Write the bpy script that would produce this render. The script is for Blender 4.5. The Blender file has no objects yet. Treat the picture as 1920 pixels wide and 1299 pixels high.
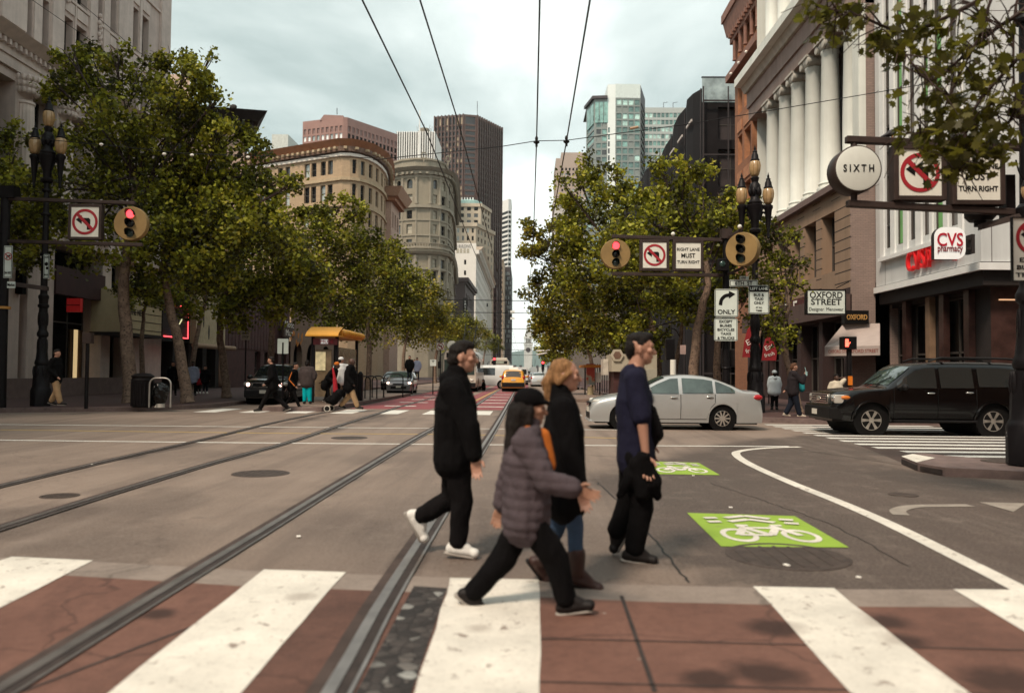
import bpy, bmesh, math, random
import numpy as np
from mathutils import Vector, Matrix, noise
R = math.radians
random.seed(7)
SC = bpy.context.scene
COL = SC.collection
V = Vector

# ---------------------------------------------------------------- camera
FPX = 1500.0
CAMZ = 1.42
_yaw, _pit, _rol = math.atan(24/1500), math.atan(49.5/1500), R(0.5)
F_ = V((-math.sin(_yaw)*math.cos(_pit), math.cos(_yaw)*math.cos(_pit), math.sin(_pit)))
R0 = F_.cross(V((0, 0, 1))).normalized()
U0 = R0.cross(F_).normalized()
RC = R0*math.cos(_rol) + U0*math.sin(_rol)
UC = U0*math.cos(_rol) - R0*math.sin(_rol)
CAM = V((0, 0, CAMZ))
def ray(px, py):
    return F_ + RC*((px-960)/FPX) + UC*((649.5-py)/FPX)
def PD(px, py, D):
    d = ray(px, py); return CAM + d*(D/d.y)
def G(px, py, z=0.0):
    d = ray(px, py); return CAM + d*((z-CAMZ)/d.z)
def FX(px, py, X):
    d = ray(px, py); return CAM + d*(X/d.x)
def zat(px, py, D):
    return PD(px, py, D).z
def yat(px, X):
    return FX(px, 690, X).y
cd = bpy.data.cameras.new('camera'); cam = bpy.data.objects.new('camera', cd); COL.objects.link(cam)
m = Matrix((RC, UC, -F_)).transposed().to_4x4(); m.translation = CAM
cam.matrix_world = m
cd.sensor_width = 36; cd.lens = 36*FPX/1920; cd.clip_start = .1; cd.clip_end = 30000
cd.dof.use_dof = True; cd.dof.focus_distance = 24; cd.dof.aperture_fstop = 1.25
SC.camera = cam
SC.view_settings.view_transform = 'Standard'; SC.view_settings.look = 'None'
SC.view_settings.exposure = EXPOSURE = 0.68; SC.view_settings.gamma = 1

# ---------------------------------------------------------------- materials
MATS = {}
def newmat(name):
    m = bpy.data.materials.new(name); m.use_nodes = True
    nt = m.node_tree; b = nt.nodes['Principled BSDF']
    return m, nt, b
def nd(nt, t, **kw):
    n = nt.nodes.new(t)
    for k, v in kw.items(): setattr(n, k, v)
    return n
def mixc(nt, fac, a, b, blend='MIX'):
    n = nd(nt, 'ShaderNodeMix', data_type='RGBA', blend_type=blend)
    for i, x in ((0, fac), (6, a), (7, b)):
        if isinstance(x, (int, float)): n.inputs[i].default_value = x
        elif isinstance(x, (tuple, list)): n.inputs[i].default_value = (*x[:3], 1)
        else: nt.links.new(x, n.inputs[i])
    return n.outputs[2]
def coords(nt, mp=None, which='Object'):
    tc = nd(nt, 'ShaderNodeTexCoord'); o = tc.outputs[which]
    if mp:
        sx = nd(nt, 'ShaderNodeSeparateXYZ'); nt.links.new(o, sx.inputs[0])
        cx = nd(nt, 'ShaderNodeCombineXYZ')
        for i, c in enumerate(mp):
            if c in 'XYZ': nt.links.new(sx.outputs['XYZ'.index(c)], cx.inputs[i])
            elif c == 'S':
                ad = nd(nt, 'ShaderNodeMath', operation='ADD'); nt.links.new(sx.outputs[0], ad.inputs[0]); nt.links.new(sx.outputs[1], ad.inputs[1]); nt.links.new(ad.outputs[0], cx.inputs[i])
        o = cx.outputs[0]
    return o
def noi(nt, vec, scale, detail=4, rough=.6, dist=0):
    n = nd(nt, 'ShaderNodeTexNoise'); n.inputs['Scale'].default_value = scale
    n.inputs['Detail'].default_value = detail; n.inputs['Roughness'].default_value = rough; n.inputs['Distortion'].default_value = dist
    nt.links.new(vec, n.inputs['Vector']); return n.outputs['Fac']
def ramp(nt, fac, stops):
    n = nd(nt, 'ShaderNodeValToRGB'); e = n.color_ramp.elements
    while len(e) < len(stops): e.new(.5)
    for k, (p, c) in zip(e, stops):
        k.position = p; k.color = (c, c, c, 1) if isinstance(c, (int, float)) else (*c, 1)
    nt.links.new(fac, n.inputs[0]); return n.outputs[0]
def bump(nt, b, h, strength=.3, dist=.02):
    n = nd(nt, 'ShaderNodeBump'); n.inputs['Strength'].default_value = strength; n.inputs['Distance'].default_value = dist
    nt.links.new(h, n.inputs['Height']); nt.links.new(n.outputs[0], b.inputs['Normal'])
def sc(c, k): return tuple(min(1, x*k) for x in c)
def mat(name, col, rough=.65, metal=0, var=.18, scale=3.0, bmp=.15, bscale=None, emis=None, estr=1, spec=.4, coat=0, streak=0):
    if name in MATS: return MATS[name]
    k_ = max(col)      # near-black paints and cloths are darker than they look under this exposure
    if k_ < .025: col = sc(col, .42); spec *= .6
    elif k_ < .13: col = sc(col, .72)
    m, nt, b = newmat(name)
    v = coords(nt)
    n1 = noi(nt, v, scale, 5, .65)
    c = mixc(nt, ramp(nt, n1, [(.3, 0), (.7, 1)]), sc(col, 1-var), sc(col, 1+var))
    if streak:   # rain streaks and grime running down a wall
        mp = nd(nt, 'ShaderNodeMapping'); mp.inputs['Scale'].default_value = (1.1, 1.1, .07); nt.links.new(v, mp.inputs[0])
        n2 = noi(nt, mp.outputs[0], 1.6, 6, .7)
        c = mixc(nt, ramp(nt, n2, [(.42, 0), (.72, streak)]), c, sc(col, .45))
    nt.links.new(c, b.inputs['Base Color'])
    b.inputs['Roughness'].default_value = rough; b.inputs['Metallic'].default_value = metal
    b.inputs['Specular IOR Level'].default_value = spec; b.inputs['Coat Weight'].default_value = coat
    b.inputs['Coat Roughness'].default_value = .04
    if bmp: bump(nt, b, noi(nt, v, bscale or scale*6, 4), bmp, .01)
    if emis: b.inputs['Emission Color'].default_value = (*emis, 1); b.inputs['Emission Strength'].default_value = estr
    MATS[name] = m; return m
def brick(name, c1, c2, cm, bw=.22, bh=.075, mp='YZ ', rough=.85, mort=.012, var=.25, bmp=.4, offset=.5):
    m, nt, b = newmat(name); v = coords(nt, mp)
    t = nd(nt, 'ShaderNodeTexBrick'); t.offset = offset
    t.inputs['Color1'].default_value = (*c1, 1); t.inputs['Color2'].default_value = (*c2, 1); t.inputs['Mortar'].default_value = (*cm, 1)
    t.inputs['Scale'].default_value = 1; t.inputs['Brick Width'].default_value = bw; t.inputs['Row Height'].default_value = bh
    t.inputs['Mortar Size'].default_value = mort; t.inputs['Bias'].default_value = 0
    nt.links.new(v, t.inputs[0])
    n = noi(nt, coords(nt), .7, 6, .7)
    c = mixc(nt, ramp(nt, n, [(.3, .0), (.75, var)]), t.outputs['Color'], sc(c1, .35))
    nt.links.new(c, b.inputs['Base Color']); b.inputs['Roughness'].default_value = rough
    bump(nt, b, t.outputs['Fac'], -bmp, .01)
    MATS[name] = m; return m
def glass(name, col, rough=.06, spec=.8, var=.5, scale=.6):
    return mat(name, col, rough, 0, var, scale, .04, 1.5, spec=spec)

def stains(nt, v, c, spots, dark, k=.85):
    n = noi(nt, v, 3.2, 6, .7, .3)
    for x, y, r in spots:
        vd = nd(nt, 'ShaderNodeVectorMath', operation='DISTANCE'); nt.links.new(v, vd.inputs[0]); vd.inputs[1].default_value = (x, y, 0)
        ad = nd(nt, 'ShaderNodeMath', operation='MULTIPLY_ADD'); nt.links.new(n, ad.inputs[0]); ad.inputs[1].default_value = -1.5*r; nt.links.new(vd.outputs['Value'], ad.inputs[2])
        rp = nd(nt, 'ShaderNodeMapRange'); nt.links.new(ad.outputs[0], rp.inputs[0]); rp.inputs[1].default_value = -.35*r; rp.inputs[2].default_value = .25*r; rp.inputs[3].default_value = k; rp.inputs[4].default_value = 0
        c = mixc(nt, rp.outputs[0], c, dark)
    return c
# ---------------------------------------------------------------- mesh builder
def chain(p):
    while p is not None: yield p; p = p.parent
class MB:
    def __init__(s): s.v = []; s.f = []; s.m = []; s.mats = []
    def slot(s, mt):
        if mt not in s.mats: s.mats.append(mt)
        return s.mats.index(mt)
    def add(s, vs, fs, mt):
        o = len(s.v); k = s.slot(mt); s.v += [tuple(p) for p in vs]
        for f in fs: s.f.append(tuple(i+o for i in f)); s.m.append(k)
    def quad(s, a, b, c, d, mt): s.add((a, b, c, d), ((0, 1, 2, 3),), mt)
    def poly(s, pts, mt): s.add(pts, (tuple(range(len(pts))),), mt)
    def obox(s, o, u, v, w, mt):
        o, u, v, w = V(o), V(u), V(v), V(w)
        if u.cross(v).dot(w) < 0: u, v = v, u
        p = [o, o+u, o+u+v, o+v]; p += [q+w for q in p]
        s.add(p, ((3, 2, 1, 0), (4, 5, 6, 7), (0, 1, 5, 4), (1, 2, 6, 5), (2, 3, 7, 6), (3, 0, 4, 7)), mt)
    def mm(s, x0, x1, y0, y1, z0, z1, mt): s.obox((x0, y0, z0), (x1-x0, 0, 0), (0, y1-y0, 0), (0, 0, z1-z0), mt)
    def box(s, c, sz, mt, rz=0):
        ca, sa = math.cos(rz), math.sin(rz); u = V((ca, sa, 0))*sz[0]; v = V((-sa, ca, 0))*sz[1]; w = V((0, 0, sz[2]))
        s.obox(V(c)-(u+v+w)/2, u, v, w, mt)
    def tube(s, pts, rad, mt, n=8, cap=True):
        pts = [V(p) for p in pts]; k = len(pts)
        rad = [rad]*k if isinstance(rad, (int, float)) else rad
        rings = []; ref = None
        for i, p in enumerate(pts):
            t = (pts[min(i+1, k-1)]-pts[max(i-1, 0)]).normalized()
            if ref is None: ref = t.orthogonal().normalized()
            ref = (ref - t*ref.dot(t)); ref = ref.normalized() if ref.length > 1e-6 else t.orthogonal().normalized()
            b = t.cross(ref)
            rings.append([p + (ref*math.cos(a)+b*math.sin(a))*rad[i] for a in (2*math.pi*j/n for j in range(n))])
        vs = [q for r in rings for q in r]
        fs = [(i*n+j, i*n+(j+1) % n, (i+1)*n+(j+1) % n, (i+1)*n+j) for i in range(k-1) for j in range(n)]
        if cap: fs += [tuple(range(n-1, -1, -1)), tuple(range((k-1)*n, k*n))]
        s.add(vs, fs, mt)
    def lathe(s, prof, mt, o=(0, 0, 0), n=20, ax='Z', M=None):
        vs = []
        for r, z in prof:
            for j in range(n):
                a = 2*math.pi*j/n; p = V((r*math.cos(a), r*math.sin(a), z))
                if ax == 'Y': p = V((p.x, p.z, -p.y))
                if ax == 'X': p = V((p.z, p.y, -p.x))
                if M: p = M @ p
                vs.append(p+V(o))
        k = len(prof)
        fs = [(i*n+j, i*n+(j+1) % n, (i+1)*n+(j+1) % n, (i+1)*n+j) for i in range(k-1) for j in range(n)]
        if prof[0][0] > 1e-6: fs.append(tuple(range(n-1, -1, -1)))
        if prof[-1][0] > 1e-6: fs.append(tuple(range((k-1)*n, k*n)))
        s.add(vs, fs, mt)
    def ell(s, c, r, mt, M=None, nu=16, nv=10):
        c = V(c); vs = [V((0, 0, -r[2]))]
        for i in range(1, nv):
            ph = -math.pi/2+math.pi*i/nv
            for j in range(nu):
                a = 2*math.pi*j/nu; vs.append(V((r[0]*math.cos(ph)*math.cos(a), r[1]*math.cos(ph)*math.sin(a), r[2]*math.sin(ph))))
        vs.append(V((0, 0, r[2]))); e = len(vs)-1
        fs = [(0, 1+(j+1) % nu, 1+j) for j in range(nu)]
        fs += [(1+i*nu+j, 1+i*nu+(j+1) % nu, 1+(i+1)*nu+(j+1) % nu, 1+(i+1)*nu+j) for i in range(nv-2) for j in range(nu)]
        fs += [(e, 1+(nv-2)*nu+j, 1+(nv-2)*nu+(j+1) % nu) for j in range(nu)]
        s.add([c+((M @ p) if M else p) for p in vs], fs, mt)
    def caps(s, a, b, ra, rb, mt, lat=None, k=1, n=16):
        a, b = V(a), V(b); t = b-a; L = t.length; t = t/L if L > 1e-6 else V((0, 0, 1))
        st = [(-math.cos(q)*ra, math.sin(q)*ra) for q in (math.pi/2*i/4 for i in range(1, 5))]
        st2 = [(L+math.sin(q)*rb, math.cos(q)*rb) for q in (math.pi/2*i/4 for i in range(0, 4))]
        pts = [a-t*ra] + [a+t*h for h, _ in st+st2] + [b+t*rb]; rad = [1e-4]+[r for _, r in st+st2]+[1e-4]
        o = len(s.v); s.tube(pts, rad, mt, n)
        if lat is not None:
            lat = V(lat).normalized()
            for i in range(o, len(s.v)):
                p = V(s.v[i]); s.v[i] = tuple(p + lat*((p-a).dot(lat) - (b-a).dot(lat)*max(0, min(1, (p-a).dot(t)/max(L, 1e-6))))*(k-1))
    def prism(s, pts, ext, mt, mside=None):
        n = len(pts); pts = [V(p) for p in pts]; e = V(ext)
        nrm = V((0, 0, 0))
        for i in range(n): nrm += pts[i].cross(pts[(i+1) % n])
        if nrm.dot(e) < 0: pts.reverse()
        s.add(pts+[p+e for p in pts], [tuple(range(n-1, -1, -1)), tuple(range(n, 2*n))], mt)
        s.add(pts+[p+e for p in pts], [(i, (i+1) % n, (i+1) % n+n, i+n) for i in range(n)], mside or mt)
    def mesh(s, name, off=None, smooth=None):
        me = bpy.data.meshes.new(name)
        vs = s.v if off is None else [(a-off[0], b-off[1], c-off[2]) for a, b, c in s.v]
        me.from_pydata(vs, [], s.f)
        for mt in s.mats: me.materials.append(mt)
        me.polygons.foreach_set('material_index', s.m)
        if smooth:
            me.polygons.foreach_set('use_smooth', [True]*len(s.f)); me.update()
            if smooth < 180: me.set_sharp_from_angle(angle=R(smooth))
        me.update(); return me
    def build(s, name, parent=None, smooth=None, local=False, origin=None, bevel=0, label=None, stuff=False):
        if parent is not None:
            off = None if local else sum((p.location for p in chain(parent)), V((0, 0, 0)))
        else:
            off = origin
        o = bpy.data.objects.new(name, s.mesh(name, off, smooth)); COL.objects.link(o)
        if parent is not None: o.parent = parent
        elif origin is not None: o.location = origin
        if bevel:
            b = o.modifiers.new('bevel', 'BEVEL'); b.width = bevel; b.segments = 2; b.limit_method = 'ANGLE'
        if label: o['label'] = label
        if stuff: o['kind'] = 'stuff'
        return o
LABELS = set()
def tag(o, label, cat, group=None):
    o['label'] = label; o['category'] = cat
    n = len(label.split())
    if n < 4 or n > 16: print('LABEL LEN', n, label)
    if label in LABELS and not group: print('DUP LABEL', label)
    LABELS.add(label)
    if group: o['group'] = group
    return o
def thing(name, label, cat, loc=(0, 0, 0), rz=0, group=None):
    o = bpy.data.objects.new(name, None); COL.objects.link(o); o.location = loc; o.rotation_euler = (0, 0, rz)
    o.empty_display_size = .3
    return tag(o, label, cat, group)
def struct(o): o['kind'] = 'structure'; return o
def dup(root, loc, rz=None, label=None, group=None, scale=None):
    r = root.copy(); COL.objects.link(r); r.location = loc
    if rz is not None: r.rotation_euler = (0, 0, rz)
    if scale: r.scale = scale if isinstance(scale, tuple) else (scale,)*3
    if label: tag(r, label, root['category'], group or root.get('group'))
    def rec(a, b):
        for ch in list(a.children):
            c = ch.copy(); COL.objects.link(c); c.parent = b; rec(ch, c)
    rec(root, r); return r
def evalmesh(me, mods, name):
    o = bpy.data.objects.new('tmp', me); COL.objects.link(o)
    for t, kw in mods:
        md = o.modifiers.new(t, t)
        for k, v in kw.items(): setattr(md, k, v)
    dg = bpy.context.evaluated_depsgraph_get()
    me2 = bpy.data.meshes.new_from_object(o.evaluated_get(dg), preserve_all_data_layers=True, depsgraph=dg)
    me2.name = name; bpy.data.objects.remove(o); return me2
def text(parent, body, c, size, mt, right=(1, 0, 0), up=(0, 0, 1), width=None, name='lettering', extrude=.004, bold=0, local=False, flip=None):
    cu = bpy.data.curves.new('t', 'FONT'); cu.body = body; cu.size = size; cu.align_x = 'CENTER'; cu.align_y = 'CENTER'
    cu.extrude = extrude; cu.offset = min(bold, .016*size); cu.resolution_u = 3; cu.space_line = .95
    o = bpy.data.objects.new('t', cu)
    me = bpy.data.meshes.new_from_object(o); bpy.data.objects.remove(o)
    me.name = name
    n = len(me.vertices); a = np.empty(n*3, dtype=np.float32); me.vertices.foreach_get('co', a); a = a.reshape(-1, 3)
    a[:, :2] -= (a[:, :2].max(0)+a[:, :2].min(0))/2
    if width:
        w = a[:, 0].max()-a[:, 0].min(); a[:, 0] *= width/w
    r, u = V(right).normalized(), V(up).normalized(); nn = r.cross(u)
    B = np.array([r, u, nn]); a = a @ B + np.array(V(c) - (V((0, 0, 0)) if local or parent is None else parent.location))
    me.vertices.foreach_set('co', a.ravel().astype(np.float32)); me.update()
    me.materials.clear(); me.materials.append(mt)
    ob = bpy.data.objects.new(name, me); COL.objects.link(ob); ob.parent = parent
    return ob
def catmull(pts, n=6):
    pts = [V(p) for p in pts]; out = []
    for i in range(len(pts)-1):
        p0, p1, p2, p3 = pts[max(i-1, 0)], pts[i], pts[i+1], pts[min(i+2, len(pts)-1)]
        for k in range(n):
            t = k/n
            out.append(.5*((2*p1)+(p2-p0)*t+(2*p0-5*p1+4*p2-p3)*t*t+(3*p1-p0-3*p2+p3)*t**3))
    return out+[pts[-1]]

# ---------------------------------------------------------------- world and sun
SUN_EL, SUN_AZ = 52, 215      # degrees; azimuth clockwise from +Y
w = bpy.data.worlds.new('World'); SC.world = w; w.use_nodes = True; nt = w.node_tree
bg = nt.nodes['Background']; bg.inputs[1].default_value = .1
sky = nd(nt, 'ShaderNodeTexSky', sky_type='NISHITA'); sky.sun_disc = False
sky.sun_elevation = R(SUN_EL); sky.sun_rotation = R(SUN_AZ); sky.air_density = 1.2; sky.dust_density = 2
tc = nd(nt, 'ShaderNodeTexCoord'); sx = nd(nt, 'ShaderNodeSeparateXYZ'); nt.links.new(tc.outputs['Generated'], sx.inputs[0])
mz = nd(nt, 'ShaderNodeMath', operation='MAXIMUM'); nt.links.new(sx.outputs[2], mz.inputs[0]); mz.inputs[1].default_value = 0
az = nd(nt, 'ShaderNodeMath', operation='ADD'); nt.links.new(mz.outputs[0], az.inputs[0]); az.inputs[1].default_value = .22
dv = nd(nt, 'ShaderNodeVectorMath', operation='DIVIDE'); nt.links.new(tc.outputs['Generated'], dv.inputs[0])
cz = nd(nt, 'ShaderNodeCombineXYZ')
for i in range(3): nt.links.new(az.outputs[0], cz.inputs[i])
nt.links.new(cz.outputs[0], dv.inputs[1])
mp = nd(nt, 'ShaderNodeMapping'); mp.inputs['Location'].default_value = (SKYX, SKYY, 0) if 'SKYX' in globals() else (3.1, 1.7, 0); mp.inputs['Scale'].default_value = (.8, .8, 0)
nt.links.new(dv.outputs[0], mp.inputs[0])
n1 = noi(nt, mp.outputs[0], 1.15, 8, .55, .35)
cl = ramp(nt, n1, [(.28, (2.3, 2.85, 2.7)), (.42, (3.9, 4.55, 4.3)), (.55, (6.1, 6.7, 6.35)), (.67, (9.2, 9.6, 9.1))])
hz = ramp(nt, mz.outputs[0], [(0.0, 1), (.08, .85), (.27, .0)])
cl = mixc(nt, hz, cl, (9.6, 10.0, 9.5))
fin = mixc(nt, .88, sky.outputs[0], cl)
nt.links.new(fin, bg.inputs[0])
sd = bpy.data.lights.new('sun', 'SUN'); sun = bpy.data.objects.new('sun', sd); COL.objects.link(sun)
sd.energy = 2.4; sd.angle = R(12); sd.color = (1, .84, .68)
_a, _e = R(SUN_AZ), R(SUN_EL)
sun.rotation_euler = V((-math.sin(_a)*math.cos(_e), -math.cos(_a)*math.cos(_e), -math.sin(_e))).to_track_quat('-Z', 'Y').to_euler()
# ================================================================ GROUND
SPOTS = [tuple(G(x, y)[:2])+(r,) for x, y, r in ((1450, 1178, .20), (1440, 1265, .22), (1660, 1165, .20), (1690, 1200, .16), (1900, 1285, .28), (1330, 1275, .16), (300, 1150, .14), (560, 1120, .12), (900, 1180, .10))]
def asphalt(name, c1, c2, stain=.6, rough=.75, seed=0, scale=.25, lo=.54, spots=()):
    m, nt, b = newmat(name); v = coords(nt)
    big = noi(nt, v, scale, 6, .62, .4)
    c = mixc(nt, ramp(nt, big, [(.3, 0), (.7, 1)]), c1, c2)
    mp = nd(nt, 'ShaderNodeMapping'); mp.inputs['Location'].default_value = (seed*3.7, seed, 0); mp.inputs['Scale'].default_value = (1.0, .45, 1); nt.links.new(v, mp.inputs[0])
    st = noi(nt, mp.outputs[0], .55, 7, .68, .5)
    c = mixc(nt, ramp(nt, st, [(lo, 0), (lo+.16, stain)]), c, sc(c1, .33))
    fine = noi(nt, v, 90, 3, .8)
    c = mixc(nt, ramp(nt, fine, [(.35, .0), (.7, .28)]), c, sc(c2, 1.7))
    sp = nd(nt, 'ShaderNodeTexVoronoi'); sp.inputs['Scale'].default_value = 2.3; nt.links.new(v, sp.inputs['Vector'])
    c = mixc(nt, ramp(nt, sp.outputs['Distance'], [(.018, .55), (.034, 0)]), c, (.42, .38, .33))
    cr = nd(nt, 'ShaderNodeTexVoronoi', feature='DISTANCE_TO_EDGE'); cr.inputs['Scale'].default_value = .38
    wv = nd(nt, 'ShaderNodeVectorMath', operation='ADD'); nt.links.new(v, wv.inputs[0])
    nn = nd(nt, 'ShaderNodeTexNoise'); nn.inputs['Scale'].default_value = 1.3; nn.inputs['Detail'].default_value = 6; nt.links.new(v, nn.inputs['Vector'])
    nt.links.new(nn.outputs['Color'], wv.inputs[1]); nt.links.new(wv.outputs[0], cr.inputs['Vector'])
    c = mixc(nt, ramp(nt, cr.outputs['Distance'], [(.0, .55), (.008, 0)]), c, sc(c1, .3))
    c = mixc(nt, ramp(nt, noi(nt, v, 11, 6, .8), [(.3, .35), (.55, 0)]), c, sc(c1, .4))
    if spots: c = stains(nt, v, c, spots, sc(c1, .28))
    nt.links.new(c, b.inputs['Base Color']); b.inputs['Roughness'].default_value = rough; b.inputs['Specular IOR Level'].default_value = .35
    bump(nt, b, fine, .35, .006); MATS[name] = m; return m
A_MAIN = asphalt('asphalt', (.185, .135, .106), (.235, .177, .142), .5)
A_DARK = asphalt('asphalt_dark', (.042, .027, .023), (.070, .046, .038), .75, seed=2)
A_MID = asphalt('asphalt_mid', (.15, .112, .094), (.20, .152, .13), .6, seed=4)
CONC = asphalt('gutter_concrete', (.19, .150, .125), (.26, .212, .18), .5, seed=5, scale=.8)
XW = asphalt('crosswalk_brick', (.108, .050, .036), (.172, .084, .061), .9, seed=6, scale=1.3, lo=.50, spots=SPOTS)
def paint(name, col, wear=.5, scale=2.2):
    m, nt, b = newmat(name); v = coords(nt)
    n = noi(nt, v, scale, 9, .75); f = noi(nt, v, 45, 4, .8)
    c = mixc(nt, ramp(nt, n, [(.35, 0), (.8, wear)]), col, sc(col, .45))
    c = mixc(nt, ramp(nt, f, [(.55, 0), (.75, wear*.7)]), c, (.16, .12, .10))
    c = mixc(nt, ramp(nt, noi(nt, v, 7, 9, .78, .3), [(.585, 0), (.625, min(.9, wear))]), c, (.17, .115, .09)); c = mixc(nt, ramp(nt, noi(nt, v, 1.3, 6, .7), [(.45, 0), (.7, .35)]), c, sc(col, .55))
    c = stains(nt, v, c, SPOTS, (.20, .15, .12), .45)
    nt.links.new(c, b.inputs['Base Color']); b.inputs['Roughness'].default_value = .7; bump(nt, b, f, .3, .004); MATS[name] = m; return m
P_WHITE = paint('paint_white', (.80, .75, .66), .85, 1.1)
P_WORN = paint('paint_worn', (.36, .31, .26), 1.0, 4)
P_FAR = paint('paint_white_far', (.72, .70, .64), .35)
P_YEL = paint('paint_yellow', (.50, .34, .10), .5)
P_GRN = paint('paint_green', (.27, .42, .035), .3)
P_RED = paint('paint_red', (.26, .055, .06), .5, .8)
STEEL = mat('rail_steel', (.34, .30, .28), .38, .85, .3, 2.5, .1)
STEELD = mat('rail_groove', (.045, .032, .028), .8, 0, .4, 6)
IRON = mat('cast_iron', (.10, .072, .060), .6, .4, .4, 8, .4)
BRICKW = brick('sidewalk_brick', (.085, .035, .030), (.06, .027, .024), (.04, .025, .022), .24, .12, 'XY ', .8, .008, .35)
KERB = mat('kerb_granite', (.15, .105, .095), .8, 0, .3, 4, .3)
def sheet(name, pts, z, mt, kind=True):
    b = MB(); b.poly([(p[0], p[1], z) for p in pts], mt); o = b.build(name)
    return struct(o) if kind else o
def gp(*pp): return [G(x, y) for x, y in pp]
# base ground far out
b = MB(); b.mm(-3600, 3600, -90, 6700, -1.2, -.25, mat('far_ground', (.10, .09, .08), .9)); struct(b.build('ground'))
b = MB(); b.mm(-90, 90, -30, 1500, -.2, 0, A_MAIN); struct(b.build('road'))
# finely divided road surface: older dark asphalt on the right, grime along the rails
def sd_poly(px, py, poly):
    d = np.full(px.shape, 1e9); inside = np.zeros(px.shape, bool); n = len(poly)
    for i in range(n):
        ax, ay = poly[i][0], poly[i][1]; bx, by = poly[(i+1) % n][0], poly[(i+1) % n][1]
        ex, ey = bx-ax, by-ay; t = np.clip(((px-ax)*ex+(py-ay)*ey)/(ex*ex+ey*ey+1e-9), 0, 1)
        d = np.minimum(d, np.hypot(px-ax-t*ex, py-ay-t*ey))
        c = (ay > py) != (by > py); xi = ax+(py-ay)*ex/(ey if abs(ey) > 1e-9 else 1e-9); inside ^= c & (px < xi)
    return np.where(inside, -d, d)
def fbm(x, y, seed, octs=4):
    rng = np.random.default_rng(seed); out = np.zeros(x.shape); a = 1; f = 1
    for _ in range(octs):
        g = rng.normal(size=(64, 64)); X, Y = x*f, y*f; i, j = np.floor(X).astype(int), np.floor(Y).astype(int); u, v = X-i, Y-j; u, v = u*u*(3-2*u), v*v*(3-2*v)
        A, B_, C, D_ = g[i % 64, j % 64], g[(i+1) % 64, j % 64], g[i % 64, (j+1) % 64], g[(i+1) % 64, (j+1) % 64]
        out += a*((A*(1-u)+B_*u)*(1-v)+(C*(1-u)+D_*u)*v); a *= .5; f *= 2.03
    return out
RX0, RX1, RY0, RY1, ST_ = -16.0, 14.0, 1.0, 30.0, .11
gx = np.arange(RX0, RX1+1e-6, ST_); gy = np.arange(RY0, RY1+1e-6, ST_); XX, YY = np.meshgrid(gx, gy); nx, ny = len(gx), len(gy)
PD1 = [G(1545, 812), G(1690, 868), G(1775, 890), V((6.9, 9, 0)), V((6.9, -2, 0)), V((4.0, -2, 0)), G(1300, 1094), G(1180, 960), G(1120, 905), G(1165, 860), G(1370, 836)]
PD2 = [G(640, 930), G(860, 870), G(1180, 900), G(1295, 1094), V((3, 3, 0)), V((-3.2, 3, 0)), G(520, 1050)]
nz1, nz2, nz3 = fbm(XX*.55, YY*.4, 1), fbm(XX*2.2, YY*1.5, 2), fbm(XX*.22, YY*.3, 3)
sm = lambda d, w: 1/(1+np.exp(np.clip(d/w, -30, 30)))
dk = .92*sm(sd_poly(XX, YY, PD1)+nz1*.28+nz2*.10, .16)
dk = np.maximum(dk, .48*sm(sd_poly(XX, YY, PD2)+nz1*.5+nz2*.15, .5))
for (a, c) in (((-.845, 3.46), (-.72, 30)), ((-2.33, 3.6), (-2.25, 30)), ((-4.75, 7.1), (-4.6, 30)), ((-6.35, 9.6), (-6.4, 30))):
    dist = np.abs(XX-(a[0]+(YY-a[1])*(c[0]-a[0])/(c[1]-a[1]))); dk = np.maximum(dk, np.exp(-dist/.16)*(.55+.35*nz2))
band = sm(np.abs(YY-(6.35-.10*XX))-.22+nz2*.18, .12)*np.clip(.35+.5*nz1, 0, 1); dk = np.maximum(dk, band)    # oil along the stop line
for px_, py_, r_, k_ in ((1400, 1010, .7, .5), (1480, 1060, .8, .7), (200, 1030, .8, .5), (1600, 900, .8, .6), (100, 960, 1.1, .5), (1740, 1050, .7, .8), (700, 860, 1.0, .3), (300, 850, 1.6, .22), (1030, 860, 1.0, .35)):
    p = G(px_, py_); d = np.hypot(XX-p.x, (YY-p.y)*.8)+nz1*.35*r_+nz2*.15; dk = np.maximum(dk, k_*sm(d-r_*.55, .14))
dk = np.clip(dk+.10*nz3-.04+.05*nz2, 0, 1)
mR, nt, bb = newmat('road_asphalt'); v = coords(nt)
at_ = nd(nt, 'ShaderNodeAttribute', attribute_name='wear')
big = noi(nt, v, .35, 6, .6, .4); fine = noi(nt, v, 38, 5, .85); mid = noi(nt, v, 9, 6, .8)
lt = mixc(nt, ramp(nt, big, [(.3, 0), (.7, 1)]), (.205, .148, .116), (.275, .205, .163)); dkc = mixc(nt, ramp(nt, big, [(.3, 0), (.7, 1)]), (.030, .018, .015), (.058, .036, .030))
ad = nd(nt, 'ShaderNodeMath', operation='MULTIPLY_ADD'); nt.links.new(mid, ad.inputs[0]); ad.inputs[1].default_value = .75; nt.links.new(at_.outputs['Fac'], ad.inputs[2])
c = mixc(nt, ramp(nt, ad.outputs[0], [(.30, 0), (1.20, 1)]), lt, dkc)
c = mixc(nt, ramp(nt, mid, [(.34, .42), (.56, 0)]), c, (.075, .052, .042)); c = mixc(nt, ramp(nt, noi(nt, v, 2.4, 7, .75), [(.52, 0), (.72, .30)]), c, (.30, .24, .20))
c = mixc(nt, ramp(nt, fine, [(.38, 0), (.72, .34)]), c, (.40, .34, .28)); c = mixc(nt, ramp(nt, fine, [(.28, .45), (.45, 0)]), c, (.035, .026, .022))
sp = nd(nt, 'ShaderNodeTexVoronoi'); sp.inputs['Scale'].default_value = 3.1; nt.links.new(v, sp.inputs['Vector']); c = mixc(nt, ramp(nt, sp.outputs['Distance'], [(.016, .5), (.03, 0)]), c, (.42, .38, .33))
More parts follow.
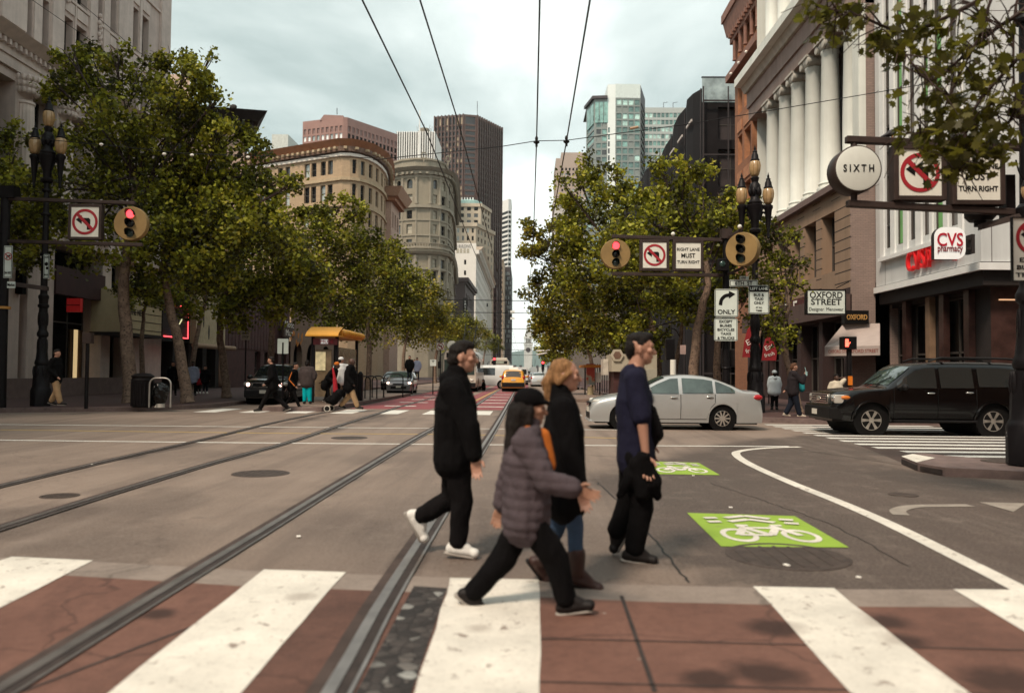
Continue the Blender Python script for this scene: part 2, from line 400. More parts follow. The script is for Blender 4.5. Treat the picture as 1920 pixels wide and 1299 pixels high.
cr = nd(nt, 'ShaderNodeTexVoronoi', feature='DISTANCE_TO_EDGE'); cr.inputs['Scale'].default_value = .30; wv = nd(nt, 'ShaderNodeVectorMath', operation='ADD'); nt.links.new(v, wv.inputs[0])
nn = nd(nt, 'ShaderNodeTexNoise'); nn.inputs['Scale'].default_value = 1.6; nn.inputs['Detail'].default_value = 8; nt.links.new(v, nn.inputs['Vector']); nt.links.new(nn.outputs['Color'], wv.inputs[1]); nt.links.new(wv.outputs[0], cr.inputs['Vector'])
c = mixc(nt, ramp(nt, cr.outputs['Distance'], [(.0, .28), (.005, 0)]), c, (.03, .022, .018))
mp = nd(nt, 'ShaderNodeMapping'); mp.inputs['Scale'].default_value = (1.5, .09, 1); nt.links.new(v, mp.inputs[0]); sk = noi(nt, mp.outputs[0], 1.0, 6, .7, .2)
c = mixc(nt, ramp(nt, sk, [(.36, .34), (.52, 0)]), c, (.07, .05, .042)); c = mixc(nt, ramp(nt, sk, [(.55, 0), (.72, .22)]), c, (.33, .27, .23))
nt.links.new(c, bb.inputs['Base Color']); bb.inputs['Roughness'].default_value = .72; bb.inputs['Specular IOR Level'].default_value = .35; bump(nt, bb, fine, .5, .006)
me = bpy.data.meshes.new('road'); idx = np.arange(nx*ny).reshape(ny, nx)
q_ = np.stack([idx[:-1, :-1], idx[:-1, 1:], idx[1:, 1:], idx[1:, :-1]], -1).reshape(-1, 4).astype(np.int32)
me.vertices.add(nx*ny); me.vertices.foreach_set('co', np.stack([XX, YY, np.full(XX.shape, .0012)], -1).ravel().astype(np.float32)); me.loops.add(q_.size); me.loops.foreach_set('vertex_index', q_.ravel()); me.polygons.add(len(q_)); me.polygons.foreach_set('loop_start', np.arange(0, q_.size, 4, dtype=np.int32)); me.polygons.foreach_set('loop_total', np.full(len(q_), 4, np.int32))
a_ = me.attributes.new('wear', 'FLOAT', 'POINT'); a_.data.foreach_set('value', dk.ravel().astype(np.float32)); me.materials.append(mR); me.update(); me.validate()
o = bpy.data.objects.new('road', me); COL.objects.link(o); struct(o)
sheet('asphalt_patch', [G(1545, 808), G(1700, 871), V((30, 12.6, 0)), V((30, 23.2, 0)), V((8.2, 23.2, 0))], .0026, A_DARK)
# sidewalks : brick top, granite kerb rim
def arc(c, r, a0, a1, n=8): return [(c[0]+r*math.cos(R(a0+(a1-a0)*i/n)), c[1]+r*math.sin(R(a0+(a1-a0)*i/n))) for i in range(n+1)]
def sidewalk(pts, nk, top=BRICKW):
    """pts: outline, its first nk points run along the kerb"""
    b = MB(); rim = []
    c = V((sum(p[0] for p in pts)/len(pts), sum(p[1] for p in pts)/len(pts), 0))
    n = len(pts); inner = [V((*p, 0)) for p in pts]
    for i in range(nk):
        p = V((*pts[i], 0)); a = V((*pts[max(i-1, 0)], 0)); d = V((*pts[min(i+1, nk-1)], 0))
        t = (d-a).normalized(); q = V((-t.y, t.x, 0))
        if sum((V((*pts[k], 0))-p).dot(q) for k in range(n)) < 0: q = -q
        inner[i] = p+q*.18
    b.poly([(p.x, p.y, .146) for p in inner], top)
    for i in range(nk-1):
        p, q, r, s = V((*pts[i], 0)), V((*pts[i+1], 0)), inner[i+1], inner[i]
        b.quad((p.x, p.y, .15), (q.x, q.y, .15), (r.x, r.y, .15), (s.x, s.y, .15), KERB)
        b.quad((p.x, p.y, -.05), (q.x, q.y, -.05), (q.x, q.y, .15), (p.x, p.y, .15), KERB)
        b.quad((s.x, s.y, .14), (r.x, r.y, .14), (r.x, r.y, .15), (s.x, s.y, .15), KERB)
    me = b.build('sidewalk'); 
    bm = bmesh.new(); bm.from_mesh(me.data); bmesh.ops.recalc_face_normals(bm, faces=bm.faces)
    for f in bm.faces:
        if f.normal.z < -.5: f.normal_flip()
    bm.to_mesh(me.data); bm.free()
    return struct(me)
KL, KR, FL, FR = -11.9, 5.2, -21.7, 14.9
left = [(-80, 25.6), (-40, 25.5), (-16.6, 25.4)] + arc((-17.2, 31.2), 5.5, -80, -8) + [(KL, 34), (KL, 60), (KL, 200), (KL-.2, 1300)]
sidewalk(left+[(-80, 1300)], len(left))
right = [(80, 23.3), (30, 23.3), (9.4, 23.5)] + arc((9.6, 27.9), 4.4, -95, -175) + [(KR, 32), (KR, 80), (KR, 300), (KR, 1300)]
sidewalk(right+[(80, 1300)], len(right))
near = [(60, 12.7), (16, 12.6), (9.6, 12.5)] + arc((9.5, 9.4), 3.1, 92, 178) + [(6.35, 6), (6.3, -20)]
sidewalk(near+[(60, -20)], len(near))
# boarding island on the left
isl = [G(575, 770), G(640, 769), G(762, 744.5)]
ix = [(-9.2, 28.0), (-7.15, 28.2), (-6.9, 28.6), (-6.75, 47.5), (-9.0, 47.8)]
b = MB(); b.prism([(x, y, 0) for x, y in ix], (0, 0, .16), mat('island_concrete', (.21, .15, .12), .8, 0, .25, 2), KERB)
struct(b.build('boarding_island', origin=(-8, 38, 0), bevel=.02))
b = MB(); b.mm(2.6, 4.6, 40, 62, 0, .16, mat('island_concrete', (.2, .15, .12))); struct(b.build('boarding_island', origin=(3.6, 50, 0), bevel=.02))
# near crosswalk
far_edge = [(-400, 1040), (20, 1046), (173, 1053), (490, 1071), (650, 1076), (930, 1086), (1200, 1097), (1560, 1105), (1800, 1106), (2300, 1108)]
fe = [G(*p) for p in far_edge]
lowp = [V((p.x*1.0, -6, 0)) for p in (fe[-1], fe[0])]
fe2 = [p - V((0, .40, 0)) for p in fe]
b = MB()
for i in range(len(fe)-1): b.quad((fe[i].x, fe[i].y, .004), (fe[i+1].x, fe[i+1].y, .004), (fe2[i+1].x, fe2[i+1].y, .004), (fe2[i].x, fe2[i].y, .004), CONC)
struct(b.build('gutter_strip'))
sheet('crosswalk', [(p.x, p.y) for p in fe2] + [(fe2[-1].x, -6), (fe2[0].x, -6)], .0045, XW)
# joints in the crosswalk slab
b = MB()
for (a, c) in (((1165, 1118), (1228, 1299)), ((560, 1100), (40, 1299))):
    p, q = G(*a), G(*c); b.quad((p.x-.012, p.y, .0072), (p.x+.012, p.y, .0072), (q.x+.012, q.y, .0072), (q.x-.012, q.y, .0072), STEELD)
for y in (4.35, 3.75): b.quad((-.55, y, .0072), (3.4, y-.12, .0072), (3.4, y-.135, .0072), (-.55, y-.016, .0072), STEELD)
struct(b.build('slab_joint'))
def stripe(q, z=.0085, mt=P_WHITE, name='crosswalk_stripe'):
    """painted bar with slightly ragged edges"""
    a, bb, c, d = [V(p) for p in q]; n = 14; rnd = random.Random(int(a.x*1000) & 9999); L, Rr = [], []
    for i in range(n+1):
        t = i/n; w = (bb-a).length
        l, r = a.lerp(d, t), bb.lerp(c, t); e = (r-l).normalized()
        L.append(l+e*rnd.uniform(-.008, .008)); Rr.append(r+e*rnd.uniform(-.008, .008))
    B = MB()
    for i in range(n): B.quad((L[i].x, L[i].y, z), (Rr[i].x, Rr[i].y, z), (Rr[i+1].x, Rr[i+1].y, z), (L[i+1].x, L[i+1].y, z), mt)
    return struct(B.build(name))
def ext(a, b, y=.5):
    """from a through b on the ground, carried on to depth y"""
    a, b = G(*a), G(*b); t = (y-a.y)/(b.y-a.y); return a.lerp(b, t)
for far_l, far_r, nl, nr in (((22, 1045), (174, 1052), (-262, 1142), (-20, 1152)), ((495, 1069), (648, 1074), (205, 1299), (452, 1299)),
                             ((846, 1085), (1011, 1088), (778, 1299), (1014, 1299)), ((1413, 1101), (1562, 1104), (1594, 1299), (1812, 1299)), ((1788, 1106), (1960, 1108), (2010, 1240), (2280, 1252))):
    stripe([G(*far_l), G(*far_r), ext(far_r, nr), ext(far_l, nl)])
# rails : groove, head
def ribbon(B, pts, w, z, mt, off=0):
    pts = [V(p) for p in pts]; n = len(pts); L, Rr = [], []
    for i, p in enumerate(pts):
        t = (pts[min(i+1, n-1)]-pts[max(i-1, 0)]); t.z = 0; t.normalize(); q = V((t.y, -t.x, 0))
        L.append(p+q*(off-w/2)); Rr.append(p+q*(off+w/2))
    for i in range(n-1): B.quad((L[i].x, L[i].y, z), (Rr[i].x, Rr[i].y, z), (Rr[i+1].x, Rr[i+1].y, z), (L[i+1].x, L[i+1].y, z), mt)
def railpts(pp, far=True):
    g = [G(*p) for p in pp]; g = [g[0]-(g[1]-g[0])*(1.2 if g[0].y < 5 else .6)]+g
    pts = catmull(g, 5)
    if far: pts += [V((g[-1].x+(0), y, 0)) for y in (60, 120, 300)]
    return pts
rails = [[(0, 912), (230, 858), (400, 820), (520, 791), (640, 767), (738, 748)], [(0, 991), (200, 928), (400, 868), (540, 830), (640, 797), (745, 764)],
         [(25, 1280), (250, 1143), (500, 991), (660, 893), (795, 813), (880, 768)], [(618, 1299), (780, 1026), (921, 812), (947, 768)]]
for i, pp in enumerate(rails):
    pts = railpts(pp); B = MB()
    ribbon(B, pts, .20, .0105, mat('rail_bed', (.075, .05, .042), .85, 0, .4, 3))
    ribbon(B, pts, .055, .013, STEELD, .055); ribbon(B, pts, .02, .015, STEEL, .095)
    for k in range(len(pts)-1):   # rail head as a real bar
        pass
    ribbon(B, pts, .062, .018, STEEL, 0)
    struct(B.build('tram_rail'))
# dark cobble patch beside the near rail
COB, nt, bb = newmat('cobble'); v = coords(nt); vo = nd(nt, 'ShaderNodeTexVoronoi'); vo.inputs['Scale'].default_value = 13; nt.links.new(v, vo.inputs['Vector']); ve = nd(nt, 'ShaderNodeTexVoronoi', feature='DISTANCE_TO_EDGE'); ve.inputs['Scale'].default_value = 13; nt.links.new(v, ve.inputs['Vector'])
sx_ = nd(nt, 'ShaderNodeSeparateColor'); nt.links.new(vo.outputs['Color'], sx_.inputs[0])
c = ramp(nt, sx_.outputs[0], [(0, (.014, .011, .010)), (.6, (.05, .040, .036)), (.88, (.11, .095, .085)), (1, (.30, .30, .28))]); c = mixc(nt, ramp(nt, ve.outputs[0], [(.02, 1), (.09, 0)]), c, (.010, .007, .006)); c = mixc(nt, ramp(nt, noi(nt, v, 5, 5), [(.4, 0), (.7, .7)]), c, (.02, .014, .012))
nt.links.new(c, bb.inputs['Base Color']); bb.inputs['Roughness'].default_value = .75; bump(nt, bb, ve.outputs[0], .7, .03)
sheet('cobble_patch', [G(776, 1100), G(838, 1104), G(772, 1299), ext((838, 1104), (772, 1299), 2.2), ext((776, 1100), (668, 1299), 2.2), G(668, 1299)], .0075, COB)
# lines across the intersection
def line(pp, w, mt, z=.004, sub=6, name='lane_line'):
    B = MB(); ribbon(B, catmull([G(*p) for p in pp], sub), w, z, mt); return struct(B.build(name))
line([(-200, 794), (130, 797), (450, 800), (800, 803), (1180, 806)], .13, P_FAR)
line([(-200, 823), (0, 825), (350, 829), (700, 832), (1100, 835), (1480, 837)], .14, P_FAR)
line([(-200, 804), (100, 807), (500, 812), (860, 815), (1180, 822)], .13, P_YEL)
line([(1500, 838), (1440, 840), (1392, 845), (1380, 852), (1405, 870), (1480, 904), (1570, 940), (1640, 970), (1710, 1003), (1790, 1043), (1860, 1078), (1960, 1130)], .15, P_WHITE, .0065, 8, 'turn_lane_line')
# turn arrow
B = MB(); pts = catmull([G(1690, 966), G(1684, 957), G(1710, 950), G(1760, 948.5), G(1820, 948)], 6); ribbon(B, pts, .16, .0065, P_WORN)
B.poly([(p.x, p.y, .0065) for p in (G(1836, 942), G(1925, 944), G(1900, 960))], P_WORN); struct(B.build('turn_arrow'))
# far crosswalks
for i in range(9):
    x = -11.2+i*1.55
    if x < 4.4: stripe([(x, 29.6, 0), (x+.75, 29.6, 0), (x+.75, 26.9, 0), (x, 26.9, 0)], .005, P_FAR)
for i in range(13):
    y = 13.5+i*.78; stripe([(6.9-.22*(y-13)*0.0+max(0, (16-y))*.25, y, 0), (6.9+max(0, (16-y))*.25, y+.34, 0), (11.6, y+.34, 0), (11.6, y, 0)], .006, P_FAR)
# red transit lanes
sheet('red_lane', [(-6.7, 30.5), (-3.6, 30.5), (-3.6, 150), (-6.7, 150)], .004, P_RED)
sheet('red_lane', [(-3.1, 30.5), (.4, 30.5), (.4, 150), (-3.1, 150)], .004, P_RED)
line([(880, 757), (945, 725)], .14, P_YEL, .008)
B = MB()
for y in (33, 37, 41, 46, 52, 60):
    for x in (-5.8, -2.0): B.quad((x, y, .008), (x+1.3, y, .008), (x+1.3, y+.5, .008), (x, y+.5, .008), P_FAR)
struct(B.build('lane_lettering'))
# green bicycle boxes with the symbol
def ellipse_ring(B, c, rx, ry, t, z, mt, n=28):
    for i in range(n):
        a, d = 2*math.pi*i/n, 2*math.pi*(i+1)/n
        B.quad(*[(c[0]+math.cos(q)*(rx-k*t), c[1]+math.sin(q)*(ry-k*t), z) for q, k in ((a, 0), (d, 0), (d, 1), (a, 1))], mt)
def bike_box(q):
    a, b_, c, d = [G(*p) for p in q]     # far-left, far-right, near-right, near-left
    B = MB(); B.poly([(p.x, p.y, .0062) for p in (d, c, b_, a)], P_GRN)
    def uv(u, v): 
        p = d.lerp(c, u).lerp(a.lerp(b_, u), v); return p
    z = .0098; W = (c-d).length; H = (a-d).length; k = .045
    cnt = [0]
    def seg(p, q, w=.075):
        cnt[0] += 1; z = .0098+.0005*cnt[0]
        P, Q = uv(*p), uv(*q); t = (Q-P).normalized(); n = V((t.y, -t.x, 0))*w/2
        B.quad(*[(r.x, r.y, z) for r in (P-n, P+n, Q+n, Q-n)], P_WHITE)
    for cu in (.25, .76):
        for i in range(26):
            t0, t1 = 2*math.pi*i/26, 2*math.pi*(i+1)/26; r = []
            for t, f in ((t0, 1), (t1, 1), (t1, .70), (t0, .70)):
                p = uv(cu+.15*f*math.cos(t), .30+.19*f*math.sin(t)); r.append((p.x, p.y, z))
            B.quad(*r, P_WHITE)
    for s in (((.25, .30), (.36, .52)), ((.36, .52), (.64, .52)), ((.64, .52), (.52, .30)), ((.52, .30), (.36, .52)), ((.52, .30), (.25, .30)), ((.76, .30), (.62, .58)), ((.62, .60), (.72, .60)), ((.31, .58), (.42, .58)), ((.34, .52), (.36, .58))): seg(*s)
    for dv in (.70, .82):
        seg((.30, dv), (.5, dv+.09), .09); seg((.5, dv+.09), (.70, dv), .09)
        seg((.10, dv-.03), (.22, dv-.01), .09); seg((.78, dv-.01), (.90, dv-.03), .09)
    return struct(B.build('bicycle_marking'))
bike_box([(1288, 962), (1490, 968), (1592, 1027), (1352, 1025)])
bike_box([(1212, 865), (1310, 868), (1350, 891), (1222, 889)])
TAR = mat('tar_seam', (.022, .015, .013), .5, 0, .4, 3)
def seam(pp, w, seed):
    rnd = random.Random(seed); pts = catmull([G(*p) for p in pp], 10); w *= .6; B = MB()
    pts = [p+V((rnd.uniform(-.02, .02), rnd.uniform(-.03, .03), 0)) for p in pts]; ribbon(B, pts, w, .0034, TAR); struct(B.build('tar_seam'))
seam([(1432, 832), (1520, 846), (1600, 858), (1690, 872)], .035, 1); seam([(1120, 905), (1180, 960), (1240, 1030), (1290, 1092)], .03, 2); seam([(700, 848), (1000, 850), (1180, 858)], .03, 5); seam([(1330, 905), (1420, 935), (1560, 985), (1700, 1060)], .02, 6)
# manhole covers
def manhole(px, py, rpx, label, lift=.003, col=IRON):
    p = G(px, py); r = rpx/1500*p.y; B = MB()
    B.lathe([(r*1.0, 0), (r*.98, .006), (r*.9, .006), (r*.88, .003), (1e-4, .003)], col, n=32)
    for i in range(-3, 4): 
        if r > .2: 
            h = math.sqrt(max(.01, .8-(i*.25)**2))*r*.85
            B.mm(i*r*.25-.012, i*r*.25+.012, -h, h, .0025, .0055, col)
    o = B.build('manhole_cover', origin=(0, 0, 0)); o.location = (p.x, p.y, lift); tag(o, label, 'manhole cover')
manhole(1476, 1043, 112, 'large round iron manhole cover just below the near green bicycle marking')
manhole(489, 888, 53, 'round iron manhole cover between the two pairs of tram rails')
manhole(112, 930, 34, 'worn round iron cover at far left between the left tram rails')
manhole(1694, 928, 26, 'small dark iron cover near the white turn arrow on the right')
manhole(655, 821, 34, 'flat iron cover by the white lines across the middle of the intersection')
# storm drain inlet where the near right kerb begins
pp = [G(1690, 870), G(1722, 884), G(1772, 893), V((6.9, 11.2, 0)), V((7.9, 12.3, 0)), G(1775, 868), G(1725, 862)]
B = MB(); B.prism([(p.x, p.y, .0) for p in pp], (0, 0, .125), KERB)
for i, (a, c) in enumerate(((0, 1), (1, 2))):
    a, c = pp[a], pp[c]; d = (c-a).normalized(); n_ = V((d.y, -d.x, 0)); B.obox(a+d*.05+n_*.012+V((0, 0, .015)), d*((c-a).length-.1), n_*-.02, V((0, 0, .075)), STEELD)
B.poly([(p.x, p.y, .129) for p in (pp[0], pp[0].lerp(pp[1], .9), pp[0].lerp(pp[4], .25), pp[0].lerp(pp[6], .6))], P_WHITE)
B.lathe([(.30, .125), (.30, .135), (1e-3, .137)], IRON, (pp[4].x-.55, pp[4].y+.15, 0), 18)
o = B.build('storm_drain', origin=tuple(pp[2])); tag(o, 'stone capped storm drain inlet at the near right corner kerb', 'storm drain')
# litter specks
LIT = mat('litter_paper', (.75, .72, .66), .8)
B = MB()
rnd = random.Random(3)
for px, py in ((112, 772), (232, 769), (172, 872), (1370, 953), (1475, 1062), (1090, 868), (560, 1008), (1300, 893), (1610, 1085)):
    p = G(px, py); B.box((p.x, p.y, .013), (rnd.uniform(.025, .06), rnd.uniform(.02, .04), .012), LIT, rnd.uniform(0, 3))
o = B.build('litter', bevel=.004); o['kind'] = 'stuff'; o['label'] = 'scraps of white litter strewn over the asphalt'; o['category'] = 'litter'
# hills across the bay
m, nt, bb = newmat('hill'); bb.inputs['Base Color'].default_value = (.07, .10, .09, 1); bb.inputs['Roughness'].default_value = .9
B = MB(); n = 80; top = []
for i in range(n+1):
    x = -3200+6400*i/n; top.append((x, 5200, 150+70*noise.noise((x*.0012, 3, 0))+30*noise.noise((x*.006, 9, 0))))
for i in range(n):
    a, c = top[i], top[i+1]
    B.quad((a[0], 4400, -1), (c[0], 4400, -1), c, a, m); B.quad(a, c, (c[0], 6400, -1), (a[0], 6400, -1), m)
struct(B.build('hills', smooth=60))
# ================================================================ PEOPLE
PLA = mat('black_trim', (.016, .014, .014), .6, 0, .1)
SKIN = mat('skin', (.40, .21, .145), .5, 0, .08, 9, .05); SKIN2 = mat('skin_tan', (.30, .155, .10), .5, 0, .08, 9); SKIN3 = mat('skin_dark', (.10, .05, .035), .5, 0, .1, 9)
def cloth(name, col, var=.2): return mat('cloth_'+name, col, .9, 0, var, 5, .35, 60, spec=.15)
C_BLK = cloth('black', (.010, .009, .010)); C_BLK2 = cloth('soft_black', (.014, .012, .013)); C_NAVY = cloth('navy', (.016, .016, .038)); C_JEAN = cloth('jeans', (.045, .075, .13)); C_QUILT = cloth('plum_grey', (.10, .078, .088)); C_ORG = cloth('orange', (.50, .14, .025)); C_PUR = cloth('purple', (.06, .025, .10))
C_TEAL = cloth('teal', (.0, .42, .46), .1); C_GREY = cloth('grey_brown', (.085, .065, .062)); C_TAN = cloth('tan', (.34, .22, .12)); C_WHT = cloth('white', (.68, .68, .67), .06); C_HOOD = cloth('pale_blue', (.56, .64, .68), .06); C_RED = cloth('red', (.35, .02, .03)); C_DJ = cloth('dark_jeans', (.014, .018, .03)); C_BLUE = cloth('shirt_blue', (.33, .38, .52)); C_CREAM = cloth('cream', (.52, .46, .36))
def hairmat(name, col):
    m, nt, b = newmat(name); v = coords(nt); mp = nd(nt, 'ShaderNodeMapping'); mp.inputs['Scale'].default_value = (75, 75, 7); mp.inputs['Rotation'].default_value = (.25, .3, 0); nt.links.new(v, mp.inputs[0])
    n = noi(nt, mp.outputs[0], 1.0, 5, .7, .6); nt.links.new(mixc(nt, ramp(nt, n, [(.3, 0), (.7, 1)]), sc(col, .35), sc(col, 1.6)), b.inputs['Base Color'])
    b.inputs['Roughness'].default_value = .6; b.inputs['Specular IOR Level'].default_value = .2; bump(nt, b, n, 1.0, .012); return m
H_DK = hairmat('hair_dark', (.010, .007, .006)); H_BLD = hairmat('hair_blonde', (.26, .135, .058)); H_BRN = hairmat('hair_brown', (.10, .045, .024))
SH_W = mat('shoe_white', (.66, .64, .60), .6, 0, .12, 14, .2); SH_D = mat('shoe_dark', (.022, .016, .015), .6); SH_B = mat('boot_brown', (.055, .022, .017), .55, 0, .3, 8); SOLE = mat('sole', (.30, .27, .24), .8)
EYE = mat('eye_dark', (.012, .009, .008), .2)
def solid(name, parent, prims, mt, vox, base, fold=0, smooth=3, seed=0, foldscale=9, quilt=0):
    """fuse overlapping primitives into one continuous skin"""
    B = MB()
    for p in prims:
        if p[0] == 'c': B.caps(p[1], p[2], p[3], p[4], mt, *(p[5:7] if len(p) > 5 else ()))
        else: B.ell(p[1], p[2], mt, p[3] if len(p) > 3 else None, 18, 12)
    me = B.mesh('tmp')
    me2 = evalmesh(me, [('REMESH', dict(mode='VOXEL', voxel_size=vox)), ('SMOOTH', dict(factor=.5, iterations=smooth))], name)
    bpy.data.meshes.remove(me)
    n = len(me2.vertices); co = np.empty(n*3, np.float32); me2.vertices.foreach_get('co', co); co = co.reshape(-1, 3).astype(float)
    if fold:
        nr = np.empty(n*3, np.float32); me2.vertices.foreach_get('normal', nr); nr = nr.reshape(-1, 3)
        f = np.array([noise.fractal(V((p[0]*foldscale+seed, p[1]*foldscale, p[2]*foldscale*.55)), .9, 2, 3) for p in co]); co += nr*(f*fold)[:, None]
    if quilt:
        nr = np.empty(n*3, np.float32); me2.vertices.foreach_get('normal', nr); nr = nr.reshape(-1, 3); co += nr*(np.abs(np.sin(co[:, 2]*math.pi/.062+co[:, 0]*3))*quilt)[:, None]
    co -= np.array(base); me2.vertices.foreach_set('co', co.ravel().astype(np.float32)); me2.materials.clear(); me2.materials.append(mt)
    me2.polygons.foreach_set('material_index', [0]*len(me2.polygons)); me2.polygons.foreach_set('use_smooth', [True]*len(me2.polygons)); me2.update()
    o = bpy.data.objects.new(name, me2); COL.objects.link(o); o.parent = parent; return o
def hand_prims(w, d, lat, s, curl=.6, thumb=None):
    """palm, four bent fingers and a thumb; w wrist, d direction of the hand, lat across the palm"""
    d = V(d).normalized(); lat = V(lat); lat = (lat-d*lat.dot(d)).normalized(); nrm = d.cross(lat); P = []
    if thumb is None: thumb = 1
    k = w+d*.085*s
    for t in (-1.0, -.33, .33, 1.0): P.append(('c', w+d*.015*s+lat*t*.016*s, k+lat*t*.030*s, .016*s, .0115*s))
    for t, L in ((-1.0, .070), (-.33, .088), (.33, .094), (1.0, .080)):
        a = k+lat*t*.031*s; m_ = a+(d*math.cos(curl*.5)+nrm*math.sin(curl*.5)).normalized()*L*.52*s; e = m_+(d*math.cos(curl*1.6)+nrm*math.sin(curl*1.6)+lat*t*.12).normalized()*L*.55*s
        P += [('c', a, m_, .0088*s, .0080*s), ('c', m_, e, .0080*s, .0066*s)]
    a = w+d*.025*s+lat*.026*s*thumb; m_ = a+(d*.6+lat*thumb*.7+nrm*.35).normalized()*.042*s; e = m_+(d*.9+lat*thumb*.15+nrm*.45).normalized()*.034*s
    P += [('c', a, m_, .0135*s, .0115*s), ('c', m_, e, .0115*s, .009*s)]
    return P
def person(label, D, J, cloths, face=(1, 0, 0), skin=SKIN, hair=H_DK, hairstyle='short', s=1.0, vox=.008, fine=True, foot_z=None, group=None, headturn=None, extra=None):
    """J: pixel joints (px, py[, depth offset]); the near side of the body is N, the far side F"""
    q = lambda k: (PD(J[k][0], J[k][1], D+(J[k][2] if len(J[k]) > 2 else 0)))
    face = V(face).normalized(); latv = V((0, 0, 1)).cross(face); side = abs(face.x) > .7
    j = {k: q(k) for k in J}
    def off(k, dy):
        if side and len(J[k]) < 3: j[k] = j[k]+V((0, dy, 0))
    for k, dy in (('shN', -.17), ('elN', -.23), ('haN', -.23), ('shF', .17), ('elF', .23), ('haF', .23), ('hipN', -.085), ('knN', -.09), ('anN', -.09), ('toN', -.10), ('hipF', .085), ('knF', .09), ('anF', .09), ('toF', .10)):
        if k in j: off(k, dy*s)
    hip = (j['hipN']+j['hipF'])/2; neck = j['neck']; head = j['head']; sh = (j['shN']+j['shF'])/2
    z0 = min(min(j['toN'].z, j['toF'].z)-.035, j['anN'].z, j['anF'].z) if foot_z is None else foot_z
    base = V((hip.x, hip.y, z0)); t = thing('person', label, 'person', base, 0, group)
    up = (neck-hip).normalized(); chest = sh.lerp(hip, .28); waist = sh.lerp(hip, .68)
    lat = (j['shF']-j['shN']).normalized()
    hf = V(headturn).normalized() if headturn else face; hu = V((0, 0, 1)); hl = hu.cross(hf)
    HM = Matrix((hf, hl, hu)).transposed(); hp = lambda x, y, z: head+HM @ V((x*s, y*s, z*s))
    # body: one continuous skin
    P = [('c', hip+latv*0, waist, .115*s, .105*s, lat, 1.35), ('c', waist, chest, .105*s, .118*s, lat, 1.4), ('c', chest, sh, .115*s, .075*s, lat, 1.55), ('c', neck-up*.05*s, head-hu*.05*s-hf*.015*s, .064*s, .056*s), ('c', neck-up*.03*s-lat*.05*s, neck-up*.03*s+lat*.05*s, .05*s, .05*s)]
    for n in 'NF':
        P += [('c', j['sh'+n], j['el'+n], .052*s, .04*s), ('c', j['el'+n], j['ha'+n], .040*s, .026*s), ('c', j['hip'+n], j['kn'+n], .085*s, .055*s), ('c', j['kn'+n], j['an'+n], .054*s, .038*s), ('c', j['an'+n]-V((0, 0, .03*s)), j['an'+n].lerp(j['to'+n], .7)-V((0, 0, .012*s)), .026*s, .016*s), ('c', sh.lerp(j['sh'+n], .3), j['sh'+n], .07*s, .055*s)]
        if fine: P += hand_prims(j['ha'+n], (j['ha'+n]-j['el'+n]), face if side else latv, s*1.0, .42+.25*(n == 'F'), 1)
        else: P += [('c', j['ha'+n], j['ha'+n]+(j['ha'+n]-j['el'+n]).normalized()*.10*s, .032*s, .028*s)]
    P += [('e', hp(-.008, 0, .03), (.100*s, .076*s, .095*s), HM), ('e', hp(.03, 0, -.035), (.062*s, .056*s, .075*s), HM), ('c', hp(.05, .0, -.085), hp(.066, 0, -.082), .026*s, .022*s, latv, 1.4), ('c', hp(.088, 0, .018), hp(.108, 0, -.022), .011*s, .017*s),
          ('c', hp(.080, -.035, .033), hp(.080, .035, .033), .017*s, .017*s), ('c', hp(.086, -.018, -.053), hp(.086, .018, -.053), .0105*s, .0105*s), ('c', hp(.066, -.05, -.008), hp(.066, .05, -.008), .022*s, .022*s)]
    for yy in (-1, 1): P.append(('e', hp(-.012, yy*.079, -.002), (.017*s, .009*s, .029*s), HM))
    solid('body', t, P, skin, .0058 if fine else .016, base, 0, 2)
    if fine:
        for yy in (-1, 1): B = MB(); B.ell(hp(.083, yy*.032, .012), (.009*s, .016*s, .009*s), EYE, HM, 10, 6); B.build('eye', t, 60); B = MB(); B.tube([hp(.088, yy*.015, .038), hp(.091, yy*.032, .043), hp(.078, yy*.052, .036)], .005*s, hair, 5); B.build('eyebrow', t, 60)
        B = MB(); B.tube([hp(.088, -.024, -.056), hp(.0965, 0, -.055), hp(.088, .024, -.056)], .0052*s, mat('lips', (.24, .085, .07), .5), 5); B.build('mouth', t, 60)
    # hair
    hz = [('e', hp(-.022, 0, .055), (.094*s, .081*s, .080*s), HM), ('e', hp(-.055, 0, .005), (.060*s, .076*s, .082*s), HM), ('c', hp(.034, -.045, .088), hp(.034, .045, .088), .026*s, .026*s)]
    if hairstyle == 'short': hz += [('e', hp(.01, 0, .10), (.085*s, .07*s, .045*s), HM), ('c', hp(-.085, 0, -.02), hp(-.075, 0, -.065), .045*s, .03*s, hl, 1.3)]
    if hairstyle == 'fade': hz = [('e', hp(-.012, 0, .078), (.094*s, .076*s, .056*s), HM), ('e', hp(.035, 0, .100), (.060*s, .056*s, .034*s), HM), ('e', hp(-.06, 0, .02), (.052*s, .074*s, .075*s), HM), ('c', hp(-.07, 0, -.01), hp(-.07, 0, -.05), .045*s, .03*s, hl, 1.3), ('e', hp(-.005, 0, .045), (.06*s, .080*s, .04*s), HM)]
    if hairstyle == 'pony': hz = hz[:2]+[('c', hp(-.085, 0, .02), hp(-.135, 0, -.05), .05*s, .045*s), ('c', hp(-.13, 0, -.05), hp(-.115, 0, -.19), .045*s, .03*s), ('c', hp(.03, -.078, .03), hp(-.05, -.07, -.04), .02*s, .025*s), ('c', hp(.03, .078, .03), hp(-.05, .07, -.04), .02*s, .025*s)]
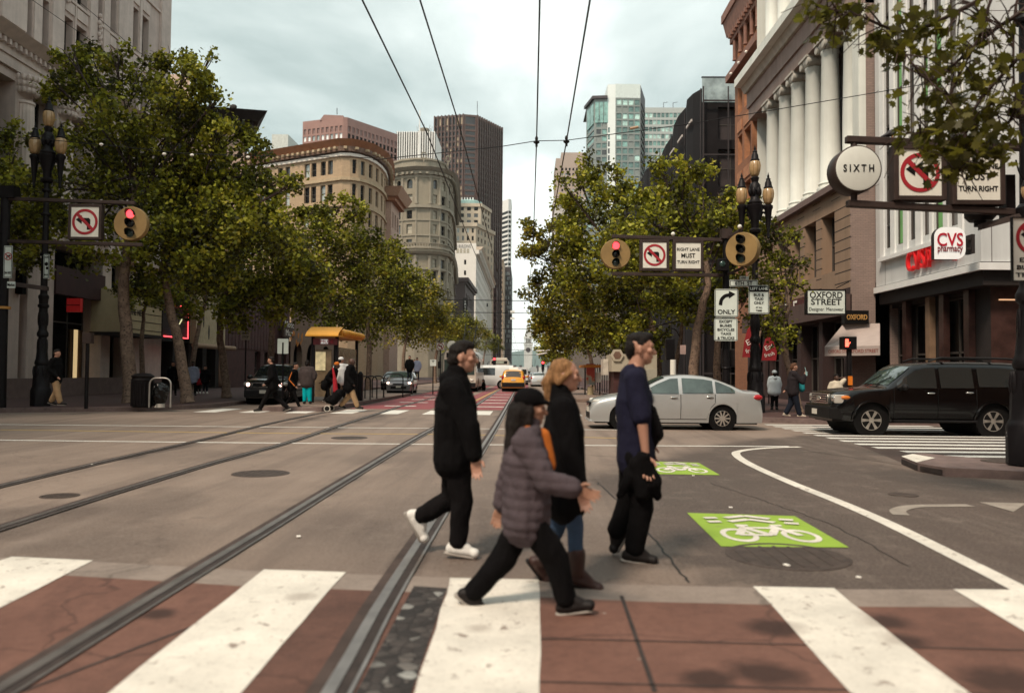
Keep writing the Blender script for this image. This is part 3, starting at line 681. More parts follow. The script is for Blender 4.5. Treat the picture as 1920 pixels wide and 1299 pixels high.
    if hairstyle == 'long': hz += [('c', hp(-.07, -.06, -.02), hp(-.125, -.05, -.31), .065*s, .045*s), ('c', hp(-.07, .06, -.02), hp(-.125, .05, -.31), .065*s, .045*s), ('c', hp(-.09, 0, 0), hp(-.14, 0, -.32), .07*s, .045*s), ('c', hp(.0, -.083, .0), hp(-.03, -.085, -.17), .03*s, .03*s), ('c', hp(.0, .083, .0), hp(-.03, .085, -.17), .03*s, .03*s)]
    if hairstyle != 'bald': solid('hair', t, hz, hair, .008 if fine else .016, base, .007 if fine else .004, 2, 3, 30)
    # clothes
    for c in cloths:
        k, mt = c[0], c[1]; kw = c[2] if len(c) > 2 else {}
        g = kw.get('g', 1.0)
        if k == 'jacket':
            hem = hip.lerp(sh, -kw.get('len', .08)/max(.3, (sh-hip).length)); bulk = kw.get('bulk', .04)*s
            P = [('c', sh+up*.01, chest, (.085*s+bulk*.7), (.118*s+bulk), lat, 1.5), ('c', chest, waist, .118*s+bulk, .112*s+bulk*1.1, lat, 1.4), ('c', waist, hem, .112*s+bulk*1.1, .118*s+bulk*1.15, lat, 1.38)]
            for n in 'NF':
                P += [('c', sh.lerp(j['sh'+n], .2), j['sh'+n], .075*s+bulk*.5, .062*s+bulk*.6)]
                if kw.get('sleeve', 1) == 1: P += [('c', j['sh'+n], j['el'+n], .060*s+bulk*.75, .054*s+bulk*.55), ('c', j['el'+n], j['ha'+n].lerp(j['el'+n], .06), .054*s+bulk*.55, .042*s+bulk*.4)]
                else: P += [('c', j['sh'+n], j['sh'+n].lerp(j['el'+n], kw['sleeve']), .062*s+bulk*.6, .062*s+bulk*.5)]
            if kw.get('collar'): P += [('c', neck-up*.02+hf*-.005, neck+up*.035*s, .078*s+bulk*.4, .07*s+bulk*.3)]
            if kw.get('hood'): P += [('e', neck-face*.065*s-up*.02, (.07*s, .125*s, .07*s))]
            solid(kw.get('name', 'jacket'), t, P, mt, .009 if fine else .018, base, .010 if fine else .006, 3, 1.7, kw.get('fs', 9), kw.get('quilt', 0))
        if k == 'trousers':
            w_ = kw.get('wide', .0)*s; P = [('c', hip+up*.05, hip-up*.02, .125*s, .125*s, lat, 1.35)]
            for n in 'NF':
                e = j['an'+n].lerp(j['kn'+n], kw.get('crop', .06))
                P += [('c', j['hip'+n], j['kn'+n], .098*s+w_*.6, .066*s+w_), ('c', j['kn'+n], e, .066*s+w_, .052*s+w_)]
            solid('trousers', t, P, mt, .009 if fine else .018, base, .009 if fine else .004, 3, 5.1, 11)
        if k == 'shoes':
            for n in 'NF':
                a, b = j['an'+n], j['to'+n]; d = (b-a); f = V((d.x, d.y, 0)); fl = (b-a).normalized()
                heel = a-fl*.0+V((0, 0, 0)); ud = fl.cross(latv if True else lat); ud = -ud if ud.z < 0 else ud
                hb = a-fl*.05*s-ud*.045*s
                lt = ud.cross(fl)
                P = [('c', a+ud*.0-fl*.012*s, a-fl*.03*s-ud*.055*s, .047*s, .045*s), ('c', a-ud*.045*s, b-ud*.012*s, .046*s, .036*s, lt, 1.12), ('c', a+ud*.02*s, a.lerp(b, .55)-ud*.012*s, .04*s, .042*s), ('c', b-ud*.014*s-lt*.02*s, b-ud*.014*s+lt*.02*s, .034*s, .034*s)]
                if kw.get('boot'): P += [('c', a, a.lerp(j['kn'+n], .42), .056*s, .066*s)]
                o = solid(kw.get('name', 'shoe'), t, P, mt, .007 if fine else .014, base, .003, 2, 2)
                B = MB(); B.caps(a-fl*.055*s-ud*.098*s, b+fl*.01*s-ud*.048*s, .016*s, .015*s, kw.get('sole', SOLE), lt, 2.5); B.build('sole', o, 60)
        if k == 'cap':
            P = [('e', hp(-.01, 0, .07), (.112*s, .092*s, .085*s), HM)] + ([('c', hp(.06, -.05, .06), hp(.128, -.03, .046), .022*s, .012*s, hl, 1), ('c', hp(.06, .05, .06), hp(.128, .03, .046), .022*s, .012*s), ('c', hp(.07, 0, .06), hp(.140, 0, .046), .022*s, .012*s)] if kw.get('brim') else [])
            solid(kw.get('name', 'cap'), t, P, mt, .009 if fine else .014, base, .002)
        if k == 'scarf':
            P = [('c', neck-hl*.09*s+hf*.0, neck+hf*.09*s-up*.03, .045*s, .05*s), ('c', neck+hl*.09*s, neck+hf*.09*s-up*.03, .045*s, .05*s), ('c', neck+hf*.10*s-up*.03, chest+face*.15*s-up*.02, .055*s, .05*s), ('c', neck-hf*.06*s-hl*.05, neck-hf*.06*s+hl*.05, .05*s, .05*s)]
            solid('scarf', t, P, mt, .01 if fine else .016, base, .008)
    if extra: extra(t, j, base, dict(hip=hip, sh=sh, up=up, chest=chest, hp=hp, HM=HM, s=s, lat=lat, face=face, waist=waist))
    return t, j
# --- the four people crossing in front
D = 6.25
person('man in black jacket and black trousers with white trainers striding right', D,
       dict(head=(868, 672), neck=(856, 706), shN=(850, 728), shF=(858, 726), elN=(884, 795), haN=(893, 850), elF=(835, 800), haF=(828, 850), hipN=(856, 856), hipF=(852, 856), knN=(868, 935), anN=(860, 1014), toN=(893, 1028), knF=(846, 938), anF=(784, 972), toF=(796, 1012)),
       [('jacket', C_BLK, dict(bulk=.05, len=.02, collar=1, hood=1)), ('trousers', C_BLK2, dict(wide=.018)), ('shoes', SH_W)], s=1.0, foot_z=0)
D = 4.85
person('short woman in black cap and quilted plum jacket with orange scarf striding right', D,
       dict(head=(994, 768), neck=(990, 806), shN=(985, 826), shF=(992, 824), elN=(1022, 892), haN=(1074, 908), elF=(955, 890), haF=(937, 958), hipN=(985, 962), hipF=(988, 962), knN=(1040, 1040), anN=(1062, 1118), toN=(1104, 1122), knF=(945, 1050), anF=(884, 1118), toF=(904, 1146)),
       [('jacket', C_QUILT, dict(bulk=.044, len=.05, collar=1, fs=13, quilt=.006)), ('trousers', C_BLK, dict(wide=.022)), ('shoes', SH_D), ('cap', C_BLK, dict(brim=1)), ('scarf', C_ORG)], s=.88, hairstyle='long', skin=SKIN2, foot_z=0)
D = 5.45
person('blonde woman in black jacket, blue jeans and brown boots behind the capped woman', D,
       dict(head=(1060, 706), neck=(1052, 742), shN=(1052, 764), shF=(1058, 762), elN=(1066, 842), haN=(1084, 906), elF=(1030, 842), haF=(1046, 905), hipN=(1058, 920), hipF=(1062, 920), knN=(1078, 985), anN=(1080, 1068), toN=(1122, 1092), knF=(1048, 988), anF=(1018, 1060), toF=(1030, 1090)),
       [('jacket', C_BLK, dict(bulk=.035, len=.08, collar=1)), ('trousers', C_JEAN, dict(wide=-.006)), ('shoes', SH_B, dict(boot=1, sole=SH_D, name='boot'))], hair=H_BLD, hairstyle='pony', s=.93, foot_z=0)
D = 6.2
tm, jm = person('tall man in navy T-shirt and black trousers carrying a dark jacket', D,
       dict(head=(1200, 656), neck=(1190, 687), shN=(1184, 709), shF=(1192, 707), elN=(1196, 792), haN=(1202, 848), elF=(1205, 785), haF=(1222, 838), hipN=(1190, 855), hipF=(1194, 855), knN=(1200, 945), anN=(1186, 1026), toN=(1222, 1040), knF=(1182, 945), anF=(1158, 1000), toF=(1150, 1032)),
       [('jacket', C_NAVY, dict(bulk=.022, len=.03, sleeve=.82, name='t_shirt')), ('trousers', C_BLK, dict(wide=.022)), ('shoes', SH_D, dict(sole=SOLE))], hairstyle='fade', s=1.04, foot_z=0)
h = jm['haN']
t = thing('folded_jacket', 'black folded jacket held against the thigh of the man in navy', 'jacket', (h.x, h.y, h.z-.35))
X = lambda px, py, dy=0: PD(px, py, D+dy)
solid('cloth', t, [('c', X(1205, 856, -.23), X(1185, 890, -.16), .05, .07), ('c', X(1205, 860, -.22), X(1222, 905, -.2), .05, .075), ('c', X(1222, 905, -.2), X(1232, 930, -.18), .075, .04), ('c', X(1185, 890, -.18), X(1162, 928, -.16), .06, .03), ('c', X(1195, 870, -.2), X(1205, 925, -.2), .07, .06)], C_BLK, .009, t.location, .012)
t = thing('shoulder_bag', 'black shoulder bag at the front of the man in navy', 'bag', X(1222, 800, .02))
solid('bag_body', t, [('c', X(1220, 770, -.02), X(1226, 812, .0), .05, .075, (0, 1, 0), 1.5), ('c', X(1226, 812, 0), X(1216, 838, 0), .07, .05, (0, 1, 0), 1.5)], C_BLK2, .009, t.location, .006)
B = MB(); B.tube([X(1222, 770, -.1), X(1205, 712, -.02), X(1180, 706, .12), X(1168, 740, .15)], .018, C_BLK2, 6); B.build('strap', t, 60)
# --- far left group
far = dict(fine=False, vox=.016)
FG = None
def fp(*a, **k):
    k.setdefault('fine', False); return person(*a, **k)
def shift(J, dx, dy): return {k: (v[0]+dx, v[1]+dy)+tuple(v[2:]) for k, v in J.items()}
def walker(x, top, foot, f=1, stride=.24, lean=0, arm=.1):
    """walking pose in profile, scaled between head top and feet"""
    H = foot-top; X = lambda a: x+f*a*H; Y = lambda b: top+b*H
    return dict(head=(X(.02+lean), Y(.075)), neck=(X(lean*.9), Y(.165)), shN=(X(lean*.8-.005), Y(.20)), shF=(X(lean*.8+.005), Y(.20)), elN=(X(lean*.5-arm*.4), Y(.36)), haN=(X(arm), Y(.49)), elF=(X(lean*.5+arm*.2), Y(.36)), haF=(X(-arm*.9), Y(.49)), hipN=(X(0), Y(.50)), hipF=(X(0), Y(.50)), knN=(X(stride*.42), Y(.73)), anN=(X(stride*.85), Y(.94)), toN=(X(stride*.85+.10), Y(.965)), knF=(X(-stride*.15), Y(.74)), anF=(X(-stride*.95), Y(.92)), toF=(X(-stride*.95+.075), Y(.965)))
def stander(x, top, foot, w=.10, arms=((-.16, .35, -.15, .48), (.16, .35, .15, .48))):
    H = foot-top; X = lambda a: x+a*H; Y = lambda b: top+b*H; (a, b, c, d), (e, g, h_, i) = arms
    return dict(head=(X(0), Y(.075)), neck=(X(0), Y(.165)), shN=(X(-w), Y(.20)), shF=(X(w), Y(.20)), elN=(X(a), Y(b)), haN=(X(c), Y(d)), elF=(X(e), Y(g)), haF=(X(h_), Y(i)), hipN=(X(-.05), Y(.50)), hipF=(X(.05), Y(.50)), knN=(X(-.055), Y(.73)), anN=(X(-.06), Y(.94)), toN=(X(-.07), Y(.97), -.12), knF=(X(.055), Y(.73)), anF=(X(.06), Y(.94)), toF=(X(.07), Y(.97), -.12))
Yt = dict(knN=(0, 0))
def D_at(py, px=500, z=0): return G(px, py, z).y
fp('man in tan trousers and dark hoodie walking behind the left lamp post', 24.8, dict(walker(105, 655, 760, 1, .12), ), [('jacket', C_BLK, dict(bulk=.04)), ('trousers', C_TAN, dict(wide=.03)), ('shoes', SH_D)], foot_z=.15)
fp('man in pale blue shirt standing by the leaning tree trunk', 37, stander(362, 678, 742), [('jacket', C_BLUE, dict(bulk=.03)), ('trousers', C_BLK), ('shoes', SH_D)], face=(.3, -1, 0), skin=SKIN3, hairstyle='short', foot_z=.15)
fp('person in dark clothes with pale shoes standing by the dark doorway', 41, stander(385, 686, 738), [('jacket', C_BLK), ('trousers', C_DJ), ('shoes', SH_W)], face=(0, -1, 0), foot_z=.15)
fp('person with pale face in black behind the bagged bin', 38, stander(325, 678, 742), [('jacket', C_BLK), ('trousers', C_BLK2), ('shoes', SH_D)], face=(0, -1, 0), foot_z=.15)
fp('person in black and red standing beside the theatre doorway', 42, stander(372, 690, 738), [('jacket', C_RED, dict(bulk=.04)), ('trousers', C_BLK), ('shoes', SH_W)], face=(0, -1, 0), foot_z=.15)
fp('person in all black striding left in front of the parked black car', 27.5, walker(512, 668, 772, -1, .26, .02), [('jacket', C_BLK, dict(bulk=.05, len=.12, hood=1)), ('trousers', C_BLK2, dict(wide=.02)), ('shoes', SH_D)], face=(-1, 0, 0), foot_z=0)
fp('leaning man in black with an orange sleeve stripe striding right', 28.3, walker(548, 680, 768, 1, .2, .05), [('jacket', C_BLK, dict(bulk=.04)), ('trousers', C_BLK2), ('shoes', SH_D)], foot_z=0, skin=SKIN2,
   extra=lambda t, j, b, k: solid('sleeve_stripe', t, [('c', j['shN']+V((0, -.075, 0)), j['elN']+V((0, -.075, 0)), .02, .02), ('c', j['elN']+V((0, -.07, 0)), j['haN']+V((0, -.06, 0)), .02, .02)], C_ORG, .014, b))
fp('man in grey brown jacket and bright teal trousers seen from behind', 30.5, stander(576, 676, 757, .11, ((-.17, .33, -.14, .46), (.18, .33, .17, .42))), [('jacket', C_GREY, dict(bulk=.07, len=.06)), ('trousers', C_TEAL, dict(wide=.025)), ('shoes', SH_D)], face=(0, 1, 0), skin=SKIN3, foot_z=.16)
fp('person bending forward with a bright orange hat and black coat', 30.6, dict(walker(614, 680, 755, 1, .08, .22, .2)), [('jacket', C_BLK, dict(bulk=.06, len=.15)), ('trousers', C_BLK2), ('shoes', SH_D), ('cap', C_ORG)], skin=SKIN3, foot_z=.16)
fp('person in white shirt and white cap behind the man with the cart', 31.2, stander(640, 670, 752), [('jacket', C_WHT, dict(bulk=.04, sleeve=.8)), ('trousers', C_BLK), ('shoes', SH_D), ('cap', C_WHT)], face=(.8, .6, 0), skin=SKIN2, foot_z=.16)
t_, jc = fp('man in black coat and tan trousers pulling a wheeled cart rightward', 28.2, walker(656, 672, 767, 1, .19, .02, .08), [('jacket', C_BLK, dict(bulk=.08, len=.14)), ('trousers', C_TAN, dict(wide=.03)), ('shoes', SH_D)], skin=SKIN3, hairstyle='bald', foot_z=0, s=1.05)
h = jc['haF']; c0 = PD(619, 762, 28.0); t = thing('shopping_cart', 'black two wheeled shopping cart trailing behind the man in tan trousers', 'shopping cart', (c0.x, 28.0, 0))
X = lambda px, py, dy=0: PD(px, py, 28.0+dy)
solid('cart_bag', t, [('c', X(636, 738), X(625, 752), .16, .15, (0, 1, 0), 1.4), ('c', X(640, 735), X(617, 750), .10, .12, (0, 1, 0), 1.4)], C_BLK, .02, t.location, .02)
B = MB(); B.tube([X(617, 755), X(645, 733), V((h.x, 28.1, h.z))], .014, PLA, 6); B.build('handle', t)
for dy in (-.2, .2): B = MB(); xw = X(616, 760).x+.05*(dy > 0); B.tube([(xw+.10*math.cos(a), 28+dy, .118+.10*math.sin(a)) for a in (2*math.pi*i/20 for i in range(21))], .017, mat('wheel_white', (.5, .46, .4), .6), 6); B.lathe([(1e-3, -.005), (.085, -.005), (.085, .005), (1e-3, .005)], PLA, (xw, 28+dy, .118), 14, 'Y'); B.build('wheel', t, 40)
t = thing('red_bag', 'red cloth bag hanging between the orange hat and the cart', 'bag', X(629, 720, 2)); solid('bag_body', t, [('c', X(624, 690, 2), X(628, 712, 2), .03, .07), ('c', X(628, 712, 2), X(629, 732, 2), .08, .09)], C_RED, .018, t.location, .01)
# --- right corner
fp('person in pale hooded sweatshirt and black trousers walking away at the corner', 29.5, stander(1452, 696, 768, .10, ((-.14, .34, -.13, .46), (.14, .34, .13, .46))), [('jacket', C_HOOD, dict(bulk=.055, len=.04, hood=1)), ('trousers', C_BLK), ('shoes', SH_D), ('cap', C_HOOD, dict(name='hood'))], face=(.1, 1, 0), foot_z=.15)
w = walker(1487, 681, 783, 1, .12); w['elN'] = (1500, 716); w['haN'] = (1504, 703)
t_, jw = fp('woman in dark jacket and jeans drinking from a cup at the corner', 25.2, w, [('jacket', cloth('charcoal', (.03, .024, .027)), dict(bulk=.05, len=.05)), ('trousers', C_DJ, dict(wide=.025)), ('shoes', mat('shoe_cream', (.42, .36, .28), .7))], hair=H_BRN, foot_z=.15, s=1.02)
h = jw['haN']; t = thing('drink_cup', 'pale teal drinking cup with straw at the mouth of the corner woman', 'cup', (h.x+.02, h.y-.02, h.z)); B = MB(); B.lathe([(.03, 0), (.042, .12), (.044, .125)], mat('cup_teal', (.35, .55, .55), .4), (h.x+.04, h.y-.03, h.z-.02), 14); B.build('cup_body', t, 40); B = MB(); B.tube([(h.x+.04, h.y-.03, h.z+.08), (h.x+.0, h.y-.02, h.z+.24)], .006, mat('straw', (.4, .65, .65), .5), 5); B.build('straw', t)
p = PD(1503, 722, 25.5); t = thing('teal_bag', 'teal carrier bag hanging beside the drinking woman', 'bag', p); solid('bag_body', t, [('c', p+V((0, 0, .12)), p-V((0, 0, .12)), .07, .10, (0, 1, 0), 1.2)], cloth('bag_teal', (.02, .20, .22)), .016, t.location, .012)
a = stander(1568, 702, 790, .10); a['elF'] = (1586, 708); a['haF'] = (1572, 709)
fp('man in cream T-shirt with a hand behind his head beyond the large black vehicle', 27.5, a, [('jacket', C_CREAM, dict(bulk=.045, sleeve=.6)), ('trousers', C_DJ), ('shoes', SH_D)], face=(.2, -1, 0), skin=SKIN3, foot_z=.15)
fp('person in dark clothes far across on the right pavement beside the poster stop', 52, stander(1052, 692, 738), [('jacket', C_BLK), ('trousers', C_BLK2), ('shoes', SH_D)], face=(0, -1, 0), foot_z=.16)
for px, D, lb, c in ((768, 52, 'person in dark jacket standing behind the grey car on the pavement', C_BLK), (782, 58, 'person in blue jeans far back near the left bus stop pole', C_BLUE), (785-8, 66, 'small far person in white top on the left pavement', C_WHT)):
    fp(lb, D, stander(px, 700-33*52/D, 700+14*52/D), [('jacket', c), ('trousers', C_DJ), ('shoes', SH_D)], face=(0, -1, 0), foot_z=.15)
p = PD(928, 735, 64)
fp('tiny person in black crossing far off beside the white van', 64, walker(907, 712, 742, -1, .2), [('jacket', C_BLK), ('trousers', C_BLK2), ('shoes', SH_D)], face=(-1, 0, 0), foot_z=0)
# pigeon comes with the sign mast
# ================================================================ BUILDINGS
def gl(name, col, **k): return glass(name, col, **k)
G_DARK = gl('glass_dark', (.016, .013, .013), rough=.18, spec=.22); G_MID = gl('glass_mid', (.06, .062, .06), rough=.12); G_SKY = gl('glass_painted_sky', (.30, .34, .33), rough=.15)  # the palest glass has a sky reflection painted into its base colour
G_BLIND = mat('window_blind', (.40, .36, .28), .8); G_TEAL = gl('glass_teal', (.20, .36, .32), rough=.1); G_BLACK = mat('opening_dark', (.009, .0065, .0065), .8, spec=.08)
G_SKY_WHITE = mat('window_painted_sky', (.78, .80, .78), .25, 0, .08)  # bright sky reflection painted as near-white on the red tower panes
SPLIT = {'pilaster', 'spandrel', 'column', 'colonnette', 'fin', 'shop_pillar', 'garland', 'wreath', 'cresting', 'sill', 'string_course', 'entrance_doors', 'ties', 'penthouse_glass', 'roof_crane', 'lamp_studs', 'corner_pier', 'cornice', 'vents'}
def pieces(b, gap=.02):
    par = list(range(len(b.v)))
    def find(x):
        while par[x] != x: par[x] = par[par[x]]; x = par[x]
        return x
    for f in b.f:
        for i in f[1:]: par[find(i)] = find(f[0])
    g = {}
    for k, f in enumerate(b.f): g.setdefault(find(f[0]), []).append(k)
    cl = []
    for ks in g.values():
        a = np.array([b.v[i] for k in ks for i in b.f[k]]); lo, hi = a.min(0)-gap, a.max(0)+gap; mem = list(ks)
        merged = True
        while merged:
            merged = False
            for ci, c in enumerate(cl):
                if np.all(c[0] <= hi) and np.all(lo <= c[1]): lo, hi = np.minimum(lo, c[0]), np.maximum(hi, c[1]); mem += c[2]; del cl[ci]; merged = True; break
        cl.append([lo, hi, mem])
    out = []
    for lo, hi, mem in cl:
        q = MB(); 
        for k in mem: q.add([b.v[i] for i in b.f[k]], (tuple(range(len(b.f[k]))),), b.mats[b.m[k]])
        out.append(q)
    return out
class Bld:
    def __init__(s, name, label, base, cat='building', frame=None):
        s.t = thing(name, label, cat, base); s.w = MB(); s.parts = {}; s.win = []; s.cache = {}
        s.frame = frame or mat('window_frame', (.10, .085, .075), .6)
        s.rnd = random.Random(len(label)*7+int(base[1]))
    def P(s, n):
        if n not in s.parts: s.parts[n] = MB()
        return s.parts[n]
    def face(s, p0, p1, z0, z1, cols, rows, mt, depth=.25, gls=(G_DARK,), bars=1, arch=(), side=None, hbar=1, wname='window'):
        """wall from p0 to p1 (outside on the right hand of p0->p1); cols in metres along it, rows in z"""
        p0, p1 = V((*p0[:2], 0)), V((*p1[:2], 0)); u = (p1-p0); L = u.length; u /= L
        n = V((u.y, -u.x, 0)); at = lambda a, z, d=0: p0+u*a+V((0, 0, z))-n*d
        cs = sorted(c for c in cols if c[1] <= L+1e-6 and c[0] >= -1e-6); rs = sorted(rows)
        us = [0]+[x for c in cs for x in c]+[L]; zs = [z0]+[x for r in rs for x in r]+[z1]
        for i in range(len(us)-1):
            for j in range(len(zs)-1):
                a, b, c, d = us[i], us[i+1], zs[j], zs[j+1]
                if b-a < 1e-5 or d-c < 1e-5: continue
                if i % 2 == 1 and j % 2 == 1:
                    sd = side or mt
                    s.w.quad(at(a, c), at(a, d), at(a, d, depth), at(a, c, depth), sd); s.w.quad(at(b, c), at(b, c, depth), at(b, d, depth), at(b, d), sd)
                    s.w.quad(at(a, d), at(b, d), at(b, d, depth), at(a, d, depth), sd); s.w.quad(at(a, c), at(a, c, depth), at(b, c, depth), at(b, c), sd)
                    if (j//2) in arch:
                        w = b-a; k = 8; zt = d
                        for sgn in (0, 1):
                            pts = [at(a if sgn == 0 else b, zt, .004)] 
                            for q in range(k//2+1):
                                th = math.pi/2*q/(k//2); xx = (a+w/2-math.cos(th)*w/2) if sgn == 0 else (b-w/2+math.cos(th)*w/2)
                                pts.append(at(xx, zt-w/2+math.sin(th)*w/2, .004))
                            if sgn == 1: pts.reverse()
                            s.w.poly(pts, mt)
                    s.win.append((at((a+b)/2, (c+d)/2, depth), u, n, b-a, d-c, s.rnd.choice(gls), bars, hbar, wname))
                else:
                    s.w.quad(at(a, c), at(b, c), at(b, d), at(a, d), mt)
    def wall(s, p0, p1, z0, z1, mt): s.face(p0, p1, z0, z1, [], [], mt)
    def band(s, pts, z0, z1, out, mt, part='cornice', inn=.05, slope=0):
        """moulding along a polyline, outside on the right hand"""
        B = s.P(part); pts = [V((*p[:2], 0)) for p in pts]; n = len(pts); L = []; O = []
        for i, p in enumerate(pts):
            d0 = (pts[i]-pts[i-1]).normalized() if i else (pts[1]-pts[0]).normalized()
            d1 = (pts[i+1]-pts[i]).normalized() if i < n-1 else d0
            a, b = V((d0.y, -d0.x, 0)), V((d1.y, -d1.x, 0)); m = (a+b); m = m/max(.3, m.dot(a))
            O.append(p+m*out); L.append(p-m*inn)
        zz = lambda p, z: (p.x, p.y, z)
        for i in range(n-1):
            a, b, c, d = L[i], O[i], O[i+1], L[i+1]
            O0i, O0j = (pts[i]+(b-pts[i])*(1-slope)), (pts[i+1]+(c-pts[i+1])*(1-slope))
            B.quad(zz(a, z1), zz(b, z1), zz(c, z1), zz(d, z1), mt); B.quad(zz(O0i, z0), zz(O0j, z0), zz(c, z1), zz(b, z1), mt)
            B.quad(zz(a, z0), zz(d, z0), zz(O0j, z0), zz(O0i, z0), mt)
        for i, e in ((0, 1), (n-1, -1)):
            q = pts[i]+(O[i]-pts[i])*(1-slope); B.quad(zz(L[i], z0), zz(q, z0), zz(O[i], z1), zz(L[i], z1), mt)
    def dentils(s, p0, p1, z0, z1, out, pitch, w, mt, part='cornice'):
        B = s.P(part); p0, p1 = V((*p0[:2], 0)), V((*p1[:2], 0)); u = p1-p0; L = u.length; u /= L; n = V((u.y, -u.x, 0)); k = max(1, int(L/pitch))
        for i in range(k):
            a = p0+u*((i+.5)*L/k-w/2)+V((0, 0, z0)); B.obox(a+n*.0, u*w, n*out, V((0, 0, z1-z0)), mt)
    def roof(s, pts, z, mt): s.w.poly([(p[0], p[1], z) for p in pts], mt)
    def finish(s, far=False, smooth=None, wallname='wall'):
        wl = s.w.build(wallname, s.t, smooth)
        for k, b in s.parts.items():
            if k in SPLIT:
                for q in pieces(b): q.build(k, s.t, smooth)
            else: b.build(k, s.t, smooth)
        c = CAM; s.win.sort(key=lambda q: -(q[3]*q[4])/max(1, (q[0]-c).length)**2)
        keep, rest = s.win[:100 if not far else 60], s.win[100 if not far else 60:]
        def wm(B, q, M):
            ctr, u, n, w, h, g, bars, hb, nm = q; f = s.frame; t = .05 if not far else .0
            X = lambda a, z, d: M(a, z, d)
            B.quad(X(-w/2, -h/2, 0), X(w/2, -h/2, 0), X(w/2, h/2, 0), X(-w/2, h/2, 0), g)
            if bars and not far:
                fw = min(.07, w*.08)
                for (a0, a1, b0, b1) in ((-w/2, -w/2+fw, -h/2, h/2), (w/2-fw, w/2, -h/2, h/2), (-w/2+fw, w/2-fw, -h/2, -h/2+fw), (-w/2+fw, w/2-fw, h/2-fw, h/2)) + ((( -w/2+fw, w/2-fw, -fw/2, fw/2),) if hb else ()) + tuple((w*(k/bars-.5)-fw/2, w*(k/bars-.5)+fw/2, -h/2+fw, h/2-fw) for k in range(1, bars)):
                    B.obox(X(a0, b0, .002), X(a1, b0, .002)-X(a0, b0, .002), X(a0, b1, .002)-X(a0, b0, .002), X(a0, b0, t)-X(a0, b0, 0), f)
        for q in keep:
            key = (round(q[3], 2), round(q[4], 2), q[5].name, q[6], q[7], q[8])
            if key not in s.cache:
                B = MB(); wm(B, q, lambda a, z, d: V((a, -d, z))); s.cache[key] = B.mesh(q[8])
            o = bpy.data.objects.new(q[8], s.cache[key]); COL.objects.link(o); o.parent = s.t
            ang = math.atan2(q[1].y, q[1].x); o.location = q[0]-s.t.location; o.rotation_euler = (0, 0, ang)
        if rest:
            B = MB()
            for q in rest: wm(B, q, lambda a, z, d, q=q: q[0]+q[1]*a+V((0, 0, z))+q[2]*d)
            B.build('window', s.t, stuff=True)
        return s.t
def spread(a, b, n, frac): 
    """n openings evenly between a and b, each filling frac of its bay"""
    w = (b-a)/n; return [(a+w*(i+.5-frac/2), a+w*(i+.5+frac/2)) for i in range(n)]
ROOFM = mat('roof_felt', (.12, .10, .09), .9)
def cols_px(p0, p1, pxs, z_py=600):
    """openings given by pixel columns, as distances along p0->p1"""
    p0, p1 = V((*p0[:2], 0)), V((*p1[:2], 0)); u = (p1-p0).normalized(); out = []
    def hit(px):
        d = ray(px, z_py); a = V((d.x, d.y)); # solve CAM + a*t = p0 + u*s
        det = a.x*(-u.y)-a.y*(-u.x); t = (p0.x*(-u.y)-p0.y*(-u.x))/det; return (V((a.x*t, a.y*t, 0))-p0).dot(u)
    for a, b in pxs:
        x, y = hit(a), hit(b); out.append((min(x, y), max(x, y)))
    return out
def column(B, x, y, z0, z1, r, mt, flutes=0, n=24, ionic=None):
    h = z1-z0; B.mm(x-r*1.35, x+r*1.35, y-r*1.35, y+r*1.35, z0, z0+r*.35, mt)
    prof = [(r*1.32, r*.35), (r*1.36, r*.5), (r*1.30, r*.68), (r*1.12, r*.72), (r*1.10, r*.9), (r*1.2, r*1.0), (r*1.12, r*1.15), (r, r*1.25), (r*.99, h*.35), (r*.84, h-r*1.3), (r*.92, h-r*1.2), (r*.92, h-r*1.0), (r*.86, h-r*.95)]
    o = len(B.v); B.lathe([(q, z) for q, z in prof], mt, (x, y, z0), n)
    if flutes:
        for i in range(o, len(B.v)):
            p = B.v[i]; j = (i-o) % n
            if (i-o)//n in (7, 8, 9) and j % 2: B.v[i] = (x+(p[0]-x)*.93, y+(p[1]-y)*.93, p[2])
def ionic_cap(B, x, y, z, r, mt, ax='y'):
    B.mm(x-r*1.25, x+r*1.25, y-r*1.25, y+r*1.25, z-r*.25, z, mt); B.lathe([(r*.86, -r*.95), (r*1.15, -r*.55), (r*1.1, -r*.27)], mt, (x, y, z), 20)
    for sx_ in (-1, 1):
        for sy in (-1, 1):
            B.lathe([(1e-4, -.001), (r*.2, 0), (r*.42, .02), (r*.46, .06), (r*.46, r*.75), (r*.30, r*.9)], mt, (x-r*1.15 if sx_ < 0 else x+r*1.15-r*.0, y+sy*r*.95, z-r*.62), 14, 'X', None) if sx_ < 0 else None
            B.ell((x+sx_*r*.35, y+sy*r*.95, z-r*.62), (r*.8, r*.45, r*.45), mt, None, 12, 8)

# ---------------- left: pale stone beaux-arts block
ST = mat('pale_stone', (.56, .46, .41), .8, 0, .12, 1.5, .2, streak=.45); ST2 = mat('pale_stone_trim', (.62, .52, .465), .8, 0, .12, 2, .25, streak=.35)
STB = mat('stone_plinth', (.16, .11, .10), .8)
b = Bld('stone_office_building', 'pale carved stone office block with fluted columns filling the left edge', (FL, 34, .15))
A, E = (FL, 47.4), (FL, 14.0); Lw = 33.4
pitch = 3.05; cw = []
for k in range(11):
    o = 47.4-46.1+0.35+k*pitch; cw += [(o, o+.62), (o+1.0, o+1.62)]
cw = cols_px(A, E, [(252, 266), (234, 246), (191, 203), (167, 177), (127, 148), (104, 122), (62, 76), (33, 44), (-40, -22), (-75, -58)]) + [(x, x+.62) for x in (18.5, 19.5, 21.5, 22.5, 24.5, 25.5, 28, 29)]
def lf(z0, z1, cols, rows, *a): b.face(E, A, z0, z1, [(Lw-c1, Lw-c0) for c0, c1 in cols], rows, *a)
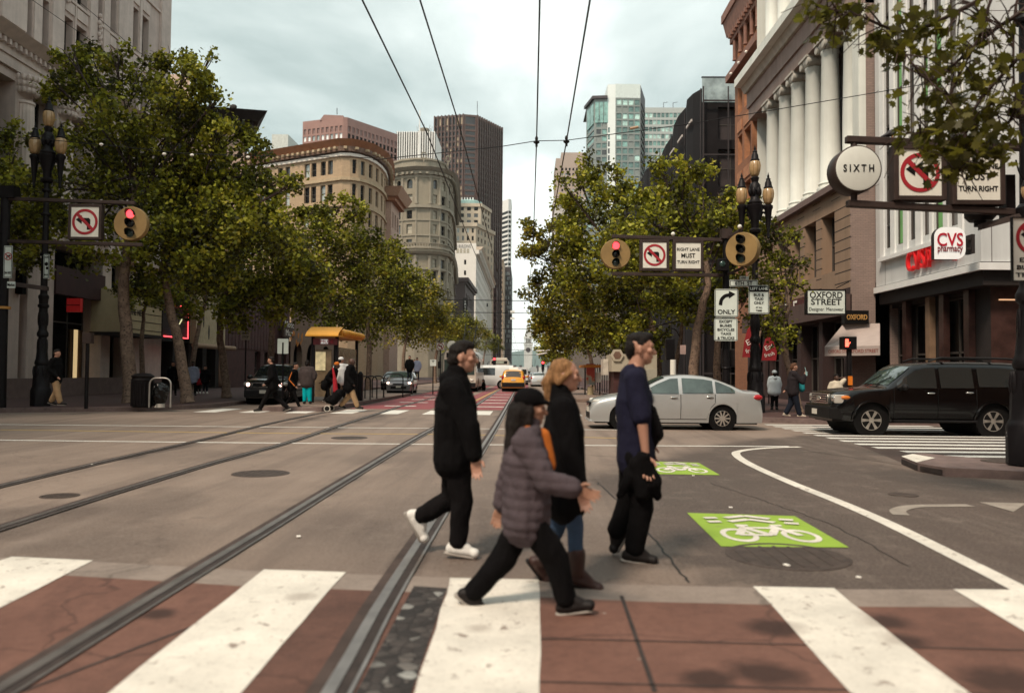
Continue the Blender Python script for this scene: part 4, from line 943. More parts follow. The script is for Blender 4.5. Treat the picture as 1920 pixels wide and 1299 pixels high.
rows = [(15.75, 18.0), (19.0, 21.4), (22.6, 24.9), (26, 28.3)]
lf(15.2, 31, cw, rows, ST, .38, (G_BLACK, G_BLACK, G_DARK), 1)
cg = [(cw[0][0]-.3+i*pitch*.98, cw[0][0]+1.5+i*pitch*.98) for i in range(10)]
lf(7.6, 14.0, cg, [(8.2, 13.6)], ST, .9, (G_BLACK,), 2)
gcol = cols_px(A, E, [(206, 245), (98, 189), (34, 49), (-60, 12)], 650) + [(18, 22), (24, 29)]
lf(.15, 7.6, gcol, [(.2, 7.2)], ST, 1.0, (G_BLACK,), 3)
b.wall(A, (-60, 47.4), .15, 31, ST)
b.band([E, A], 14.0, 14.45, .14, ST2); b.band([E, A], 14.45, 15.0, .22, ST2); b.band([E, A], 15.0, 15.35, .85, ST2, slope=.5)
b.band([E, A], 7.3, 7.75, .35, ST2); b.band([E, A], .15, 1.0, .06, STB, 'plinth')
b.dentils(E, A, 14.76, 14.98, .42, .34, .15, ST2)
for r_ in rows:   # sills and spandrel panels
    b.band([E, A], r_[0]-.18, r_[0]-.05, .10, ST2, 'sill')
B = b.P('balustrade')
for (a0, a1) in cw:
    for i in range(4): x = a0+(a1-a0)*(i+.5)/4; B.mm(FL+.02, FL+.14, 47.4-x-.05, 47.4-x+.05, 15.36, 15.56, ST2)
B = b.P('pilaster')
edges = sorted(cw)
for i in range(0, len(edges)-1):
    a0 = edges[i][1]; a1 = edges[i+1][0]
    if a1-a0 > .75: B.mm(FL, FL+.12, 47.4-a1+.12, 47.4-a0-.12, 15.9, 31, ST2)
    else: B.mm(FL-.02, FL+.08, 47.4-a1+.06, 47.4-a0-.06, 15.6, 31, ST2)
B.mm(FL, FL+.16, 46.2, 47.38, 15.9, 31, ST2)
for (a0, a1) in cw[:8]:   # raised spandrel panels
    for z0, z1 in ((18.25, 18.75), (21.65, 22.3), (25.1, 25.7)): B.mm(FL, FL+.07, 47.4-a1, 47.4-a0, z0, z1, ST2)
B = b.P('garland')
for px, z in ((105, 20.2), (165, 19.2), (102, 21)):
    y = yat(px, FL)
    for k in range(9): B.ell((FL+.16, y+.08*math.sin(k*2.1), z-k*.19), (.12, .13-.006*k, .13), ST2, None, 8, 6)
B = b.P('column')
for i in range(9):
    y = 47.4-(cg[i][0]+cg[i][1])/2 - pitch*.49 + .0
    column(B, FL+.05, y, 7.75, 13.3, .42, ST2, 1, 32)
    for k in range(16):
        a = k*math.pi/8
        for rr, zz, q in ((.44, 13.35, .12), (.50, 13.6, .13), (.56, 13.85, .12)): B.ell((FL+.05+math.cos(a)*rr, y+math.sin(a)*rr, zz), (q, q, .16), ST2, None, 6, 5)
B = b.P('entrance_doors'); DR = mat('brass_door', (.16, .10, .05), .4, .6)
for i, px in enumerate((132, 142, 150, 158)):
    y = yat(px, FL-.9); B.mm(FL-.98, FL-.90, y-.12, y+.12, .2, 3.4, mat('door_lit_glass', (.35, .26, .14), .5, emis=(1, .72, .36), estr=.35) if i % 2 else DR)
B = b.P('awning_board'); y0, y1 = yat(190, FL), yat(97, FL); B.mm(FL-.2, FL+.1, y1, y0, 4.9, 6.2, mat('maroon_board', (.06, .022, .022), .7))
b.P('flag_bracket').mm(FL, FL+.3, yat(28, FL)-.15, yat(28, FL)+.15, 4.6, 5.6, G_BLACK)
LW = b.finish(smooth=40)
# red sign over that entrance
RS = mat('sign_red', (.30, .012, .012), .5, emis=(.8, .02, .02), estr=.05)
B = MB(); p0, p1 = FX(150, 590, FL+.9), FX(182, 590, FL+.9)
zb, zt = FX(166, 587, FL+.9).z, FX(166, 562, FL+.9).z
B.mm(FL+.25, FL+.9, p0.y, p0.y+.22, zb, zt, RS); B.mm(FL+.1, FL+.25, p0.y+.08, p0.y+.14, zb+.2, zt-.2, G_BLACK)
B.mm(FL+.27, FL+.88, p0.y-.012, p0.y, (zb+zt)/2-.02, (zb+zt)/2+.02, G_BLACK)
tag(B.build('hanging_sign', origin=(FL+.5, p0.y, zb), bevel=.01), 'small red hanging sign above the dark entrance of the pale stone block', 'sign')
# ---------------- left: low shopfronts between 47.6 and 62
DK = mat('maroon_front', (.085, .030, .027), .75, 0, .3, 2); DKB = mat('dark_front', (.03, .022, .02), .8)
CREAM = mat('marquee_cream', (.50, .41, .25), .7, 0, .1, 2)
b = Bld('theatre_front', 'dark low theatre front behind the street trees with a cream marquee on it', (FL-.4, 52, .15))
E, A = (FL-.4, 57.5), (FL-.4, 47.6)
b.face(A, E, .15, 12.5, spread(.3, 9.6, 4, .7), [(.2, 3.2)], DKB, .8, (G_BLACK, G_DARK), 2); b.roof([A, E, (-60, 47.6), (-60, 57.5)], 12.5, ROOFM)
b.band([A, E], 12.1, 12.7, .5, DK); b.finish()
def signbox(name, label, X, px0, px1, py0, py1, mt, th=.3, cat='sign', fr=None):
    """box sign fixed flat to a facade at plane X"""
    ya, yb = yat(px0, X), yat(px1, X); pm = (px0+px1)/2
    zt, zb = FX(pm, py0, X).z, FX(pm, py1, X).z
    t = thing(name, label, cat, (X, (ya+yb)/2, zb)); B = MB(); B.mm(X-th, X, min(ya, yb), max(ya, yb), zb, zt, mt); B.build('board', t, bevel=.02)
    return t, min(ya, yb), max(ya, yb), zb, zt
t, ya, yb, zb, zt = signbox('marquee', 'cream theatre marquee with black letter rails beside the neon sign', FL+1.2, 226, 301, 548, 626, CREAM, 1.6)
B = MB()
for i in range(5): z = zb+(zt-zb)*(i+.5)/5; B.mm(FL+1.2, FL+1.215, ya+.05, yb-.05, z-.025, z+.01, DKB)
B.mm(FL-.4, FL+1.28, ya-.1, yb+.1, zb-.16, zb, DKB); B.build('letter_rail', t)
text(t, 'THE NEW', (FL+1.215, (ya+yb)/2-.6, zb+(zt-zb)*.5), .45, DKB, (0, 1, 0), (0, 0, 1), 1.6, bold=.02)
t, ya, yb, zb, zt = signbox('neon_sign', 'black neon sign board outlined by a glowing red tube', FL+1.0, 303, 350, 570, 634, DKB, .35)
NEON = mat('neon_red', (.9, .05, .05), .3, emis=(1, .06, .07), estr=2.2); NB = mat('neon_blue', (.1, .5, .9), .3, emis=(.05, .42, 1), estr=2.0); NY = mat('neon_white', (.8, .8, .5), .4, emis=(.8, .8, .45), estr=.5)
B = MB(); xx = FL+1.06; e = .06
B.tube([(xx, ya+e, zb+e), (xx, yb-e, zb+e), (xx, yb-e, zt-e), (xx, ya+e, zt-e)], .035, NEON, 6); B.build('neon_outline', t)
B = MB(); c = (ya+yb)/2
for dy in (0, .12): B.tube([(xx, c-.9+dy, zb+1.3), (xx, c-.25+dy*.3, zb+.6)], .02, NY, 5); B.tube([(xx, c+.75+dy, zb+1.25), (xx, c+.35+dy*.4, zb+.85)], .02, NY, 5)
B.build('neon_strokes', t)
B = MB(); B.tube([(xx, c-.25, zb+.65), (xx, c-.1, zb+.58), (xx, c-.15, zb+.35), (xx, c-.3, zb+.12)], .03, NB, 6); B.tube([(xx, c-.15, zb+.35), (xx, c+.05, zb+.3), (xx, c+.05, zb+.12)], .03, NB, 6); B.build('neon_figure', t)
t, ya, yb, zb, zt = signbox('signboard', 'large cream signboard painted with dark figures above the awning rail', FL+.6, 366, 421, 552, 646, mat('sign_cream', (.44, .36, .23), .75), .4)
B = MB()
for (dy, dz, w_, h_) in ((-1.3, 1.5, .1, .9), (-.4, .8, .13, 1.0), (.4, 2.4, .12, .9), (1.2, 1.2, .08, .5)): B.ell((FL+.6, (ya+yb)/2+dy, zb+dz), (.01, w_, h_/2), DKB)
B.build('painted_figures', t)
B = MB(); B.tube([(FL+.9, ya-1.0, zb-.15), (FL+.9, yb+1.0, zb-.15)], .16, mat('awning_roll', (.30, .20, .13), .8), 10); B.build('rolled_awning', t)
# further maroon shop and convenience store
b = Bld('maroon_shop', 'dark maroon panelled shop building behind the parked black car', (FL-.2, 66, .15))
E, A = (FL-.2, 74), (FL-.2, 57.6)
b.face(A, E, .15, 9, spread(6.5, 16, 4, .6), [(.3, 3.0)], DK, .4, (G_BLACK,), 1); b.roof([A, E, (-60, 57.6), (-60, 74)], 9, ROOFM)
B = b.P('board_panels')
for i in range(22): y = 57.9+i*.72; B.mm(FL-.2, FL-.14, y, y+.62, 3.1, 8.6, DK)
b.finish()
b = Bld('corner_store', 'corner store front with arched doorway left of the yellow roofed shelter', (FL-.1, 82, .15))
E, A = (FL-.1, 92), (FL-.1, 74.1)
b.face(A, E, .15, 10, [(1, 4), (5.5, 9), (11, 15.5)], [(.3, 4.2)], mat('store_stone', (.20, .13, .09), .8), .6, (G_BLACK,), 2, arch=(0,)); b.roof([A, E, (-60, 74.1), (-60, 92)], 10, ROOFM)
b.band([A, E], 9.3, 10.1, .7, DKB); b.finish()
t, ya, yb, zb, zt = signbox('shop_sign', 'small dark shop sign lettered in white with orange leaves', FL+.4, 531, 551, 604, 632, mat('sign_brown', (.07, .035, .02), .6), .2)
text(t, 'Mooc\nMart', (FL+.42, (ya+yb)/2, (zb+zt)/2+.1), .8, LIT, (0, 1, 0), width=(yb-ya)*.8)
B = MB(); rnd = random.Random(5)
for i in range(14): B.ell((FL+.42, yb+rnd.uniform(-1.2, 2.6), zb+rnd.uniform(-.6, .5)), (.03, .28, .16), mat('orange_leaf', (.45, .16, .02), .7), Matrix.Rotation(rnd.uniform(0, 3), 3, 'X'), 8, 5)
B.build('painted_leaves', t)
# building with the dark projecting cornice, behind the near left trees
PEACH = mat('peach_stucco', (.55, .40, .31), .85, 0, .12, .8, streak=.3)
b = Bld('corniced_building', 'peach building with a black projecting cornice half hidden by the left trees', (FL, 95, .15))
q = [V((-48, 58, 0)), V((PD(452, 600, 64).x, 64, 0)), V((-46, 112, 0))]
L = (q[1]-q[0]).length; zk = zat(452, 213, 64)
b.face(q[0], q[1], .15, zk, spread(1, L-.6, 9, .45), [(zk-10, zk-7.4), (zk-5.6, zk-2.6)], PEACH, .3, (G_DARK, G_MID), 1); b.wall(q[1], q[2], .15, zk, PEACH); b.roof(q, zk-.1, ROOFM)
BLK = mat('black_cornice', (.025, .018, .017), .7)
b.band(q, zk-1.3, zk-.8, .6, BLK); b.band(q, zk-.8, zk-.1, 1.5, BLK, slope=.35)
b.dentils(q[0], q[1], zk-1.1, zk-.8, 1.2, 1.0, .45, BLK)
for i in range(16): c = q[0].lerp(q[1], (i+.5)/16); b.P('cresting').ell((c.x+.4, c.y-1.4, zk), (.3, .12, .22), BLK, None, 8, 6)
b.finish()
b = Bld('setback_building', 'plain peach building rising behind the black cornice on the left', (-40, 80, .15))
b.face((-60, 76), (-32.6, 76), .15, 30, spread(2, 28, 7, .4), [(23, 25), (26.5, 28.5)], PEACH, .2, (G_DARK,), 1); b.wall((-32.6, 76), (-50, 105), .15, 30, PEACH)
b.roof([(-60, 76), (-32.6, 76), (-50, 105), (-60, 105)], 30, ROOFM); b.finish()

# ---------------- tan building with the rounded corner
TAN = brick('tan_brick', (.43, .305, .19), (.38, .265, .165), (.33, .24, .155), .6, .25, 'SZ ', .85, .02, .2); TANT = mat('tan_trim', (.40, .30, .19), .8, streak=.3); RUST = mat('rust_cornice', (.25, .105, .05), .75, 0, .2, 1); WHT = mat('white_trim', (.66, .60, .53), .75)
b = Bld('tan_corner_building', 'tan brick building with rounded corner and heavy rust brown cornice', (-30, 122, .15))
PA, PB = PD(440, 600, 128), PD(637, 600, 118)
ztop = zat(637, 270, 118)
cv = [PD(x, 600, d) for x, d in ((637, 118), (652, 118.1), (668, 118.8), (684, 120.2), (698, 122.4), (709, 125.2), (716, 128.2), (720, 132), (721.5, 142))]
zr = lambda a, c: (zat(600, c, 119), zat(600, a, 119))
rws = sorted([zr(301, 327), zr(346, 376), zr(392, 421), zr(438, 465), zr(484, 510), zr(530, 560)])
pc = cols_px((PA.x, PA.y), (PB.x, PB.y), [(450, 459), (463, 472), (482, 491), (495, 504), (516, 525), (530, 539), (566, 576), (579, 588.5), (596.5, 606), (610, 619.5)])
z1 = zat(637, 288, 118)
b.face(PA, PB, .15, z1, pc, rws, TAN, .35, (G_MID, G_SKY, G_DARK), 1)
n = len(cv)
winp = [(651, 662.5), (670, 680), (687, 696), (699, 706), (709.5, 714), (714.8, 718.2)]
for i in range(n-1):
    L = (cv[i+1]-cv[i]).length
    inn = [w for w in winp if cv_in(w)] if False else []
    if i < 1: c = []
    else: c = [(L*.28, L*.74)] if i < 7 else spread(0.5, L, 4, .45)
    b.face(cv[i], cv[i+1], .15, z1, c, rws, TAN, .35, (G_DARK, G_DARK, G_MID), 1)
path = [PA]+cv
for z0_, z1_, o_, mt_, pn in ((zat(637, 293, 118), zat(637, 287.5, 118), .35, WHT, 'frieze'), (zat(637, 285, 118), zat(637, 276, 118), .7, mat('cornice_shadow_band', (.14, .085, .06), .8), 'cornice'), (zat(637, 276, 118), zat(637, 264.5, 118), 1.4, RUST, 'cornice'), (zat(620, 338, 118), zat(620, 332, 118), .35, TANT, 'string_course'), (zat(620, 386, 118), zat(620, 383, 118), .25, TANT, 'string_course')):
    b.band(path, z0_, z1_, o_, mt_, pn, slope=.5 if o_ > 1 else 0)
zz0, zz1 = zat(637, 285, 118), zat(637, 277.5, 118)
for i in range(len(path)-1): b.dentils(path[i], path[i+1], zat(637, 282, 118), zat(637, 277.5, 118), 1.2, 1.0, .45, TANT)
b.roof(path+[V((-23, 160, 0)), V((-60, 160, 0))], zat(637, 266, 118), ROOFM)
b.P('roof_hut').mm(PD(517, 262, 130).x, PD(547, 262, 130).x, 128, 134, zat(530, 290, 130), zat(530, 259, 130), mat('roof_hut', (.5, .52, .48), .7))
b.finish()
# lower pinkish building beyond it
PINK = mat('pink_stone', (.40, .27, .21), .85)
b = Bld('pink_cornice_building', 'pinkish building with deep cornice between tan building and grey drum building', (FL, 136, .15))
zc = zat(735, 376, 136)
b.face((FL-.8, 132.5), (FL-.8, 141), .15, zc, spread(.6, 8, 3, .5), [(zc-14, zc-11.5), (zc-9.5, zc-6.6), (zc-5, zc-2.4)][:3], PINK, .3, (G_DARK,), 1); b.face((-26, 132.5), (FL-.8, 132.5), .15, zc, [], [], PINK); b.wall((FL-.8, 141), (-40, 150), .15, zc, PINK)
b.band([(-26, 132.5), (FL-.8, 132.5), (FL-.8, 141), (-40, 148)], zc-.9, zc-.2, .8, RUST); b.band([(-26, 132.5), (FL-.8, 132.5), (FL-.8, 141), (-40, 148)], zc-.2, zc+1.2, 2.1, mat('pink_cornice', (.36, .22, .15), .8), slope=.4)
b.roof([(FL-.8, 132.5), (FL-.8, 141), (-40, 148), (-26, 132.5)], zc+.4, ROOFM); b.finish()

# ---------------- grey drum building
GR = mat('grey_stone', (.25, .215, .16), .85, 0, .1, .6, streak=.3); GRT = mat('grey_stone_trim', (.27, .235, .18), .85, 0, .1, .6, streak=.3); GRD = mat('grey_stone_dark', (.20, .17, .13), .85)
b = Bld('round_corner_building', 'grey stone building with a round drum corner and arched top windows', (-30, 205, .15))
dp = [PD(x, 600, d) for x, d in ((700, 222), (727, 206), (737, 203.6), (752, 201.4), (778, 200), (804, 200.4), (822, 202), (836, 205), (843, 211), (846, 219), (848.5, 232))]
dz = lambda py: zat(790, py, 201)
fl = [(dz(354), dz(337)), (dz(381.5), dz(365)), (dz(410.5), dz(395)), (dz(438.5), dz(421)), (dz(455), dz(449)), (dz(501), dz(485)), (dz(524), dz(508)), (dz(560), dz(540))]
zcor = dz(322)
for i in range(len(dp)-1):
    L = (dp[i+1]-dp[i]).length
    if i == 0: c = spread(6, L, 2, .4)
    elif i in (1,): c = []
    elif i == 9: c = spread(.5, L, 4, .45)
    elif i == 4: c = [(L*.06, L*.14+.0)] if False else []
    else: c = [(L*.24, L*.76)]
    if i == 3: c = [(L*.30, L*.70)]
    if i == 5: c = [(L*.30, L*.72)]
    b.face(dp[i], dp[i+1], .15, zcor, c, fl, GR, .5, (G_BLIND, G_MID, G_DARK, G_BLIND), 1, arch=(7,) if True else ())
DE = PD(851.5, 600, 270); b.face(dp[-1], DE, .15, zcor, spread(2, 36, 7, .5), fl, GR, .5, (G_DARK, G_MID), 1)
pth = dp+[DE]
for z0_, z1_, o_, mt_ in ((dz(334), dz(329), .25, GRT), (dz(329), dz(322.5), .8, GRT), (dz(322.5), dz(317), 2.0, GRD), (dz(391), dz(385.5), .7, GRT), (dz(473), dz(466), .5, GRT), (dz(477), dz(472.5), 1.4, GRT), (dz(467), dz(463), .9, GRT), (dz(506), dz(503), .4, GRT), (dz(414.5), dz(412.5), .25, GRT), (dz(443), dz(440.5), .25, GRT)):
    b.band(pth, z0_, z1_, o_, mt_, slope=.4 if o_ > 1 else 0)
for i in range(1, 10): b.dentils(dp[i], dp[i+1], dz(329), dz(325), 1.35, 1.3, .6, GRT)
b.dentils(dp[-1], DE, dz(329), dz(325), 1.35, 1.5, .6, GRT)
ins = []
for p in pth: ins.append(p+(V((-38, 222, 0))-p).normalized()*1.6)
for i in range(len(ins)-1): b.wall(ins[i], ins[i+1], dz(318), dz(297), GRT)
b.roof(ins+[V((-50, 268, 0)), V((-50, 215, 0))], dz(298), ROOFM); b.band(ins, dz(299.5), dz(296), .35, GRT)
B = b.P('pilaster')
for i in range(1, 10):   # giant pilasters at the facet joints on the top and lower orders
    p = dp[i]; 
    for (za, zb_, r_) in ((dz(384), dz(335), .38), (dz(542), dz(480), .5), (dz(462), dz(392), .22)): B.lathe([(r_*1.25, 0), (r_*1.25, .5), (r_, .6), (r_*.9, zb_-za-.8), (r_*1.3, zb_-za-.1), (r_*1.3, zb_-za)], GRT, (p.x, p.y, za), 10)
B = b.P('wreath')
for i in (4, 6):
    p = (dp[i]+dp[i+1])/2 if i == 4 else dp[7]; q = (p-V((-32, 222, 0))); q.z = 0; q.normalize()
    for k in range(12):
        a = k*math.pi/6; r_ = V((-q.y, q.x, 0)); c = p+q*.2+r_*math.cos(a)*.62+V((0, 0, dz(400)+math.sin(a)*.8)); B.ell(c, (.2, .2, .2), GRT, None, 6, 5)
    B.ell(p+q*.15+V((0, 0, dz(408))), (.25, .25, .8), GRT, None, 8, 6)
b.P('balustrade')
for i in range(1, 10):
    u = dp[i+1]-dp[i]
    for k in range(5): p = dp[i]+u*(k+.5)/5; b.P('balustrade').mm(p.x-.14, p.x+.14, p.y-.75, p.y-.45, dz(463), dz(457.5), GRT)
b.band(dp[1:], dz(457.5), dz(456), .8, GRT, 'balustrade', inn=-.4)
b.finish()

# ---------------- towers
def tower_box(name, label, pts, ztop, mt, gr, rows, frac_n, far=True, depth=.4, extra=None, z0=.15):
    """pts: visible faces as a polyline (outside on the right hand); frac_n per face: (n columns, fraction)"""
    b = Bld(name, label, (pts[1].x, pts[1].y, .15))
    for i in range(len(pts)-1):
        L = (pts[i+1]-pts[i]).length; n_, fr = frac_n[i]
        b.face(pts[i], pts[i+1], z0, ztop, spread(L*.02, L*.98, n_, fr) if n_ else [], rows, mt, depth, gr[i] if isinstance(gr[0], tuple) else gr, 0)
    c = pts[0]+pts[-1]-pts[len(pts)//2]; b.roof(pts+[c], ztop-.3, ROOFM)
    if extra: extra(b)
    b.finish(far=far); return b
def rowz(py0, pitch, h, n, D, px): 
    return sorted((zat(px, py0+i*pitch+h, D), zat(px, py0+i*pitch, D)) for i in range(n))
REDG = mat('red_granite', (.27, .15, .125), .6, 0, .1, .5); REDW = mat('red_tower_window', (.20, .12, .105), .3)
pts = [PD(560.5, 650, 306), PD(637, 650, 300), PD(645, 650, 300.5), PD(740, 650, 322)]
def ex(b):
    zt = zat(640, 219, 300); X = lambda px: PD(px, 650, 306).x; b.P('roof_plant').prism([(X(596), 303, zt-.5), (X(640), 303, zt-.5), (X(640), 303, zt+1.4), (X(604), 303, zt+1.7)], (0, 6, 0), REDG)
    b.P('antenna').tube([PD(632, 215, 305), PD(632, 203, 305)], .15, DKB, 5)
b = Bld('red_granite_tower', 'reddish granite hotel tower with a grid of small square windows', (pts[1].x, 300, .15))
zt = zat(640, 219.5, 300)
rA = rowz(236.5, 13.3, 10, 9, 301, 620)
L0 = (pts[1]-pts[0]).length; L2 = (pts[3]-pts[2]).length
zs2 = rA[-1][0]-.8
b.face(pts[0], pts[1], .15, zs2, spread(0, L0, 9, .6), rA[:-1], REDG, .35, (G_SKY_WHITE, G_SKY_WHITE, G_SKY), 0)
b.face(pts[0], pts[1], zs2, zt, spread(0, L0, 9, .6), rA[-1:], REDG, .35, (REDW,), 0); b.wall(pts[1], pts[2], .15, zt, REDG)
b.face(pts[2], pts[3], .15, zs2, spread(0, L2, 13, .64), rA[:-1], REDG, .35, (G_DARK,), 0); b.face(pts[2], pts[3], zs2, zt, spread(0, L2, 13, .64), rA[-1:], REDG, .35, (REDW,), 0)
b.roof(pts+[V((-70, 340, 0))], zt-.3, ROOFM); ex(b); b.finish(far=True)
# white striped tower
WPI = mat('white_pier', (.72, .70, .66), .7, 0, .06)
p0, p1 = PD(738, 650, 420), PD(812, 650, 420); zt = zat(775, 248, 420)
b = Bld('white_striped_tower', 'white tower of thin vertical piers and dark glass behind the grey drum', (p0.x, 420, .15))
b.wall(p0, p1, .15, zt, mat('dark_spandrel', (.07, .06, .055), .4)); b.wall(p1, (p1.x, 450), .15, zt, WPI); b.roof([p0, p1, V((p1.x, 450, 0)), V((p0.x, 450, 0))], zt-.2, ROOFM)
B = b.P('pier'); n = 17
for i in range(n): x = p0.x+(p1.x-p0.x)*(i+.5)/n; B.mm(x-.28, x+.28, 419.3, 420, .15, zt+.3, WPI)
B = b.P('roof_plant'); c = PD(796, 245, 425); B.lathe([(3.2, 0), (3.4, 2.2), (2.6, 2.4), (2.4, 3.6), (1e-3, 3.8)], GRD, (c.x, c.y, zt-.3), 14)
for i in range(8): a = i*.8; B.tube([(c.x+3.2*math.cos(a), c.y+3.2*math.sin(a), zt), (c.x+4.2*math.cos(a), c.y+4.2*math.sin(a), zt+4.6)], .12, GRD, 4)
b.P('flagpole').tube([(PD(787, 240, 415).x, 415, zt-20), (PD(787, 240, 415).x, 415, zat(787, 207, 415))], [.6, .2], WPI, 6)
b.finish(far=True)
# dark bronze tower
BRZ = mat('bronze_pier', (.112, .062, .052), .6, 0, .12, .05); BRG = gl('bronze_glass', (.030, .020, .019), rough=.2, scale=.08); BRL = mat('bronze_lit', (.42, .33, .22), .4)
D = 560; pts = [PD(808.5, 650, 566), PD(866, 650, 560), PD(889, 650, 562), PD(938.5, 650, 592)]; zt = zat(868, 214.5, 560)
b = Bld('dark_bronze_tower', 'tall dark bronze skyscraper with vertical piers and a chamfered corner', (pts[1].x, 560, .15))
nc = (8, 1, 11)
rw = [(zt-8-3.9*i-2.6, zt-8-3.9*i) for i in range(40)]; rw = sorted(r for r in rw if r[0] > 60)+[]
rw = sorted(rw+[(zt-6.6, zt-1.2)]) if False else rw
for i in range(3):
    pts[i].z = pts[i+1].z = 0; L = (pts[i+1]-pts[i]).length
    b.face(pts[i], pts[i+1], .15, zt, spread(L*.03, L*.97, nc[i], .62 if i != 1 else .86), rw+[(zt-6.8, zt-1.5)], BRZ, .5, ((BRG, BRG, BRG, BRL) if i == 0 else (BRG,)), 0)
    u = (pts[i+1]-pts[i]).normalized(); nn = V((u.y, -u.x, 0))
    if i != 1:
        for k in range(nc[i]+1):
            p = pts[i]+u*(L*.03+L*.94*k/nc[i]); p.z = 0; b.P('pier').obox(p-u*.45, u*.9, nn*.9, V((0, 0, zt+.3)), BRZ)
b.roof(pts+[V((-60, 610, 0))], zt-.3, ROOFM); b.P('antenna').tube([PD(895, 216, 575), PD(895, 190, 575)], .25, DKB, 4); b.finish(far=False)
# white striped far tower at the end of the street
p0, p1 = PD(932, 650, 760), PD(956.5, 650, 745); zt = zat(945, 376, 750)
b = Bld('banded_tower', 'slim white tower with dark window bands at the street end', (p1.x, 750, .15))
rw = rowz(398, 8.75, 5.2, 26, 750, 945)
for q0, q1 in ((p0, PD(951, 650, 742)), (PD(951, 650, 742), p1), (p1, PD(957.3, 650, 790))):
    L = (q1-q0).length; b.face(q0, q1, .15, zt, [(L*.03, L*.97)], rw, WPI, .5, (G_DARK,), 0)
b.roof([p0, p1, V((p1.x, 790, 0)), V((p0.x, 790, 0))], zt-.3, ROOFM); b.finish(far=True)
b = Bld('dark_far_tower', 'dark narrow tower just right of the banded white tower', (PD(957, 650, 690).x, 690, .15))
q = [PD(944, 650, 690), PD(957, 650, 690), PD(960, 650, 780)]; zt = zat(955, 500, 690)
DKF = mat('dark_far', (.07, .055, .06), .6)
for i in range(2): b.face(q[i], q[i+1], .15, zt, spread(0, (q[i+1]-q[i]).length, 5, .6), rowz(510, 9, 6, 16, 690, 955), DKF, .4, (G_DARK, G_MID, G_SKY), 0)
b.roof(q+[V((q[0].x, 780, 0))], zt, ROOFM); b.finish(far=True)
# cream stepped tower
CR = mat('cream_stone', (.50, .42, .32), .8, 0, .08, .2, streak=.2); CRT = mat('teal_roof', (.33, .50, .46), .6)
D = 450
b = Bld('cream_stepped_tower', 'cream stepped high-rise with a pale green drum on its roof', (PD(880, 650, D).x, D, .15))
q = [PD(852, 650, D), PD(899, 650, D), PD(917.5, 650, D+18)]; zt = zat(880, 383, D)
rw = rowz(388, 12.4, 7, 4, D, 880)
for i in range(2):
    L = (q[i+1]-q[i]).length; b.face(q[i], q[i+1], zat(880, 430, D), zt, spread(L*.1, L*.95, (3, 3)[i], .55), rw, CR, .4, (G_DARK, G_MID), 0)
b.band(q, zt-1.5, zt+.4, .8, CR); b.roof(q+[V((q[0].x, D+30, 0))], zt, ROOFM)
q2 = [PD(850, 650, D-8), PD(890, 650, D-8), PD(924, 650, D+20)]; z2 = zat(880, 421, D-8)
rw = rowz(428, 14.5, 8.5, 12, D-8, 880)
for i in range(2):
    L = (q2[i+1]-q2[i]).length; b.face(q2[i], q2[i+1], .15, z2, spread(L*.05, L*.97, (4, 5)[i], .42), rw, CR, .4, (G_DARK, G_MID, G_SKY), 0)
b.band(q2, z2-1.2, z2+.9, 1.0, CR); b.roof(q2+[V((q2[0].x, D+40, 0))], z2, ROOFM)
c = PD(876, 650, D+12); b.P('roof_drum').lathe([(8, 0), (8, 3.2), (6, 4), (1e-3, 4.2)], CRT, (c.x, c.y, zt), 18)
for i in range(5): b.P('vents').mm(c.x-4+i*1.6, c.x-3.4+i*1.6, c.y-4, c.y-3.4, zt+3.8, zt+5.6, WPI)
b.finish(far=True)
# white lettered building
WB = mat('white_stucco', (.70, .66, .60), .8, 0, .06, .2, streak=.12); D = 330
q = [PD(840, 650, D), PD(891, 650, D), V((-20.2, 470, 0))]; zt = zat(880, 456, D)
b = Bld('white_lettered_building', 'bright white building with BUILDING lettered high on its plain side wall', (q[1].x, D, .15))
b.face(q[0], q[1], .15, zt, cols_px(q[0], q[1], [(869, 873)]), rowz(487, 20, 9, 1, D, 871)+rowz(507, 20, 9, 1, D, 871), WB, .3, (G_DARK,), 1)
Lf = (q[2]-q[1]).length; zf = zat(893, 466, D)
b.face(q[1], q[2], .15, zf, spread(2, Lf-2, 22, .5), [(zf-4.5-4*i-2.4, zf-4.5-4*i) for i in range(11)], WB, .25, (G_SKY, G_MID, G_BLIND), 0)
b.band(q[1:], zf-2.2, zf-.6, 1.2, WB); b.band(q[1:], zf-.6, zf+.8, 3.0, mat('cream_cornice', (.55, .45, .35), .8), slope=.4); b.dentils(q[1], q[2], zf-1.6, zf-.6, 2.2, 3, 1.1, WB)
b.roof([q[0], q[1], q[2], V((-60, 470, 0))], zf, ROOFM)
B = b.P('pane_marks')
for i in range(4): 
    for j in range(2): p = PD(858+i*6.5, 468+j*4.4, D-.1); B.mm(p.x-.5, p.x+.5, D-.12, D-.02, p.z-.42, p.z+.42, G_BLIND)
text(b.t, 'S BUILDING', PD(869.5, 461.5, D-.1), 2, mat('letter_grey', (.20, .19, .18), .8), width=PD(883, 461, D).x-PD(856, 461, D).x, bold=.03)
b.finish(far=True)
b = Bld('small_cream_building', 'low cream building below the white building near the tree tops', (PD(911, 650, 420).x, 420, .15))
q = [PD(902, 650, 420), PD(920, 650, 420), PD(921, 650, 450)]; zt = zat(911, 560, 420); b.face(q[0], q[1], .15, zt, [(1.2, 3.4)], rowz(569, 20, 6, 1, 420, 911), WB, .2, (G_DARK,), 1); b.wall(q[1], q[2], .15, zt, WB); b.roof(q+[V((q[0].x, 450, 0))], zt, ROOFM); b.finish(far=True)
